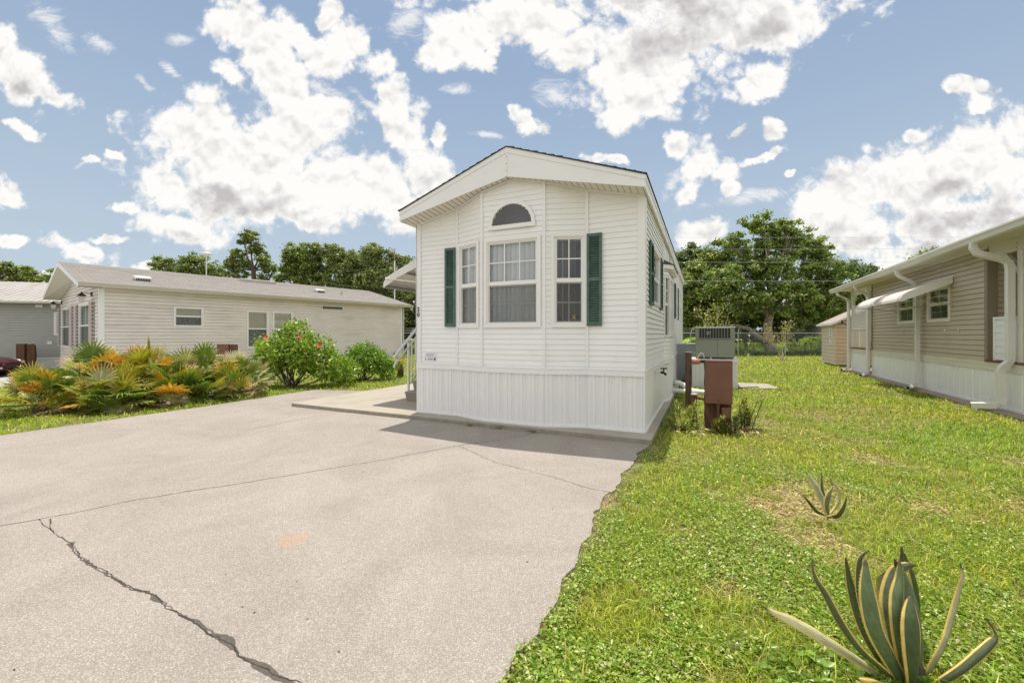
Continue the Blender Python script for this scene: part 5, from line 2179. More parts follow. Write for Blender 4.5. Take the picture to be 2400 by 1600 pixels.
M['gutter_old'] = simple('aged_gutter', (.58, .55, .47), .5, var=.08, dirt=(.34, .33, .25), dirt_amt=.5, dscale=2.5)
q = MB()
q.prism([(-.0, 3.05), (-.07, 3.05), (-.09, 3.10), (-.12, 3.165), (-.12, 3.18), (-.10, 3.18), (0, 3.18)], .0, 14.7, 'x')
q.build('gutter', M['gutter_old'], cream)
q = MB()
q.quad((.02, 0.02, 3.045), (14.68, .02, 3.045), (14.68, .3, 3.045), (.02, .3, 3.045))
q.quad((.02, .02, EZ - .16), (.02, 4.6, RZ_ - .19), (.62, 4.6, RZ_ - .19 - .25), (.62, .02, EZ - .16))
q.quad((.02, 9.18, EZ - .16), (.02, 4.6, RZ_ - .19), (.62, 4.6, RZ_ - .19 - .25), (.62, 9.18, EZ - .16))
q.build('soffit', M['soffit'], cream)
q = MB(TL)
q.tube([(13.62, .0, 3.0), (13.62, .02, .1)], 0, sq=(.09, .07))
q.build('downspout', M['gutter_old'], cream)


def roof_pt(x, y):
    return (x, y, EZ + (RZ_ - EZ) * y / 4.6)


for (x, y, L_) in ((2.0, 1.35, .55), (9.85, 2.15, .5)):
    T = Matrix.Translation(roof_pt(x, y)) @ Matrix.Rotation(math.atan2(RZ_ - EZ, 4.6), 4, 'X')
    q = MB(T)
    q.cbox(-L_ / 2, L_ / 2, -.18, .2, .07, .17, .03)
    q.box(-L_ / 2 + .03, L_ / 2 - .03, -.15, .17, 0, .07)
    v = q.build('roof_vent', M['alu'], rfl)
    q = MB(T)
    for k in range(9):
        xx = -L_ / 2 + .05 + (L_ - .1) * k / 9
        q.box(xx, xx + .03, -.184, -.18, .02, .11)
    q.build('vent_slot', M['grille'], v)
T = Matrix.Translation(roof_pt(7.3, 3.72)) @ Matrix.Rotation(math.atan2(RZ_ - EZ, 4.6), 4, 'X')
q = MB(T)
q.box(-.85, .85, -.10, .22, 0, .10)
v = q.build('roof_skylight', M['shutter_mauve'], rfl)
q = MB(T)
q.box(-.87, .87, -.12, .24, .10, .125)
q.build('skylight_lid', M['shingle_left'], v)
q = MB()
a, b, c = roof_pt(10.95, 1.75)
q.tube([(a, b, c - .02), (a, b, c + .22)], .045, 8)
q.build('vent_pipe', M['grey_duct'], rfl)
# round antenna on a pole behind the roof
an = empty('round_antenna', (-17.4, 24.0, 0))
q = MB()
q.tube([(0, 0, 0), (0, 0, 5.85)], .03, 8)
q.build('pole', M['alu'], an)
q = MB()
q.lathe([(0, 5.84), (.17, 5.88), (.29, 5.94), (.29, 5.98), (.19, 6.02), (0, 6.04)], seg=20)
q.build('disc', M['white_trim'], an, True)
tag(an, 'round white disc antenna on a pole behind the cream house roof', 'antenna')

# ------------------------------------------------------------------ grey house at the far left
MO = Vector((-23.65, 22, 0))
MRZ = math.atan2(.312, .95)
gh = empty('grey_house', MO, MRZ)
tag(gh, 'grey green sided house with a pale metal roof beyond the cream house', 'house')
TM = face_T((0, .3), (1, 0))
w = MB(TM)
siding(w, -14, 5, .10, 2.98, .1334, .014, [(-.30, .55, 1.38, 2.48)], gap=.018)
w.build('siding_wall', M['grey_siding'], gh)
q = MB(TM)
ribbed(q, -14, 5, -.47, .12)
q.box(-14, 5, -.03, 0, .08, .16)
q.build('skirting', M['skirt'], gh)
window(gh, TM, -.26, .51, 1.42, 2.44, 1.93, 1, 1, 1, casing=.1, blinds='none')
q = MB()
q.quad((-14.3, -.15, 3.05), (5.3, -.15, 3.05), (5.3, 3.9, 4.42), (-14.3, 3.9, 4.42))
q.quad((-14.3, 7.95, 3.05), (-14.3, 3.9, 4.42), (5.3, 3.9, 4.42), (5.3, 7.95, 3.05))
for k in range(64):
    x = -14.2 + k * .305
    q.add([(x, -.15, 3.052), (x + .03, -.15, 3.052), (x + .03, 3.9, 4.422), (x, 3.9, 4.422), (x + .008, -.15, 3.078), (x + .022, -.15, 3.078), (x + .022, 3.9, 4.448), (x + .008, 3.9, 4.448)], [(4, 5, 6, 7), (0, 4, 7, 3), (1, 2, 6, 5), (0, 1, 5, 4)])
q.build('metal_roof', M['metal_roof'], gh)
q = MB()
q.box(-14.3, 5.3, -.22, -.15, 2.97, 3.07)
q.build('gutter', M['gutter_old'], gh)
q = MB(TM)
q.box(-1.10, -.80, -.05, 0, 2.78, 2.93)
q.build('wall_light', M['white_trim'], gh)
q = MB(TM)
q.box(-.62, -.42, -.04, 0, .86, 1.02)
q.build('outlet_cover', M['white_trim'], gh)
q = MB(TM)
q.tube([(-2.2, -.35, -.40), (-1.9, -.38, -.36), (-1.5, -.35, -.40), (-1.1, -.36, -.33), (-.7, -.35, -.38)], .05, 6)
o = q.build('blue_tarp_roll', M['sign_blue'])
o.location, o.rotation_euler = MO, (0, 0, MRZ)
tag(o, 'dark blue rolled tarp lying before the white skirting of the grey house', 'tarp')

# brown meter boxes
mb1 = empty('brown_meter_box', MO + Vector((-.72, -.85, -.45)), MRZ)
q = MB()
q.cbox(-.33, .0, -.12, .12, .2, 1.36, .01)
soft(q.build('cabinet', M['dark_brown'], mb1), .008)
q = MB()
q.prism([(.03, 0), (.34, 0), (.36, .4), (.35, .9), (.33, 1.25), (.25, 1.34), (.05, 1.30)], -.05, .08, 'y')
q.box(-.25, -.05, -.04, .06, 0, .2)
q.build('timber_board', M['wood_red'], mb1)
q = MB()
q.tube([(-.02, -.13, .48), (-.02, -.18, .48)], .07, 12)
q.build('meter', M['alu'], mb1)
tag(mb1, 'dark brown meter box and board in front of the grey house', 'meter box')
c = at(530, 830, 15.6)
mb2 = empty('red_meter_box', (c.x, 15.6, float(ground_z(c.x, 15.6))), R(20))
q = MB()
q.cbox(-.26, .10, -.14, .10, .0, 1.02, .01)
soft(q.build('cabinet', M['rust_brown'], mb2), .008)
q = MB()
q.box(.12, .36, -.05, .08, 0, 1.0)
q.build('timber_board', M['wood_red'], mb2)
tag(mb2, 'red brown meter box behind the palms before the cream wall', 'meter box')

# ------------------------------------------------------------------ maroon car, nose in the picture
car = empty('parked_car', (-21.55, 18.2, float(ground_z(-21.5, 18.2)) + .012), R(17))
tag(car, 'maroon car parked before the grey house, only its nose showing', 'car')
# side profile stations along x (0 = nose), each a cross-section half: lower body + greenhouse
prof = [(0.0, .40, .58, .50), (-.08, .26, .66, .66), (-.30, .20, .76, .78), (-.75, .18, .86, .85), (-1.25, .18, .93, .88), (-1.6, .18, .98, .89), (-2.3, .18, 1.0, .89), (-3.2, .18, 1.0, .89), (-3.9, .20, 1.0, .87), (-4.35, .26, .95, .80), (-4.55, .36, .80, .62)]
V_, F_ = [], []
for x, zl, zh, hw in prof:
    ring = [(x, 0, zl), (x, hw * .8, zl), (x, hw * .96, zl + .08), (x, hw, (zl + zh) / 2), (x, hw * .97, zh - .10), (x, hw * .86, zh - .02), (x, hw * .5, zh + .02), (x, 0, zh + .03)]
    ring = ring + [(a, -b, c) for a, b, c in ring[-2:0:-1]]
    V_.append(ring)
m_ = len(V_[0])
q = MB()
vs = [p for r_ in V_ for p in r_]
fs = [(i * m_ + k, i * m_ + (k + 1) % m_, (i + 1) * m_ + (k + 1) % m_, (i + 1) * m_ + k) for i in range(len(V_) - 1) for k in range(m_)] + [tuple(range(m_)), tuple((len(V_) - 1) * m_ + k for k in reversed(range(m_)))]
q.add(vs, fs)
bd = q.build('body', M['car_paint'], car, True)
sm_ = bd.modifiers.new('sub', 'SUBSURF')
sm_.levels = sm_.render_levels = 2
q = MB()
gp = [(-1.35, .96, .74), (-2.05, 1.40, .58), (-2.6, 1.45, .57), (-3.3, 1.42, .57), (-4.0, 1.0, .70)]
vs = []
for x, z, hw in gp:
    vs += [(x, -hw, z), (x, hw, z)]
for x, z, hw in gp:
    vs += [(x, -.78, .96), (x, .78, .96)]
q.add(vs, [(2 * i, 2 * i + 1, 2 * i + 3, 2 * i + 2) for i in range(4)] + [(2 * i, 2 * i + 2, 12 + 2 * i, 10 + 2 * i) for i in range(4)] + [(2 * i + 1, 11 + 2 * i, 13 + 2 * i, 2 * i + 3) for i in range(4)])
q.build('cabin_glass', M['black'], car)
for s in (-1, 1):
    q = MB()
    q.tube([(-.14, s * .52, .62), (-.20, s * .66, .645), (-.45, s * .75, .70)], [.045, .06, .03], 10)
    q.build('headlight', M['lens'], car, True)
    q = MB()
    q.tube([(-.42, s * .765, .66), (-.55, s * .80, .70)], [.05, .02], 8)
    q.build('indicator', M['amber'], car, True)
    q = MB()
    q.tube([(-.03, s * .50, .40), (-.13, s * .62, .40)], .05, 8)
    q.build('fog_light', M['chrome'], car)
    q = MB()
    q.tube([(-1.55, s * .90, 1.0), (-1.55, s * 1.04, 1.02)], [.05, .07], 8)
    q.build('mirror', M['car_paint'], car)
    for x in (-.85, -3.6):
        q = MB()
        q.tube([(x, s * .68, .31), (x, s * .88, .31)], .31, 20)
        wh = q.build('wheel', M['rubber'], car)
        q = MB()
        q.tube([(x, s * .87, .31), (x, s * .89, .31)], .20, 16)
        q.build('rim', M['chrome'], wh)
q = MB()
q.box(-.06, .02, -.35, .35, .38, .46)
q.build('grille', M['grille'], car)

# ------------------------------------------------------------------ foliage generators


def leaf_cards(centers, size, jitter=.5, elong=1.5, up=.3, fold=.25, out=None):
    """leaf clumps as folded, irregular 6-vertex blades; centers (n,3), size scalar or (n,)"""
    n = len(centers)
    size = np.broadcast_to(np.asarray(size, float), (n,)) * rng.uniform(1 - jitter, 1 + jitter, n)
    nrm = rng.normal(size=(n, 3))
    nrm[:, 2] += up
    if out is not None:
        nrm += out * .8
    nrm /= np.linalg.norm(nrm, axis=1, keepdims=True)
    a = rng.normal(size=(n, 3))
    a -= (a * nrm).sum(1, keepdims=True) * nrm
    a /= np.linalg.norm(a, axis=1, keepdims=True)
    b = np.cross(nrm, a)
    s = size[:, None]
    w = s / elong
    p0 = centers - a * s * .5
    p1 = centers + a * s * .5
    pl = centers + b * w * .5 + nrm * fold * w * .6 - a * s * .05
    pr = centers - b * w * .5 + nrm * fold * w * .6 - a * s * .05
    V = np.stack([p0, pr, p1, pl], 1).reshape(-1, 3)
    F = np.arange(4 * n).reshape(n, 4)[:, [0, 1, 2, 3]]
    # two triangles folded about the midrib
    i = np.arange(n)[:, None] * 4
    T = np.concatenate([i + np.array([[0, 1, 2]]), i + np.array([[0, 2, 3]])], 0)
    return V, T


def pal(n, cols, wts=None, var=.18):
    cols = np.asarray(cols, float)
    k = rng.choice(len(cols), n, p=wts)
    c = cols[k] * rng.uniform(1 - var, 1 + var, (n, 1)) * rng.uniform(.93, 1.07, (n, 3))
    return c


OAK = ([(.095, .13, .03), (.15, .175, .045), (.22, .225, .07), (.06, .09, .02), (.30, .28, .11)], [.3, .28, .18, .14, .10])
OAK_L = ([(.10, .13, .03), (.155, .17, .045), (.22, .215, .07), (.06, .085, .022), (.30, .26, .11)], [.28, .28, .18, .16, .10])
OLIVE = ([(.13, .14, .05), (.19, .185, .075), (.085, .10, .035), (.27, .24, .11)], [.35, .3, .25, .1])
PINE = ([(.10, .12, .05), (.07, .09, .035), (.15, .16, .075)], [.45, .35, .2])


def tree(name, label, base, trunk_r, lobes, nleaf, lsize, palette, group='trees behind the plots', bark='bark', limbs=True, clump=.5, trunk_path=None, density_out=1.0, cat='tree', sub=1.):
    """lobes: (x,y,z, rx,ry,rz). Leaves gather on sub-clusters through each lobe, leaving gaps between them"""
    root = empty(name, base)
    tag(root, label, cat, group)
    b = np.array(base)
    vol = np.array([l[3] * l[4] * l[5] for l in lobes]) ** .72
    wts = vol / vol.sum()
    Cs, out = [], []
    for l, w_ in zip(lobes, wts):
        n = int(nleaf * w_)
        r = np.array(l[3:6])
        ns = max(6, int(4.6 * (r.prod() ** (1 / 3) / clump) ** 2 * sub))
        d = rng.normal(size=(ns, 3))
        d /= np.linalg.norm(d, axis=1, keepdims=True)
        rad = rng.uniform(.35, 1.15, (ns, 1)) ** .6
        sc = np.array(l[:3]) + d * r * rad * rng.uniform(.85, 1.15, (ns, 1))
        k = rng.integers(0, ns, n)
        cl = clump * rng.uniform(.6, 1.25, ns)
        off_ = rng.normal(size=(n, 3)) * (cl[k] * .5)[:, None] * np.array([1, 1, .62])
        c = sc[k] + off_
        Cs.append(c)
        o = c - np.array(l[:3])
        o /= np.linalg.norm(o, axis=1, keepdims=True) + 1e-6
        out.append(o)
    Cc = np.concatenate(Cs)
    out = np.concatenate(out)
    V, T = leaf_cards(Cc - b, lsize, out=out, up=.5)
    cols = pal(len(Cc), *palette)
    tone = .75 + .5 * fbm(Cc[:, 0] * .45 + Cc[:, 2] * .3, Cc[:, 1] * .45 + Cc[:, 2] * .5, 5, 3)
    cols *= tone[:, None]
    arrays_mesh('crown', V, T, np.repeat(cols, 4, axis=0), M['leaf'], root)
    q = MB()
    lo = sorted(lobes, key=lambda l: l[2])
    if trunk_path:
        tp_ = [Vector(p) - Vector(base) for p in trunk_path]
    else:
        cxm = sum(l[0] for l in lobes) / len(lobes) - base[0]
        cym = sum(l[1] for l in lobes) / len(lobes) - base[1]
        h = lo[0][2] - base[2]
        tp_ = [Vector((0, 0, -.1)), Vector((cxm * .1, cym * .1, h * .3)), Vector((cxm * .3, cym * .3, h * .75)), Vector((cxm * .55, cym * .55, h * 1.1))]
    nn = len(tp_)
    q.tube(tp_, [trunk_r * (1.35 if i == 0 else 1 - .45 * i / nn) for i in range(nn)], 12)
    if limbs:
        for l in lobes:
            e = Vector(l[:3]) - Vector(base)
            s0 = tp_[-1] if e.z > tp_[-1].z else tp_[-2]
            mid = s0 * .5 + e * .5 + Vector((random.uniform(-.4, .4), random.uniform(-.4, .4), -.12 * (e - s0).length))
            r0 = trunk_r * .5
            q.tube([s0 - Vector((0, 0, .15)), s0 * .75 + mid * .25, mid, e], [r0, r0 * .7, r0 * .45, r0 * .2], 7)
            for _ in range(5):
                f = Vector((random.gauss(0, 1), random.gauss(0, 1), random.gauss(.3, .8))).normalized()
                t_ = e + Vector((f.x * l[3], f.y * l[4], f.z * l[5])) * .8
                q.tube([mid.lerp(e, random.uniform(.2, .9)), e.lerp(t_, .4) + Vector((0, 0, -.1)), t_], [r0 * .25, r0 * .16, r0 * .06], 5)
    q.build('trunk', M[bark], root, True)
    return root


def lobes_px(lst, depth_scale=.8):
    out = []
    for u, v, D, ru, rv in lst:
        p = at(u, v, D)
        rx, rz = ru / FPX * D, rv / FPX * D
        out.append((p.x, p.y, p.z, rx, (rx + rz) / 2 * depth_scale, rz))
    return out


# the big oak with its pale forked trunk on the right
tb = Vector((17.6, 28.9, 0))
tree('live_oak', 'tall live oak with a thick forked grey trunk behind the fence', tuple(tb), .33,
     lobes_px([(1782, 523, 29, 36, 26), (1800, 555, 29, 44, 30), (1845, 530, 29, 30, 22), (1848, 562, 29, 32, 26), (1765, 588, 29.5, 44, 28), (1820, 600, 29.5, 46, 26), (1722, 568, 29.2, 22, 22), (1745, 640, 28.5, 62, 40), (1815, 650, 28.5, 60, 40), (1700, 668, 28.5, 46, 40), (1730, 708, 28, 50, 28), (1850, 702, 28, 44, 28), (1790, 690, 28, 60, 26), (1885, 685, 28.5, 40, 36)]),
     30000, .175, OAK, clump=.36, sub=.7, trunk_path=[(17.75, 28.9, -.1), (17.6, 28.9, .8), (17.5, 28.9, 2.0), (17.75, 28.9, 3.0), (17.6, 28.8, 3.9)], bark='bark')
q = MB()
q.tube([(-.15, -.1, .9), (-.9, -.2, 1.25), (-1.5, -.25, 1.75), (-2.3, -.2, 1.95), (-3.4, -.1, 2.0)], [.22, .19, .15, .11, .07], 9)
q.tube([(.0, 0, 2.5), (-.4, 0, 3.3), (-.9, 0, 3.8), (-1.3, 0, 4.3)], [.18, .15, .13, .08], 8)
q.tube([(.1, 0, 2.8), (.5, 0, 3.5), (1.2, 0, 4.0)], [.16, .13, .08], 8)
ok = bpy.data.objects['live_oak']
q.build('limb', M['bark'], ok, True)
tree('oak_tree', 'spreading oak between the white home and the tall oak', tuple(at(1670, 784, 32.5).xy) + (0,), .3,
     lobes_px([(1690, 590, 32, 34, 26), (1660, 620, 32, 44, 30), (1715, 610, 32, 34, 26), (1630, 655, 31.5, 46, 34), (1690, 655, 31, 48, 30), (1650, 700, 31, 62, 36), (1605, 690, 31, 40, 44), (1590, 745, 31, 44, 34), (1655, 745, 30.5, 60, 32), (1710, 745, 31, 36, 24)]),
     30000, .18, OAK_L, clump=.42, sub=.75)
tree('oak_tree', 'rounded oak between the tall forked oak and the flat dark pine', tuple(at(1920, 784, 31.5).xy) + (0,), .28,
     lobes_px([(1902, 566, 31, 28, 22), (1925, 590, 31, 26, 24), (1880, 585, 31, 24, 26), (1908, 610, 31, 44, 26), (1940, 625, 31, 26, 26), (1900, 650, 31, 54, 34), (1950, 670, 31, 40, 34), (1915, 705, 31, 62, 36), (1960, 720, 31, 46, 40), (1880, 745, 31, 50, 26)]),
     24000, .175, OAK, clump=.4, sub=.75)
tree('spreading_pine', 'flat crowned dark pine beyond the shed', tuple(at(2010, 784, 36).xy) + (0,), .25,
     lobes_px([(1990, 632, 36, 34, 16), (2028, 628, 36, 30, 14), (1960, 640, 36, 24, 16), (1975, 665, 36, 50, 20), (2035, 655, 36, 30, 20), (1990, 700, 36, 60, 26), (2060, 690, 36, 50, 30), (2010, 735, 36, 80, 30)]),
     18000, .17, PINE, clump=.5, bark='bark_dark')
tree('grey_pine', 'thin greyish pine at the corner of the white home roof', tuple(at(1620, 784, 42).xy) + (0,), .22,
     lobes_px([(1612, 582, 42, 14, 16), (1600, 610, 42, 20, 26), (1628, 600, 42, 14, 26), (1652, 606, 42, 26, 18), (1640, 640, 42, 40, 26)]),
     7000, .24, PINE, clump=.55, bark='bark_dark')
tree('roadside_tree', 'treetop just showing above the roof of the tan house', tuple(at(2150, 784, 44).xy) + (0,), .2,
     lobes_px([(2182, 592, 44, 14, 10), (2145, 606, 44, 18, 10), (2190, 640, 44, 70, 30), (2120, 660, 44, 50, 30)]), 5000, .24, OAK, clump=.6)

# trees of the left horizon
tree('storm_pruned_oak', 'ragged half bare oak standing tall above the cream roof', tuple(at(600, 784, 41).xy) + (0,), .3,
     lobes_px([(586, 553, 41, 20, 11), (572, 562, 41, 12, 14), (600, 582, 41, 16, 16), (612, 600, 41, 14, 18), (622, 622, 41, 14, 16), (556, 594, 41, 18, 12), (546, 616, 41, 19, 17), (572, 618, 41, 14, 12), (556, 642, 41, 24, 12), (618, 650, 41, 16, 12), (640, 636, 41, 8, 12)]),
     9500, .19, OAK_L, clump=.34, bark='bark_dark')
tree('oak_tree', 'low wide oak behind the cream roof beside the disc antenna', tuple(at(440, 784, 48).xy) + (0,), .3,
     lobes_px([(378, 622, 48, 24, 16), (410, 618, 48, 26, 18), (450, 606, 48, 22, 14), (470, 622, 48, 26, 20), (505, 636, 48, 22, 18), (430, 645, 48, 60, 20), (500, 665, 48, 50, 20)]),
     17000, .21, OAK_L, clump=.42)
tree('broad_oak', 'broad yellowish oak above the cream roof beside the ragged half bare oak', tuple(at(710, 784, 40).xy) + (0,), .35,
     lobes_px([(690, 594, 40, 26, 20), (722, 590, 40, 24, 18), (758, 590, 40, 24, 20), (675, 625, 40, 22, 24), (712, 625, 40, 36, 28), (752, 630, 40, 34, 28), (690, 660, 40, 44, 24), (745, 670, 40, 46, 24)]),
     26000, .195, OAK_L, clump=.4)
tree('olive_oak', 'olive toned oak between the broad yellowish oak and the loose olive tree', tuple(at(815, 784, 39).xy) + (0,), .35,
     lobes_px([(790, 592, 39, 20, 16), (820, 606, 39, 30, 22), (850, 612, 39, 24, 22), (800, 635, 39, 34, 28), (845, 645, 39, 40, 28), (800, 675, 39, 46, 26), (860, 690, 39, 46, 34)]),
     26000, .195, OLIVE, clump=.4)
tree('tall_olive_tree', 'loose crowned olive tree right behind the awning and mast', tuple(at(900, 784, 36).xy) + (0,), .3,
     lobes_px([(878, 588, 36, 24, 16), (905, 600, 36, 22, 18), (942, 604, 36, 18, 20), (870, 612, 36, 24, 20), (920, 630, 36, 34, 24), (885, 655, 36, 44, 30), (935, 680, 36, 38, 36), (900, 715, 36, 60, 34), (965, 740, 35, 40, 36), (985, 700, 35, 30, 40)]),
     26000, .185, OLIVE, clump=.4)
tree('distant_oak', 'distant pale oak rising over the metal roof of the grey house', tuple(at(25, 784, 62).xy) + (0,), .3,
     lobes_px([(15, 632, 62, 22, 14), (-20, 625, 62, 26, 16), (50, 642, 62, 22, 14), (20, 655, 62, 50, 16), (-30, 660, 62, 40, 16)]), 8000, .34, OLIVE, clump=.7)
tree('thin_distant_tree', 'thin open tree between the distant oak and the cream gable', tuple(at(72, 784, 58).xy) + (0,), .2,
     lobes_px([(66, 630, 58, 12, 6), (78, 640, 58, 8, 6), (56, 645, 58, 8, 6), (85, 655, 58, 14, 7), (110, 652, 58, 12, 6), (124, 632, 58, 6, 5), (105, 648, 58, 8, 5)]), 1800, .28, OAK, clump=.45, bark='bark_dark')

# overgrowth behind the fence: nobody could count it
def growth(name, label, regions, n, size, palette, mat='leaf'):
    Cs = []
    tot = sum((r[1] - r[0]) * (r[5] - r[4]) for r in regions)
    for x0, x1, y0, y1, z0, z1, wav in regions:
        k = int(n * (x1 - x0) * (z1 - z0) / tot)
        x = rng.uniform(x0, x1, k)
        t = rng.uniform(0, 1, k) ** .8
        top = z0 + (z1 - z0) * (1 - wav + wav * 1.6 * (fbm(x * .55, x * 0 + 3, 4, 4) - .2))
        z = z0 + (top - z0) * t
        yf = y0 + (y1 - y0) * (.15 + .6 * fbm(x * .8, z * .9, 9, 4)) + rng.uniform(0, .5, k) * (y1 - y0) * .7
        Cs.append(np.stack([x, yf, z], 1))
    Cc = np.concatenate(Cs)
    cl = fbm(Cc[:, 0] * 1.3, Cc[:, 2] * 1.6, 21, 4)
    keep = cl > .36
    Cc, cl = Cc[keep], cl[keep]
    V, T = leaf_cards(Cc, size, up=.6, out=np.tile([0, -.6, .2], (len(Cc), 1)))
    cols = pal(len(Cc), *palette) * (.7 + .75 * (cl - .36) / .4)[:, None]
    o = arrays_mesh(name, V, T, np.repeat(cols, 4, axis=0), M[mat])
    tag(o, label, kind='stuff')


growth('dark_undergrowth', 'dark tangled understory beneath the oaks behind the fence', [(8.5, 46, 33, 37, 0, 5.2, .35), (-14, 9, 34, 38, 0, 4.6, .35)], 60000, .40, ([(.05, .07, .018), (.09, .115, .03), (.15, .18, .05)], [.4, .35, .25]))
growth('fence_vines', 'bright yellow green vines crowding the back of the fence', [(9.5, 25.5, 28.0, 29.6, 0, 1.25, .55), (-9, 4, 28.2, 29.6, 0, 1.3, .55)], 24000, .20, ([(.30, .34, .05), (.40, .42, .07), (.18, .23, .04), (.46, .44, .10)], [.35, .3, .25, .1]))
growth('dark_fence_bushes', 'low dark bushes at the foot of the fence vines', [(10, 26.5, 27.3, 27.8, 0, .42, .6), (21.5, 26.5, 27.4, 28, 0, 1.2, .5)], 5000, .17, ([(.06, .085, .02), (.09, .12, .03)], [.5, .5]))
growth('shade_brush', 'pale brush and dead twigs in the shade beyond the fence', [(10, 16.5, 29.4, 31, .6, 3.2, .6)], 3500, .2, OAK_L)

# bare branching shrub before the oak wood, beside the cooling unit
def twiggy(name, label, base, H_, n, spread, mat, leafn=0, palette=None, lsz=.06, group=None, cat='shrub', stems=5, r0=.03):
    root = empty(name, base)
    tag(root, label, cat, group)
    q = MB()
    tips = []
    for s in range(stems):
        a = 2 * math.pi * s / stems + random.uniform(-.4, .4)
        p = Vector((.06 * math.cos(a), .06 * math.sin(a), 0))
        d = Vector((math.cos(a) * spread, math.sin(a) * spread, 1)).normalized()
        pts, rs = [p.copy()], [r0]
        for k in range(6):
            d = (d + Vector((random.gauss(0, .16), random.gauss(0, .16), random.gauss(.02, .1)))).normalized()
            p = p + d * H_ / 6
            pts.append(p.copy())
            rs.append(r0 * (1 - .14 * (k + 1)))
            if k > 1:
                for _ in range(n):
                    e = (d + Vector((random.gauss(0, .8), random.gauss(0, .8), random.gauss(.3, .5)))).normalized()
                    L_ = H_ * random.uniform(.10, .28)
                    m2 = p + e * L_ * .5
                    t2 = m2 + (e + Vector((0, 0, .3))).normalized() * L_ * .5
                    q.tube([p, m2, t2], [r0 * .4, r0 * .28, r0 * .12], 4)
                    tips += [m2, t2]
        q.tube(pts, rs, 6)
        tips.append(p)
    q.build('stems', M[mat], root)
    if leafn:
        tp = np.array([tuple(t) for t in tips])
        Cc = tp[rng.integers(0, len(tp), leafn)] + rng.normal(size=(leafn, 3)) * lsz * 1.6
        V, T = leaf_cards(Cc, lsz, up=.4)
        arrays_mesh('leaves', V, T, np.repeat(pal(leafn, *palette), 4, axis=0), M['bush'], root)
    return root


twiggy('bare_shrub', 'half dead twiggy shrub above the cooling unit before the wood', (12.5, 26.4, 0), 3.0, 2, .30, 'bark_pale', 260, ([(.35, .36, .08), (.2, .26, .05)], [.5, .5]), .12, stems=6, r0=.03)
twiggy('crape_myrtle', 'young crape myrtle with slim pale stems in the far lawn', (14.05, 21.9, 0), 1.75, 2, .10, 'bark_pale', 420, ([(.22, .26, .06), (.36, .28, .12), (.42, .2, .14)], [.5, .3, .2]), .075, cat='tree', stems=5, r0=.022)


def bush(name, label, base, lobes, n, lsize, palette, stems=9, flowers=(), sr=.018, group=None, cat='bush'):
    root = empty(name, base)
    tag(root, label, cat, group)
    b = np.array(base)
    vol = np.array([l[3] * l[4] * l[5] for l in lobes]) ** .8
    Cs, outs = [], []
    for l, w_ in zip(lobes, vol / vol.sum()):
        k = int(n * w_)
        r = np.array(l[3:6])
        ns = max(14, int(90 * r.prod() ** .66 / .3))
        d = rng.normal(size=(ns, 3))
        d /= np.linalg.norm(d, axis=1, keepdims=True)
        sc = np.array(l[:3]) + d * r * rng.uniform(.5, 1.06, (ns, 1)) ** .6
        i = rng.integers(0, ns, k)
        c = sc[i] + rng.normal(size=(k, 3)) * lsize * .9
        Cs.append(c)
        o = c - np.array(l[:3])
        outs.append(o / (np.linalg.norm(o, axis=1, keepdims=True) + 1e-6))
    Cc, oo = np.concatenate(Cs), np.concatenate(outs)
    ok_ = Cc[:, 2] > .03
    Cc, oo = Cc[ok_], oo[ok_]
    V, T = leaf_cards(Cc - b, lsize, out=oo, up=.6, elong=1.7)
    arrays_mesh('foliage', V, T, np.repeat(pal(len(Cc), *palette, var=.25), 4, axis=0), M['bush'], root)
    q = MB()
    for s in range(stems):
        l = lobes[s % len(lobes)]
        e = Vector(l[:3]) - Vector(base) + Vector((random.uniform(-.6, .6) * l[3], random.uniform(-.6, .6) * l[4], random.uniform(-.2, .6) * l[5]))
        a = random.uniform(0, 6.28)
        p0 = Vector((.10 * math.cos(a), .10 * math.sin(a), 0))
        q.tube([p0, p0 * .4 + e * .35 + Vector((0, 0, -.05)), e * .7, e], [sr, sr * .85, sr * .6, sr * .3], 6)
    q.build('stems', M['bark_dark'], root)
    for (x, y, z, r) in flowers:
        q = MB()
        for k in range(5):
            a = 2 * math.pi * k / 5
            c_, s_ = math.cos(a), math.sin(a)
            pc = Vector((x, y, z))
            u_, v_ = Vector((1, .2, 0)).normalized(), Vector((-.1, .4, .9)).normalized()
            w_ = Vector((0, -1, .25))
            tip = pc + (u_ * c_ + v_ * s_) * r + w_ * r * .3
            sd_ = (u_ * -s_ + v_ * c_) * r * .55
            md = pc + (u_ * c_ + v_ * s_) * r * .6 + w_ * r * .1
            q.add([pc, md - sd_, tip - sd_ * .5, tip + sd_ * .5, md + sd_], [(0, 1, 2, 3, 4)])
        q.tube([Vector((x, y, z)), Vector((x, y - r * .8, z + r * .3))], r * .08, 5)
        f = q.build('flower', M['flower'], root)
        f.location = -Vector(base)
    return root


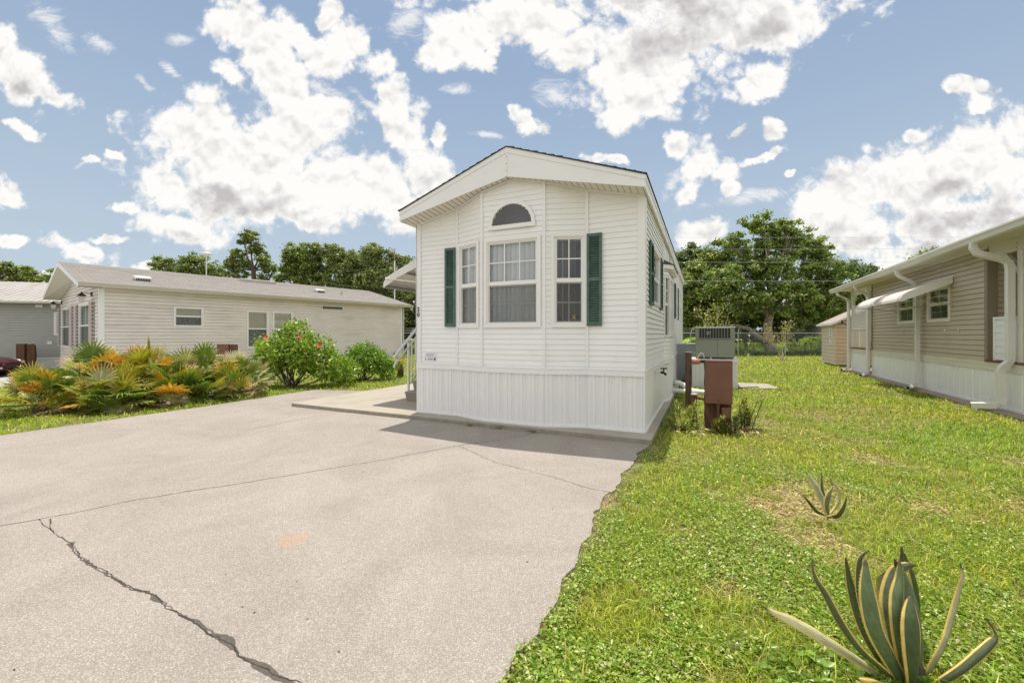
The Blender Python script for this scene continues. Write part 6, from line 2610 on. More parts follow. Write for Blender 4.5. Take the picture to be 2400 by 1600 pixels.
GB = ([(.12, .22, .018), (.20, .31, .028), (.30, .40, .04), (.06, .12, .012), (.46, .50, .16)], [.30, .30, .18, .15, .07])
bp = (-5.75, 11.0, 0)
bush('hibiscus', 'large hibiscus bush with a few red flowers before the cream wall', bp,
     [(-5.75, 11.1, 1.25, .50, .5, .42), (-6.25, 11.1, .95, .48, .5, .40), (-5.2, 11.1, 1.0, .52, .5, .42), (-5.8, 11.0, .75, .75, .6, .38), (-6.5, 11.2, .62, .35, .4, .30), (-4.9, 11.1, .6, .5, .5, .36), (-4.55, 11.2, .42, .40, .45, .34), (-6.55, 11.3, 1.0, .22, .3, .22), (-5.72, 11.2, 1.58, .25, .25, .15)],
     9500, .075, GB, stems=22, flowers=[(-6.18, 10.6, 1.30, .055), (-5.35, 10.62, 1.32, .045), (-4.87, 10.66, 1.09, .055), (-5.22, 10.7, 1.09, .025)])
bush('low_bush', 'dense low bush between the hibiscus and the white railing', (-4.45, 12.6, 0),
     [(-4.45, 12.6, .66, .50, .5, .40), (-4.85, 12.6, .45, .45, .5, .34), (-4.1, 12.7, .55, .45, .5, .36), (-4.4, 12.7, .92, .26, .3, .20), (-3.8, 12.8, .35, .35, .4, .28)],
     7000, .065, ([(.08, .17, .018), (.13, .25, .025), (.20, .33, .035), (.36, .40, .12)], [.36, .34, .22, .08]), stems=10)
bush('trailing_bush', 'small leaved trailing bush in front of the hibiscus gap', (-4.9, 11.9, 0),
     [(-4.75, 11.9, .40, .40, .35, .30), (-5.1, 11.6, .28, .35, .3, .2)], 2600, .05, ([(.12, .18, .03), (.2, .26, .06), (.4, .4, .2)], [.4, .4, .2]), stems=6)


# ------------------------------------------------------------------ fan palms
FC = {'green': [(.095, .165, .022), (.17, .255, .035)], 'yellow': [(.30, .34, .04), (.38, .34, .04)], 'orange': [(.50, .27, .035), (.46, .34, .05)], 'pale': [(.36, .38, .17), (.42, .40, .20)], 'dead': [(.40, .31, .19), (.30, .23, .14)]}


def fan(base, tip_dir, L_pet, rad, spread, nseg, c0, c1, tilt, droop, Vb, Fb, Cb):
    rad = rad * .92
    """one palmate leaf: petiole plus a fan of folded blades; appended to numpy lists"""
    d = Vector(tip_dir).normalized()
    side = d.cross(Vector((0, 0, 1)))
    if side.length < .05:
        side = Vector((1, 0, 0))
    side.normalize()
    up = side.cross(d).normalized()
    hub = Vector(base) + d * L_pet + Vector((0, 0, -droop * L_pet * .3))
    # petiole
    pw = .007 * (1 + rad)
    vs = [Vector(base) - side * pw, Vector(base) + side * pw, hub + side * pw * .6, hub - side * pw * .6]
    b0 = len(Vb)
    Vb += [tuple(v) for v in vs]
    Cb += [(.28, .30, .07)] * 4
    Fb += [(b0, b0 + 1, b0 + 2), (b0, b0 + 2, b0 + 3)]
    # plane of the fan
    ax = (d * math.cos(tilt) - up * math.sin(tilt)).normalized()
    nrm = side.cross(ax).normalized()
    for k in range(nseg):
        t = (k + .5) / nseg - .5
        an = t * spread
        r_ = rad * (1 - .30 * abs(t) * 2) * random.uniform(.92, 1.05)
        dr = (ax * math.cos(an) + side * math.sin(an)).normalized()
        tn = (side * math.cos(an) - ax * math.sin(an)).normalized()
        wseg = rad * spread / nseg * .42
        cup = nrm * (.10 * rad * (1 - math.cos(an)))
        m1 = hub + dr * r_ * .45 + nrm * .02 * rad - cup * .3
        tipd = droop * random.uniform(.5, 1.4)
        m2 = hub + dr * r_ * .8 - Vector((0, 0, tipd * rad * .10))
        tp_ = hub + dr * r_ - Vector((0, 0, tipd * rad * .30))
        w1_, w2_ = wseg * .50, wseg * .26
        fo = nrm * wseg * .35
        b0 = len(Vb)
        Vb += [tuple(hub), tuple(m1 - tn * w1_), tuple(m1 + fo), tuple(m1 + tn * w1_), tuple(m2 - tn * w2_), tuple(m2 + fo * .5), tuple(m2 + tn * w2_), tuple(tp_)]
        cc_ = np.array(c0) * random.uniform(.65, 1.3)
        ce = np.array(c1) * random.uniform(.65, 1.35)
        Cb += [tuple(cc_), tuple(cc_), tuple(cc_ * 1.1), tuple(cc_), tuple(ce), tuple(ce), tuple(ce), tuple(ce * .9)]
        Fb += [(b0, b0 + 1, b0 + 2), (b0, b0 + 2, b0 + 3), (b0 + 1, b0 + 4, b0 + 5), (b0 + 1, b0 + 5, b0 + 2), (b0 + 2, b0 + 5, b0 + 6), (b0 + 2, b0 + 6, b0 + 3), (b0 + 4, b0 + 7, b0 + 5), (b0 + 5, b0 + 7, b0 + 6)]


def fan_palm(label, base, n, H_, rad, mix_, group='fan palms beside the driveway', lean=0, trunk=.1):
    base = (base[0], base[1], float(ground_z(base[0], base[1])))
    root = empty('fan_palm', base)
    tag(root, label, 'palm', group)
    keys = list(mix_)
    wts = np.array([mix_[k] for k in keys], float)
    wts /= wts.sum()
    k2 = {}
    n = int(n * 1.35)
    for i in range(n):
        el = (i / n) ** .9                                # 0 upright .. 1 hanging
        az = i * 2.39996 + random.uniform(-.3, .3)
        e = R(84) - el * R(88)
        d = (math.cos(az) * math.cos(e), math.sin(az) * math.cos(e), math.sin(e))
        key = keys[rng.choice(len(keys), p=wts)]
        if el > .86:
            key = 'dead' if random.random() < .75 else 'pale'
        c0, c1 = FC[key]
        if key == 'green' and random.random() < .4:
            c1 = FC['yellow'][0]
        if key == 'yellow' and random.random() < .25:
            c1 = FC['orange'][0]
        Vb, Fb, Cb = [], [], []
        st = (random.uniform(-.06, .06) * 2, random.uniform(-.06, .06) * 2, trunk * random.uniform(.4, 1))
        fan(st, d, H_ * .92 * random.uniform(.6, 1.0) * (1 if el < .8 else .55), rad * random.uniform(.8, 1.12), R(random.uniform(190, 280)), random.randint(15, 20), c0, c1,
            random.uniform(-.6, .7), random.uniform(.1, .7) + (.6 if key == 'dead' else 0), Vb, Fb, Cb)
        k2.setdefault(i, (Vb, Fb, Cb))
    for i, (Vb, Fb, Cb) in k2.items():
        arrays_mesh('frond', np.array(Vb), np.array(Fb), np.array(Cb), M['frond'], root)
    q = MB()
    q.tube([(0, 0, -.1), (.03, 0, trunk * .6), (0, 0, trunk + .05)], [.11, .10, .06], 9)
    q.build('trunk', M['bark_dark'], root)
    return root


warm = {'green': 6, 'yellow': 3.0, 'orange': .45, 'pale': 1.5, 'dead': .3}
cool = {'green': 7, 'yellow': 2, 'orange': .5, 'pale': 2, 'dead': .5}
fan_palm('sprawling fan palm with orange leaves at the clump end nearest the car', (-8.25, 7.35, 0), 34, .70, .38, warm)
fan_palm('low green fan palm at the clump front beside the sprawling orange one', (-7.20, 7.60, 0), 34, .60, .40, {'green': 6, 'yellow': 4, 'orange': 1, 'pale': 1})
fan_palm('tall yellow leaved fan palm before the gable corner of the cream house', (-8.35, 8.55, 0), 38, 1.0, .42, warm, trunk=.2)
fan_palm('tall fan palm in the middle of the clump with an upright spear leaf', (-7.60, 8.60, 0), 42, 1.02, .44, {'green': 4, 'yellow': 4, 'orange': 2, 'pale': 1}, trunk=.2)
fan_palm('dark green fan palm at the clump edge beside the asphalt', (-6.62, 8.40, 0), 38, .78, .42, cool, trunk=.15)
fan_palm('tallest green fan palm of the clump, behind the dark green one', (-6.95, 9.25, 0), 40, 1.0, .45, cool, trunk=.2)
fan_palm('pale drooping fan palm at the clump end nearest the separate palm', (-6.10, 9.15, 0), 32, .70, .40, {'green': 4, 'pale': 4, 'yellow': 1})
fan_palm('separate fan palm between the clump and the hibiscus, with dead skirts', (-6.52, 10.05, 0), 34, .72, .36, {'green': 5, 'pale': 4, 'yellow': 2, 'orange': .5}, trunk=.28)
fan_palm('tiny upright fan palm beside the low bush near the white railing', (-3.62, 13.6, 0), 9, .55, .2, {'green': 5, 'yellow': 2}, group=None, trunk=.45)
bush('dusty_ground_plant', 'grey leaved low plant between fan palm and hibiscus', (-7.0, 11.6, 0), [(-7.05, 11.7, .28, .42, .3, .22), (-6.55, 11.9, .25, .3, .3, .2)], 1500, .06, ([(.36, .42, .36), (.28, .34, .26)], [.5, .5]), stems=5)


# ------------------------------------------------------------------ spiky plants round the meter cabinet
def spiky(label, base, H_, stems, palette, spread=.25, nl=38, ll=.10):
    root = empty('spiky_plant', base)
    tag(root, label, 'plant', 'spiky plants round the meter cabinet')
    q = MB()
    Vb, Fb, Cb = [], [], []
    for s in range(stems):
        a = random.uniform(0, 6.28)
        p0 = Vector((math.cos(a), math.sin(a), 0)) * spread * random.uniform(0, .7)
        h = H_ * random.uniform(.6, 1.)
        top_ = p0 + Vector((random.gauss(0, .08), random.gauss(0, .08), h))
        q.tube([p0, p0.lerp(top_, .5) + Vector((random.gauss(0, .01), 0, 0)), top_], [.008, .006, .003], 5)
        for k in range(nl):
            t = (k + 1) / nl
            c = p0.lerp(top_, .15 + .85 * t)
            az = k * 2.4 + random.uniform(-.3, .3)
            L_ = ll * (1.5 - .85 * t) * random.uniform(.75, 1.2)
            e = R(-5 + 50 * t)
            d = Vector((math.cos(az) * math.cos(e), math.sin(az) * math.cos(e), math.sin(e)))
            sd_ = d.cross(Vector((0, 0, 1))).normalized() * .009
            m1 = c + d * L_ * .55
            e2 = m1 + (d + Vector((0, 0, .9))).normalized() * L_ * .5
            b0 = len(Vb)
            col = pal(1, *palette)[0]
            Vb += [tuple(c - sd_), tuple(c + sd_), tuple(m1 + sd_), tuple(m1 - sd_), tuple(e2)]
            Cb += [tuple(col)] * 5
            Fb += [(b0, b0 + 1, b0 + 2), (b0, b0 + 2, b0 + 3), (b0 + 3, b0 + 2, b0 + 4)]
    arrays_mesh('leaves', np.array(Vb), np.array(Fb), np.array(Cb), M['bush'], root)
    q.build('stem', M['bark_dark'], root)


SPK = ([(.22, .26, .06), (.34, .33, .11), (.13, .17, .04)], [.4, .3, .3])
SPD = ([(.12, .16, .04), (.07, .10, .03), (.2, .22, .07)], [.4, .4, .2])
spiky('tall pale spiky plant in front of the brown water pipe', (2.62, 6.20, 0), .38, 5, SPK, .22, ll=.11)
spiky('low spiky plant with dry leaves nearest the home', (2.42, 5.98, 0), .22, 5, SPK, .22, ll=.10)
spiky('small bright spiky plant directly in front of the meter cabinet', (2.83, 5.82, 0), .26, 3, SPK, .06, ll=.10)
spiky('dark little spiky plant under the outlet box of the cabinet', (3.02, 5.75, 0), .24, 3, SPD, .08, ll=.09)
spiky('tall bushy spiky plant between meter cabinet and flat utility cover', (3.36, 6.08, 0), .46, 11, SPK, .26, ll=.085)
# dry leaf litter between them
q = MB()
for k in range(90):
    x, y = 2.45 + random.uniform(-.25, .9), 5.9 + random.uniform(-.25, .2)
    a, s = random.uniform(0, 6.28), random.uniform(.02, .05)
    z = random.uniform(.004, .05)
    c_, s_ = math.cos(a) * s, math.sin(a) * s
    q.add([(x - c_, y - s_, z), (x + s_ * .35, y - c_ * .35, z + .015), (x + c_, y + s_, z + random.uniform(0, .03)), (x - s_ * .35, y + c_ * .35, z + .005)], [(0, 1, 2), (0, 2, 3)])
M['litter'] = simple('dry_leaf', (.52, .36, .27), .8, var=.3, scale=12)
tag(q.build('leaf_litter', M['litter']), 'dry pinkish leaf litter round the spiky plants', kind='stuff')


# ------------------------------------------------------------------ agaves
def agave_leaf(parent, cl, w, cup=.35, twist=0., th=.006, green=(.085, .115, .075), stripe=None, yel=(.86, .64, .20), pale=None, teeth=True, facing=(0, -1, .15)):
    """thick strap leaf along the centre line cl [(x,y,z)], half width profile w(t); yellow spiny margins"""
    cl = [Vector(p) for p in cl]
    # resample smooth
    n = 30
    P_ = []
    m_ = len(cl)
    for i in range(n + 1):
        t = i / n * (m_ - 1)
        k = min(int(t), m_ - 2)
        f = t - k
        p0 = cl[max(k - 1, 0)]
        p1, p2 = cl[k], cl[k + 1]
        p3 = cl[min(k + 2, m_ - 1)]
        P_.append(.5 * ((2 * p1) + (-p0 + p2) * f + (2 * p0 - 5 * p1 + 4 * p2 - p3) * f * f + (-p0 + 3 * p1 - 3 * p2 + p3) * f ** 3))
    Vb, Fb, Cb = [], [], []
    fc = Vector(facing).normalized()
    us = [-1, -.92, -.83, -.76, -.4, 0, .4, .76, .83, .92, 1]
    K_ = len(us)
    g0, y0_ = np.array(green), np.array(yel)
    teeth_v = []
    for side_ in (0, 1):
        for i, p in enumerate(P_):
            t = i / n
            tn = (P_[min(i + 1, n)] - P_[max(i - 1, 0)]).normalized()
            s_ = tn.cross(fc)
            s_.normalize()
            if twist:
                s_ = Matrix.Rotation(twist * t, 3, tn) @ s_
            nr = s_.cross(tn).normalized()
            hw = w(t)
            for u in us:
                dz = cup * hw * (u * u)
                q_ = p + s_ * hw * u + nr * (-dz if True else dz)
                if side_:
                    q_ = q_ - nr * (-th * (1.4 - abs(u)) * (1 - .6 * t))
                Vb.append(tuple(q_))
                wob = .5 + .5 * math.sin(i * 1.3 + u * 9)
                e = max(0, (abs(u) - .70) / .18)
                if abs(u) > .82:
                    c = y0_ * (1 - .35 * t)
                elif pale is not None:
                    c = np.array(pale) * (.85 + .15 * wob) * (1 if abs(u) > .25 else .72)
                else:
                    c = g0 * (.85 + .25 * wob)
                if t > .93:
                    c = np.array((.12, .09, .06))
                Cb.append(tuple(c))
                if side_ == 0 and abs(u) == 1 and teeth and 2 < i < n - 3:
                    teeth_v.append((q_, s_ * u, tn, hw))
    S = (n + 1) * K_
    for side_ in (0, 1):
        for i in range(n):
            for k in range(K_ - 1):
                a = side_ * S + i * K_ + k
                q4 = (a, a + 1, a + K_ + 1, a + K_)
                Fb.append(q4 if side_ == 0 else q4[::-1])
    for i in range(n):
        for k in (0, K_ - 1):
            a, b = i * K_ + k, S + i * K_ + k
            Fb.append((a, a + K_, b + K_, b))
    for q_, o_, tn, hw in teeth_v:
        b0 = len(Vb)
        s2 = .0035
        Vb += [tuple(q_ - tn * s2), tuple(q_ + tn * s2), tuple(q_ + o_ * .0055 + tn * .001), tuple(q_ + o_ * .0055 + tn * .0015)]
        Cb += [(.55, .38, .10), (.55, .38, .10), (.25, .13, .05), (.25, .13, .05)]
        Fb.append((b0, b0 + 1, b0 + 2, b0 + 3))
    return arrays_mesh('leaf', np.array(Vb), np.array(Fb), np.array(Cb), M['agave'], parent, smooth=True)


def prof(wmax, base=.55, peak=.45, tip=.0, pw=1.):
    def f(t):
        if t < peak:
            return wmax * (base + (1 - base) * math.sin(math.pi / 2 * t / peak))
        return wmax * max(.012, math.cos(math.pi / 2 * (t - peak) / (1 - peak)) ** pw) + .0006
    return f


AX, AY = 1.60, 1.70
ag = empty('large_agave', (AX, AY, 0))
tag(ag, 'large variegated agave with many tall yellow edged leaves in the near lawn', 'agave')


def az_(u, v, D):          # point of the photographed plant, brought to its own distance
    p = at(1700 + u / 2.851, 1050 + v / 2.851, D)
    return (p.x - AX, p.y - AY, p.z)


c0 = (1225, 1600)
GR = (.135, .185, .085)
GD = (.09, .125, .045)
PAL_ = (.44, .43, .24)
L_ = [
    # (points (u,v,D)), half width px, cup, kwargs
    ([(1130, 1610, 1.68), (930, 1450, 1.64), (760, 1340, 1.62), (600, 1240, 1.63), (440, 1150, 1.66), (340, 1105, 1.68), (240, 1050, 1.70)], 34, .15, dict(pale=PAL_, facing=(-.2, -.7, .7))),
    ([(1190, 1600, 1.68), (1050, 1480, 1.62), (900, 1350, 1.58), (770, 1170, 1.58), (670, 980, 1.60), (600, 860, 1.62), (578, 750, 1.64)], 26, .5, dict(green=(.10, .13, .05), facing=(-.7, -.6, .2))),
    ([(1190, 1590, 1.72), (1060, 1440, 1.72), (940, 1240, 1.74), (870, 1040, 1.77), (830, 880, 1.79), (803, 725, 1.80)], 33, .35, dict(green=GD, facing=(-.5, -.8, .2))),
    ([(1200, 1590, 1.70), (1070, 1420, 1.68), (960, 1200, 1.68), (905, 1000, 1.69), (893, 840, 1.70), (905, 730, 1.70), (965, 678, 1.69)], 22, .6, dict(green=(.08, .12, .05), facing=(-.6, -.7, .2))),
    ([(1215, 1600, 1.66), (1120, 1440, 1.60), (1010, 1230, 1.57), (965, 1040, 1.58), (945, 880, 1.60), (937, 740, 1.62)], 56, .25, dict(green=GR, facing=(-.25, -.9, .2))),
    ([(1215, 1580, 1.82), (1130, 1350, 1.88), (1070, 1100, 1.92), (1045, 930, 1.93), (1045, 850, 1.90), (1060, 828, 1.86)], 40, .1, dict(pale=(.50, .48, .30), facing=(0, -1, .1), teeth=False, blunt=True)),
    ([(1235, 1590, 1.86), (1200, 1300, 1.90), (1190, 1000, 1.90), (1185, 800, 1.88), (1180, 655, 1.87)], 38, .3, dict(green=GD)),
    ([(1245, 1590, 1.80), (1285, 1350, 1.84), (1290, 1100, 1.84), (1270, 900, 1.82), (1195, 700, 1.80)], 48, .3, dict(green=GD, facing=(.4, -.9, .1))),
    ([(1225, 1600, 1.70), (1180, 1400, 1.66), (1130, 1150, 1.66), (1120, 980, 1.68), (1160, 820, 1.70), (1275, 775, 1.68)], 66, .4, dict(green=(.13, .17, .095), facing=(-.15, -1, .15))),
    ([(1230, 1600, 1.69), (1190, 1380, 1.62), (1165, 1180, 1.60), (1160, 1000, 1.62), (1170, 880, 1.64), (1165, 740, 1.66)], 54, .35, dict(green=GR, facing=(.05, -1, .15))),
    ([(1245, 1600, 1.72), (1300, 1420, 1.68), (1290, 1200, 1.66), (1250, 1010, 1.67), (1195, 860, 1.68), (1128, 738, 1.66)], 70, .45, dict(green=(.135, .175, .10), facing=(.25, -1, .15))),
    ([(1255, 1610, 1.64), (1265, 1480, 1.57), (1262, 1330, 1.55), (1255, 1180, 1.56), (1245, 1070, 1.58), (1235, 985, 1.60)], 72, .30, dict(green=(.08, .11, .05), facing=(.1, -1, .15))),
    ([(1300, 1600, 1.70), (1370, 1470, 1.68), (1460, 1320, 1.68), (1515, 1150, 1.70), (1560, 980, 1.72), (1588, 860, 1.73), (1568, 765, 1.74)], 34, .4, dict(pale=PAL_, green=(.10, .13, .09), facing=(.5, -.8, .3))),
    ([(1330, 1620, 1.66), (1450, 1560, 1.62), (1580, 1480, 1.60), (1690, 1390, 1.60), (1775, 1310, 1.61), (1812, 1250, 1.62), (1740, 1130, 1.64)], 30, .5, dict(green=(.09, .11, .055), facing=(.2, -.7, .6))),
    ([(1200, 1640, 1.60), (1060, 1590, 1.56), (960, 1560, 1.54), (880, 1540, 1.53)], 22, .2, dict(pale=(.55, .40, .12), facing=(0, -.7, .7))),
]
for pts, hw, cup, kw in L_:
    kw = dict(kw)
    blunt = kw.pop('blunt', False)
    D = pts[2][2]
    wm = hw / 2.851 / FPX * D
    wf = prof(wm, .62, .5, pw=.85) if not blunt else (lambda t, wm=wm: wm * (.7 + .3 * t) * (1 if t < .8 else math.sqrt(max(.02, 1 - ((t - .8) / .2) ** 2))))
    agave_leaf(ag, [az_(*p) for p in pts], wf, cup=cup, **kw)
q = MB()
q.lathe([(0, -.03), (.045, -.02), (.05, .03), (.03, .07), (0, .08)], seg=12)
q.build('heart', M['bark_dark'], ag)

ab = (2.33, 3.12, 0)
ag2 = empty('small_agave', ab)
tag(ag2, 'small agave with six leaves standing alone in the lawn', 'agave')


def a2(u, v, D):
    p = at(1700 + u / 2.851, 1050 + v / 2.851, D)
    return (p.x - ab[0], p.y - ab[1], p.z)


for pts, hw, kw in [
    ([(680, 450, 3.10), (655, 360, 3.12), (610, 260, 3.14), (570, 200, 3.16), (540, 160, 3.17)], 22, dict(pale=(.40, .42, .27))),
    ([(685, 445, 3.15), (668, 350, 3.18), (648, 270, 3.2), (645, 165, 3.2)], 15, dict(green=(.10, .13, .05))),
    ([(690, 440, 3.06), (680, 380, 3.03), (695, 310, 3.03), (722, 255, 3.05)], 20, dict(green=(.15, .18, .10))),
    ([(700, 440, 3.14), (750, 380, 3.16), (765, 310, 3.18), (740, 250, 3.19), (697, 200, 3.2)], 14, dict(pale=(.45, .42, .22))),
    ([(660, 445, 3.08), (610, 420, 3.04), (560, 360, 3.03), (512, 305, 3.03)], 13, dict(green=(.07, .09, .03))),
    ([(700, 455, 3.06), (750, 455, 3.02), (790, 400, 3.01), (812, 315, 3.02)], 18, dict(green=(.07, .09, .04))),
    ([(680, 470, 3.0), (690, 462, 2.97), (720, 460, 2.96)], 10, dict(green=(.1, .07, .03)))]:
    D = pts[1][2]
    agave_leaf(ag2, [a2(*p) for p in pts], prof(hw / 2.851 / FPX * D, .5, .45), cup=.35, teeth=False, th=.004, **kw)
ab = (.943, 1.80, 0)
ag3 = empty('agave_pup', ab)
tag(ag3, 'tiny agave pup with striped leaves low in the near grass', 'agave')
for k in range(5):
    a = R(20 + 35 * k)
    agave_leaf(ag3, [(0, 0, 0), (math.cos(a) * .012, -.01, .022), (math.cos(a) * .026, -.012, .045 + .01 * (k % 2))], prof(.007, .5, .4), cup=.3, teeth=False, th=.001, pale=(.5, .5, .35))


# ------------------------------------------------------------------ grass
Hp = lambda x, y: tuple(H2(x, y)[:2])
Kp = lambda x, y: tuple(K2(x, y)[:2])
slab_w = [Hp(x, y) for x, y in sl]
k_w = [Kp(-.30, -4), Kp(6, -4), Kp(6, 10.2), Kp(-.3, 10.2)]
plat_w = [Hp(.44, 6.22), Hp(1.48, 6.22), Hp(1.48, 7.2), Hp(.44, 7.2)]
duct_w = [Hp(0, 7.1), Hp(1.4, 7.1), Hp(1.4, 8), Hp(0, 8)]
pad_w = [Hp(1.0, 6.1), Hp(2.45, 6.55), Hp(2.3, 7.6), Hp(.9, 7.6)]
Lp = lambda x, y: tuple((LO + LX * x + LY * y)[:2])
cream_w = [Lp(.6, .3), Lp(14.1, .3), Lp(14.1, 9), Lp(.6, 9)]
Mp = lambda x, y: tuple((MO + Vector((.95, .312, 0)) * x + Vector((-.312, .95, 0)) * y)[:2])
grey_w = [Mp(-14, .2), Mp(5, .2), Mp(5, 8), Mp(-14, 8)]
shed_w = [tuple((SH + KX * x + KY * y)[:2]) for x, y in ((-.05, 0), (2.7, 0), (2.7, 2.6), (-.05, 2.6))]
drive_w = [(-60, 11.0), (-20, 11.6), (-14.6, 12.0), (-11.5, 13.1), (-8.6, 15.0), (-9.6, 16.7), (-14.6, 14.6), (-16.5, 15.4), (-22.5, 18.8), (-60, 18.8)]
EXC = [asph_poly, slab_w, k_w, plat_w, duct_w, pad_w, cream_w, grey_w, shed_w, drive_w]


def lawn(x, y):
    ok_ = np.ones(len(x), bool)
    for p in EXC:
        ok_ &= ~inside(p, x, y)
    return ok_


def edge_dist(x, y):
    """distance to the right-hand edge of the drive"""
    d = np.full(len(x), 9.)
    for (xa, ya), (xb, yb) in zip(right_edge[:-1], right_edge[1:]):
        L2 = (xb - xa) ** 2 + (yb - ya) ** 2
        t = np.clip(((x - xa) * (xb - xa) + (y - ya) * (yb - ya)) / L2, 0, 1)
        d = np.minimum(d, np.hypot(x - xa - t * (xb - xa), y - ya - t * (yb - ya)))
    return d


def scatter(n, d0, d1, u0=-1.42, u1=1.42, pw=0.):
    D = d0 * (d1 / d0) ** rng.uniform(0, 1, n)
    U = rng.uniform(u0, u1, n)
    x, y = U * D, D
    k = lawn(x, y)
    return x[k], y[k]


N_G = 640000
x, y = scatter(N_G, 1.25, 46)
# the same turf goes on beside and just behind the camera
x2, y2 = rng.uniform(-1.2, 6.5, 90000), rng.uniform(-2.6, 2.6, 90000)
k = lawn(x2, y2) & ((y2 < 1.25) | (x2 > 1.42 * y2))
x, y = np.concatenate([x, x2[k]]), np.concatenate([y, y2[k]])
thin_ = fbm(x * 1.5, y * 1.5, 31, 5)
fine = fbm(x * 7, y * 7, 57, 3)
dens = thin_ * .68 + fine * .32
near = np.clip((9 - y) / 7, 0, 1)
ed = edge_dist(x, y)
p_keep = np.clip((dens - (.23 + .15 * near)) / .17, .05, 1) * np.clip(.10 + ed / .22, 0, 1)
p_keep *= np.where(y > 7, 1, .95)
k = rng.uniform(0, 1, len(x)) < p_keep
x, y, dens, thin_ = x[k], y[k], dens[k], thin_[k]
D = y
n = len(x)
z = ground_z(x, y) - .012
tall = fbm(x * 2.3, y * 2.3, 77, 3)
h = (.016 + .036 * tall ** 1.4 + .009 * rng.exponential(1, n)) * (1 + .03 * np.abs(D)) * np.clip(.45 + edge_dist(x, y) / .5, 0, 1) * rng.uniform(.5, 1.5, n)
h = np.clip(h, .008, .12)
wd_ = np.maximum(.0038, .00135 * np.abs(D)) * rng.uniform(.6, 1.6, n)
wd_ = np.minimum(wd_, h * .6)
az = rng.uniform(0, 2 * np.pi, n)
lean = np.abs(rng.normal(1.1, .7, n))
dxl, dyl = np.cos(az), np.sin(az)
px_, py_ = -dyl, dxl
ro = rng.uniform(-.8, .8, n)
px_, py_ = px_ * np.cos(ro) - py_ * np.sin(ro), px_ * np.sin(ro) + py_ * np.cos(ro)
b = np.stack([x, y, z], 1)
s_ = np.stack([px_ * wd_ / 2, py_ * wd_ / 2, 0 * wd_], 1)
m_ = b + np.stack([dxl * lean * h * .35, dyl * lean * h * .35, h * .65], 1)
t_ = b + np.stack([dxl * lean * h * 1.05, dyl * lean * h * 1.05, h * np.clip(1.05 - lean * .35, .35, 1.1)], 1)
V = np.stack([b - s_, b + s_, m_ + s_ * .8, m_ - s_ * .8, t_], 1).reshape(-1, 3)
i = np.arange(n)[:, None] * 5
T = np.concatenate([i + np.array([[0, 1, 2]]), i + np.array([[0, 2, 3]]), i + np.array([[3, 2, 4]])], 0)
GC = ([(.19, .27, .030), (.28, .34, .045), (.37, .38, .075), (.13, .20, .022), (.44, .38, .19), (.50, .45, .27)], [.30, .30, .13, .17, .06, .04])
cols = pal(n, *GC)
yl = fbm(x * .55, y * .55, 91, 3)
cols *= rng.uniform(.55, 1.4, (n, 1))
cols[:, 0] *= .86 + .38 * yl
cols *= (.9 + .28 * (thin_ - .4))[:, None]
cv = np.repeat(cols, 5, axis=0)
tag(arrays_mesh('lawn_grass', V, T, cv, M['grass']), 'short patchy yellow green lawn grass', kind='stuff')

# broad-leaved lawn weeds in mats, thick at the near edge of the drive
x, y = scatter(230000, 1.25, 6.5, -.35, 1.42)
m1 = fbm(x * 1.9 + 40, y * 1.9, 12, 4)
ed = edge_dist(x, y)
pk = np.clip((m1 - .46 + .10 * np.exp(-ed / .5) + .06 * (y < 2.4)) / .10, 0, 1) * .85 * np.clip(.15 + ed / .10, 0, 1)
k = rng.uniform(0, 1, len(x)) < pk
x, y = x[k], y[k]
n = len(x)
ctr = np.stack([x, y, rng.uniform(.0, .035, n) * (.5 + fbm(x * 5, y * 5, 3, 2))], 1)
V, T = leaf_cards(ctr, .018, jitter=.45, elong=1.45, up=2.2, fold=.3)
cols = pal(n, [(.17, .27, .035), (.25, .36, .06), (.12, .20, .022), (.36, .42, .12), (.48, .44, .3)], [.35, .3, .2, .1, .05])
tag(arrays_mesh('lawn_weeds', V, T, np.repeat(cols, 4, axis=0), M['bush']), 'broad leaved weeds matted through the near lawn', kind='stuff')
# larger ivy-like leaves round the agave foot
n = 420
a = rng.uniform(0, 2 * np.pi, n)
r_ = rng.uniform(.05, .42, n) ** .8 * 1.1
x, y = 1.28 + np.cos(a) * r_ * .6, 1.62 + np.sin(a) * r_ * .35
k = lawn(x, y)
ctr = np.stack([x, y, rng.uniform(.01, .05, n)], 1)[k]
V, T = leaf_cards(ctr, .034, jitter=.35, elong=1.35, up=2.0, fold=.35)
cols = pal(len(ctr), [(.14, .25, .04), (.20, .32, .06), (.10, .18, .025)], [.4, .35, .25])
tag(arrays_mesh('creeping_plant', V, T, np.repeat(cols, 4, axis=0), M['bush']), 'creeping broad leaves at the foot of the large agave', kind='stuff')
# dry thatch: short straw bits lying between the blades
x, y = scatter(150000, 1.25, 9, -.4, 1.42)
k = rng.uniform(0, 1, len(x)) < np.clip((.56 - fbm(x * 1.5, y * 1.5, 31, 5)) / .15, .1, 1)
x, y = x[k], y[k]
n = len(x)
a = rng.uniform(0, 2 * np.pi, n)
L2 = rng.uniform(.008, .03, n)
w2 = np.maximum(.0012, .0008 * y)
dx_, dy_ = np.cos(a) * L2, np.sin(a) * L2
nx_, ny_ = -np.sin(a) * w2, np.cos(a) * w2
zb_ = rng.uniform(-.010, .004, n)
V = np.stack([np.stack([x - dx_ - nx_, y - dy_ - ny_, zb_], 1), np.stack([x + dx_ - nx_, y + dy_ - ny_, zb_ + rng.uniform(0, .008, n)], 1), np.stack([x + dx_ + nx_, y + dy_ + ny_, zb_ + rng.uniform(0, .008, n)], 1), np.stack([x - dx_ + nx_, y - dy_ + ny_, zb_], 1)], 1).reshape(-1, 3)
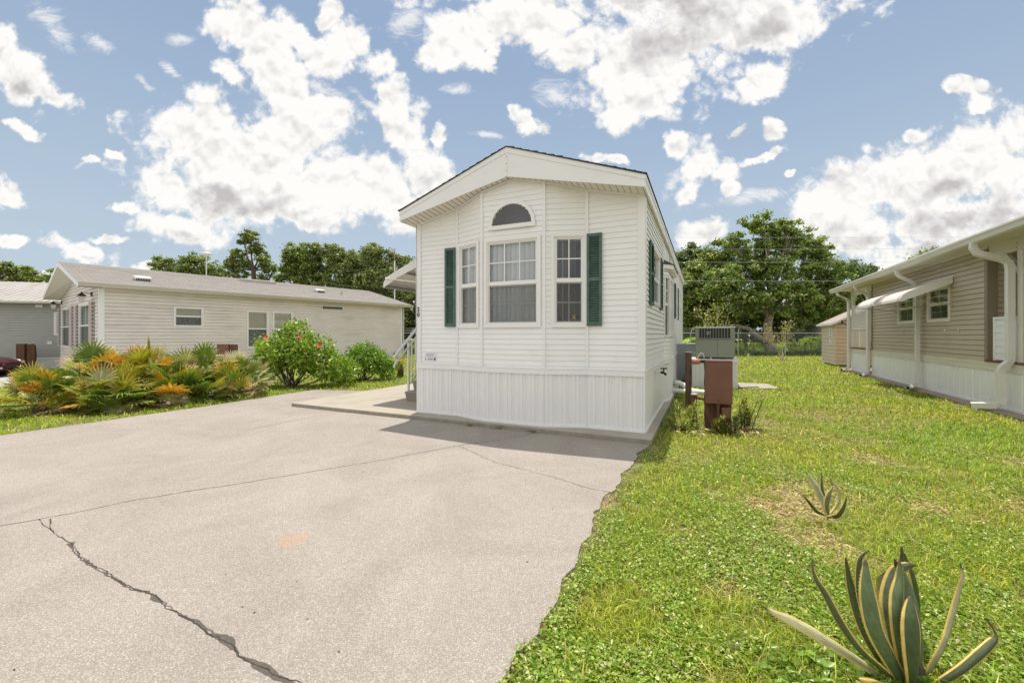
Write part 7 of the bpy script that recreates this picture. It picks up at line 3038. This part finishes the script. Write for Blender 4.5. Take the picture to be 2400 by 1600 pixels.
cols = pal(n, [(.50, .40, .26), (.38, .29, .19), (.58, .50, .34), (.2, .15, .10)], [.35, .3, .15, .2])
tag(arrays_mesh('dry_thatch', V, np.arange(4 * n).reshape(n, 4), np.repeat(cols, 4, axis=0), M['grass']), 'dry straw coloured thatch lying in the bare patches', kind='stuff')
# little weeds rooted in the joint between slab and asphalt
for (xx, s, lab) in ((-2.0, .05, 'middle weed tuft in the joint before the skirting'), (-2.45, .035, 'small weed in the slab joint on the patio side'), (-1.45, .03, 'small weed in the slab joint on the lawn side')):
    p = H2(xx, -.345, 0)
    rt = empty('weed_tuft', p)
    tag(rt, lab, 'weed', 'weeds in the slab joint')
    k = 60
    ctr = np.stack([rng.normal(0, s * 1.3, k), rng.normal(0, s * .25, k), rng.uniform(.0, s, k)], 1)
    V, T = leaf_cards(ctr, .022, up=1, elong=2.2)
    arrays_mesh('leaves', V, T, np.repeat(pal(k, [(.10, .15, .03), (.2, .13, .05)], [.7, .3]), 4, axis=0), M['bush'], rt)
# specks, twigs and bits of gravel lying on the drive
q = MB()
for k in range(45):
    D_ = 1.6 * (9 / 1.6) ** random.random()
    X_ = random.uniform(-1.2, .35) * D_
    if not inside(asph_poly, np.array([X_]), np.array([D_]))[0]:
        continue
    s = random.uniform(.002, .006)
    a = random.uniform(0, 3.1)
    q.add([(X_ + s * math.cos(a + t) * (1.6 if j % 2 else 1), D_ + s * math.sin(a + t), .001 + (.003 if j == 0 else 0)) for j, t in enumerate((0, 1.3, 2.7, 4.2, 5.3))], [(0, 1, 2, 3, 4)])
tag(q.build('drive_specks', M['crack']), 'dark specks and bits of debris on the asphalt', kind='stuff')


# ------------------------------------------------------------------ meshes that hold several separate pieces become several parts
def split_pieces(o, tol=.03):
    me = o.data
    n = len(me.vertices)
    par = list(range(n))

    def find(a):
        while par[a] != a:
            par[a] = par[par[a]]
            a = par[a]
        return a
    for p in me.polygons:
        v0 = find(p.vertices[0])
        for v in p.vertices[1:]:
            r = find(v)
            if r != v0:
                par[r] = v0
    groups = {}
    for p in me.polygons:
        groups.setdefault(find(p.vertices[0]), []).append(p.index)
    items = []
    for k, fs in groups.items():
        vs = {v for f in fs for v in me.polygons[f].vertices}
        co = np.array([me.vertices[v].co[:] for v in vs])
        items.append([co.min(0) - tol, co.max(0) + tol, fs])
    ch = True
    while ch:
        ch = False
        for i in range(len(items)):
            for j in range(i + 1, len(items)):
                a, b = items[i], items[j]
                if (a[0] <= b[1]).all() and (b[0] <= a[1]).all():
                    items[i] = [np.minimum(a[0], b[0]), np.maximum(a[1], b[1]), a[2] + b[2]]
                    items.pop(j)
                    ch = True
                    break
            if ch:
                break
    if len(items) < 2:
        return
    for k, (lo_, hi_, fs) in enumerate(items):
        used_ = sorted({v for f in fs for v in me.polygons[f].vertices})
        mp_i = {v: i for i, v in enumerate(used_)}
        m2 = bpy.data.meshes.new(o.name)
        m2.from_pydata([me.vertices[v].co[:] for v in used_], [], [[mp_i[v] for v in me.polygons[f].vertices] for f in fs])
        for mt in me.materials:
            m2.materials.append(mt)
        m2.polygons.foreach_set('material_index', [me.polygons[f].material_index for f in fs])
        m2.update()
        if k == 0:
            first = m2
        else:
            c = o.copy()
            c.data = m2
            COL.objects.link(c)
    o.data = first


for o in list(SC.objects):
    if o.type == 'MESH' and o.parent and o.name.split('.')[0] in ('corner_post', 'awning_side', 'awning_arm', 'awning_rib', 'mounting_clip', 'side_fascia', 'side_soffit', 'skirt_corner', 'upright', 'lattice_frame', 'gable_fascia', 'runner', 'rail_post', 'insulator', 'latch') and len(o.data.polygons) < 400:
        if o.name.split('.')[0] == 'gable_fascia' and o.parent == home:
            continue
        split_pieces(o)
for o in list(SC.objects):
    if o.type == 'MESH' and o.parent == tan and o.name.startswith('skirting'):
        split_pieces(o)
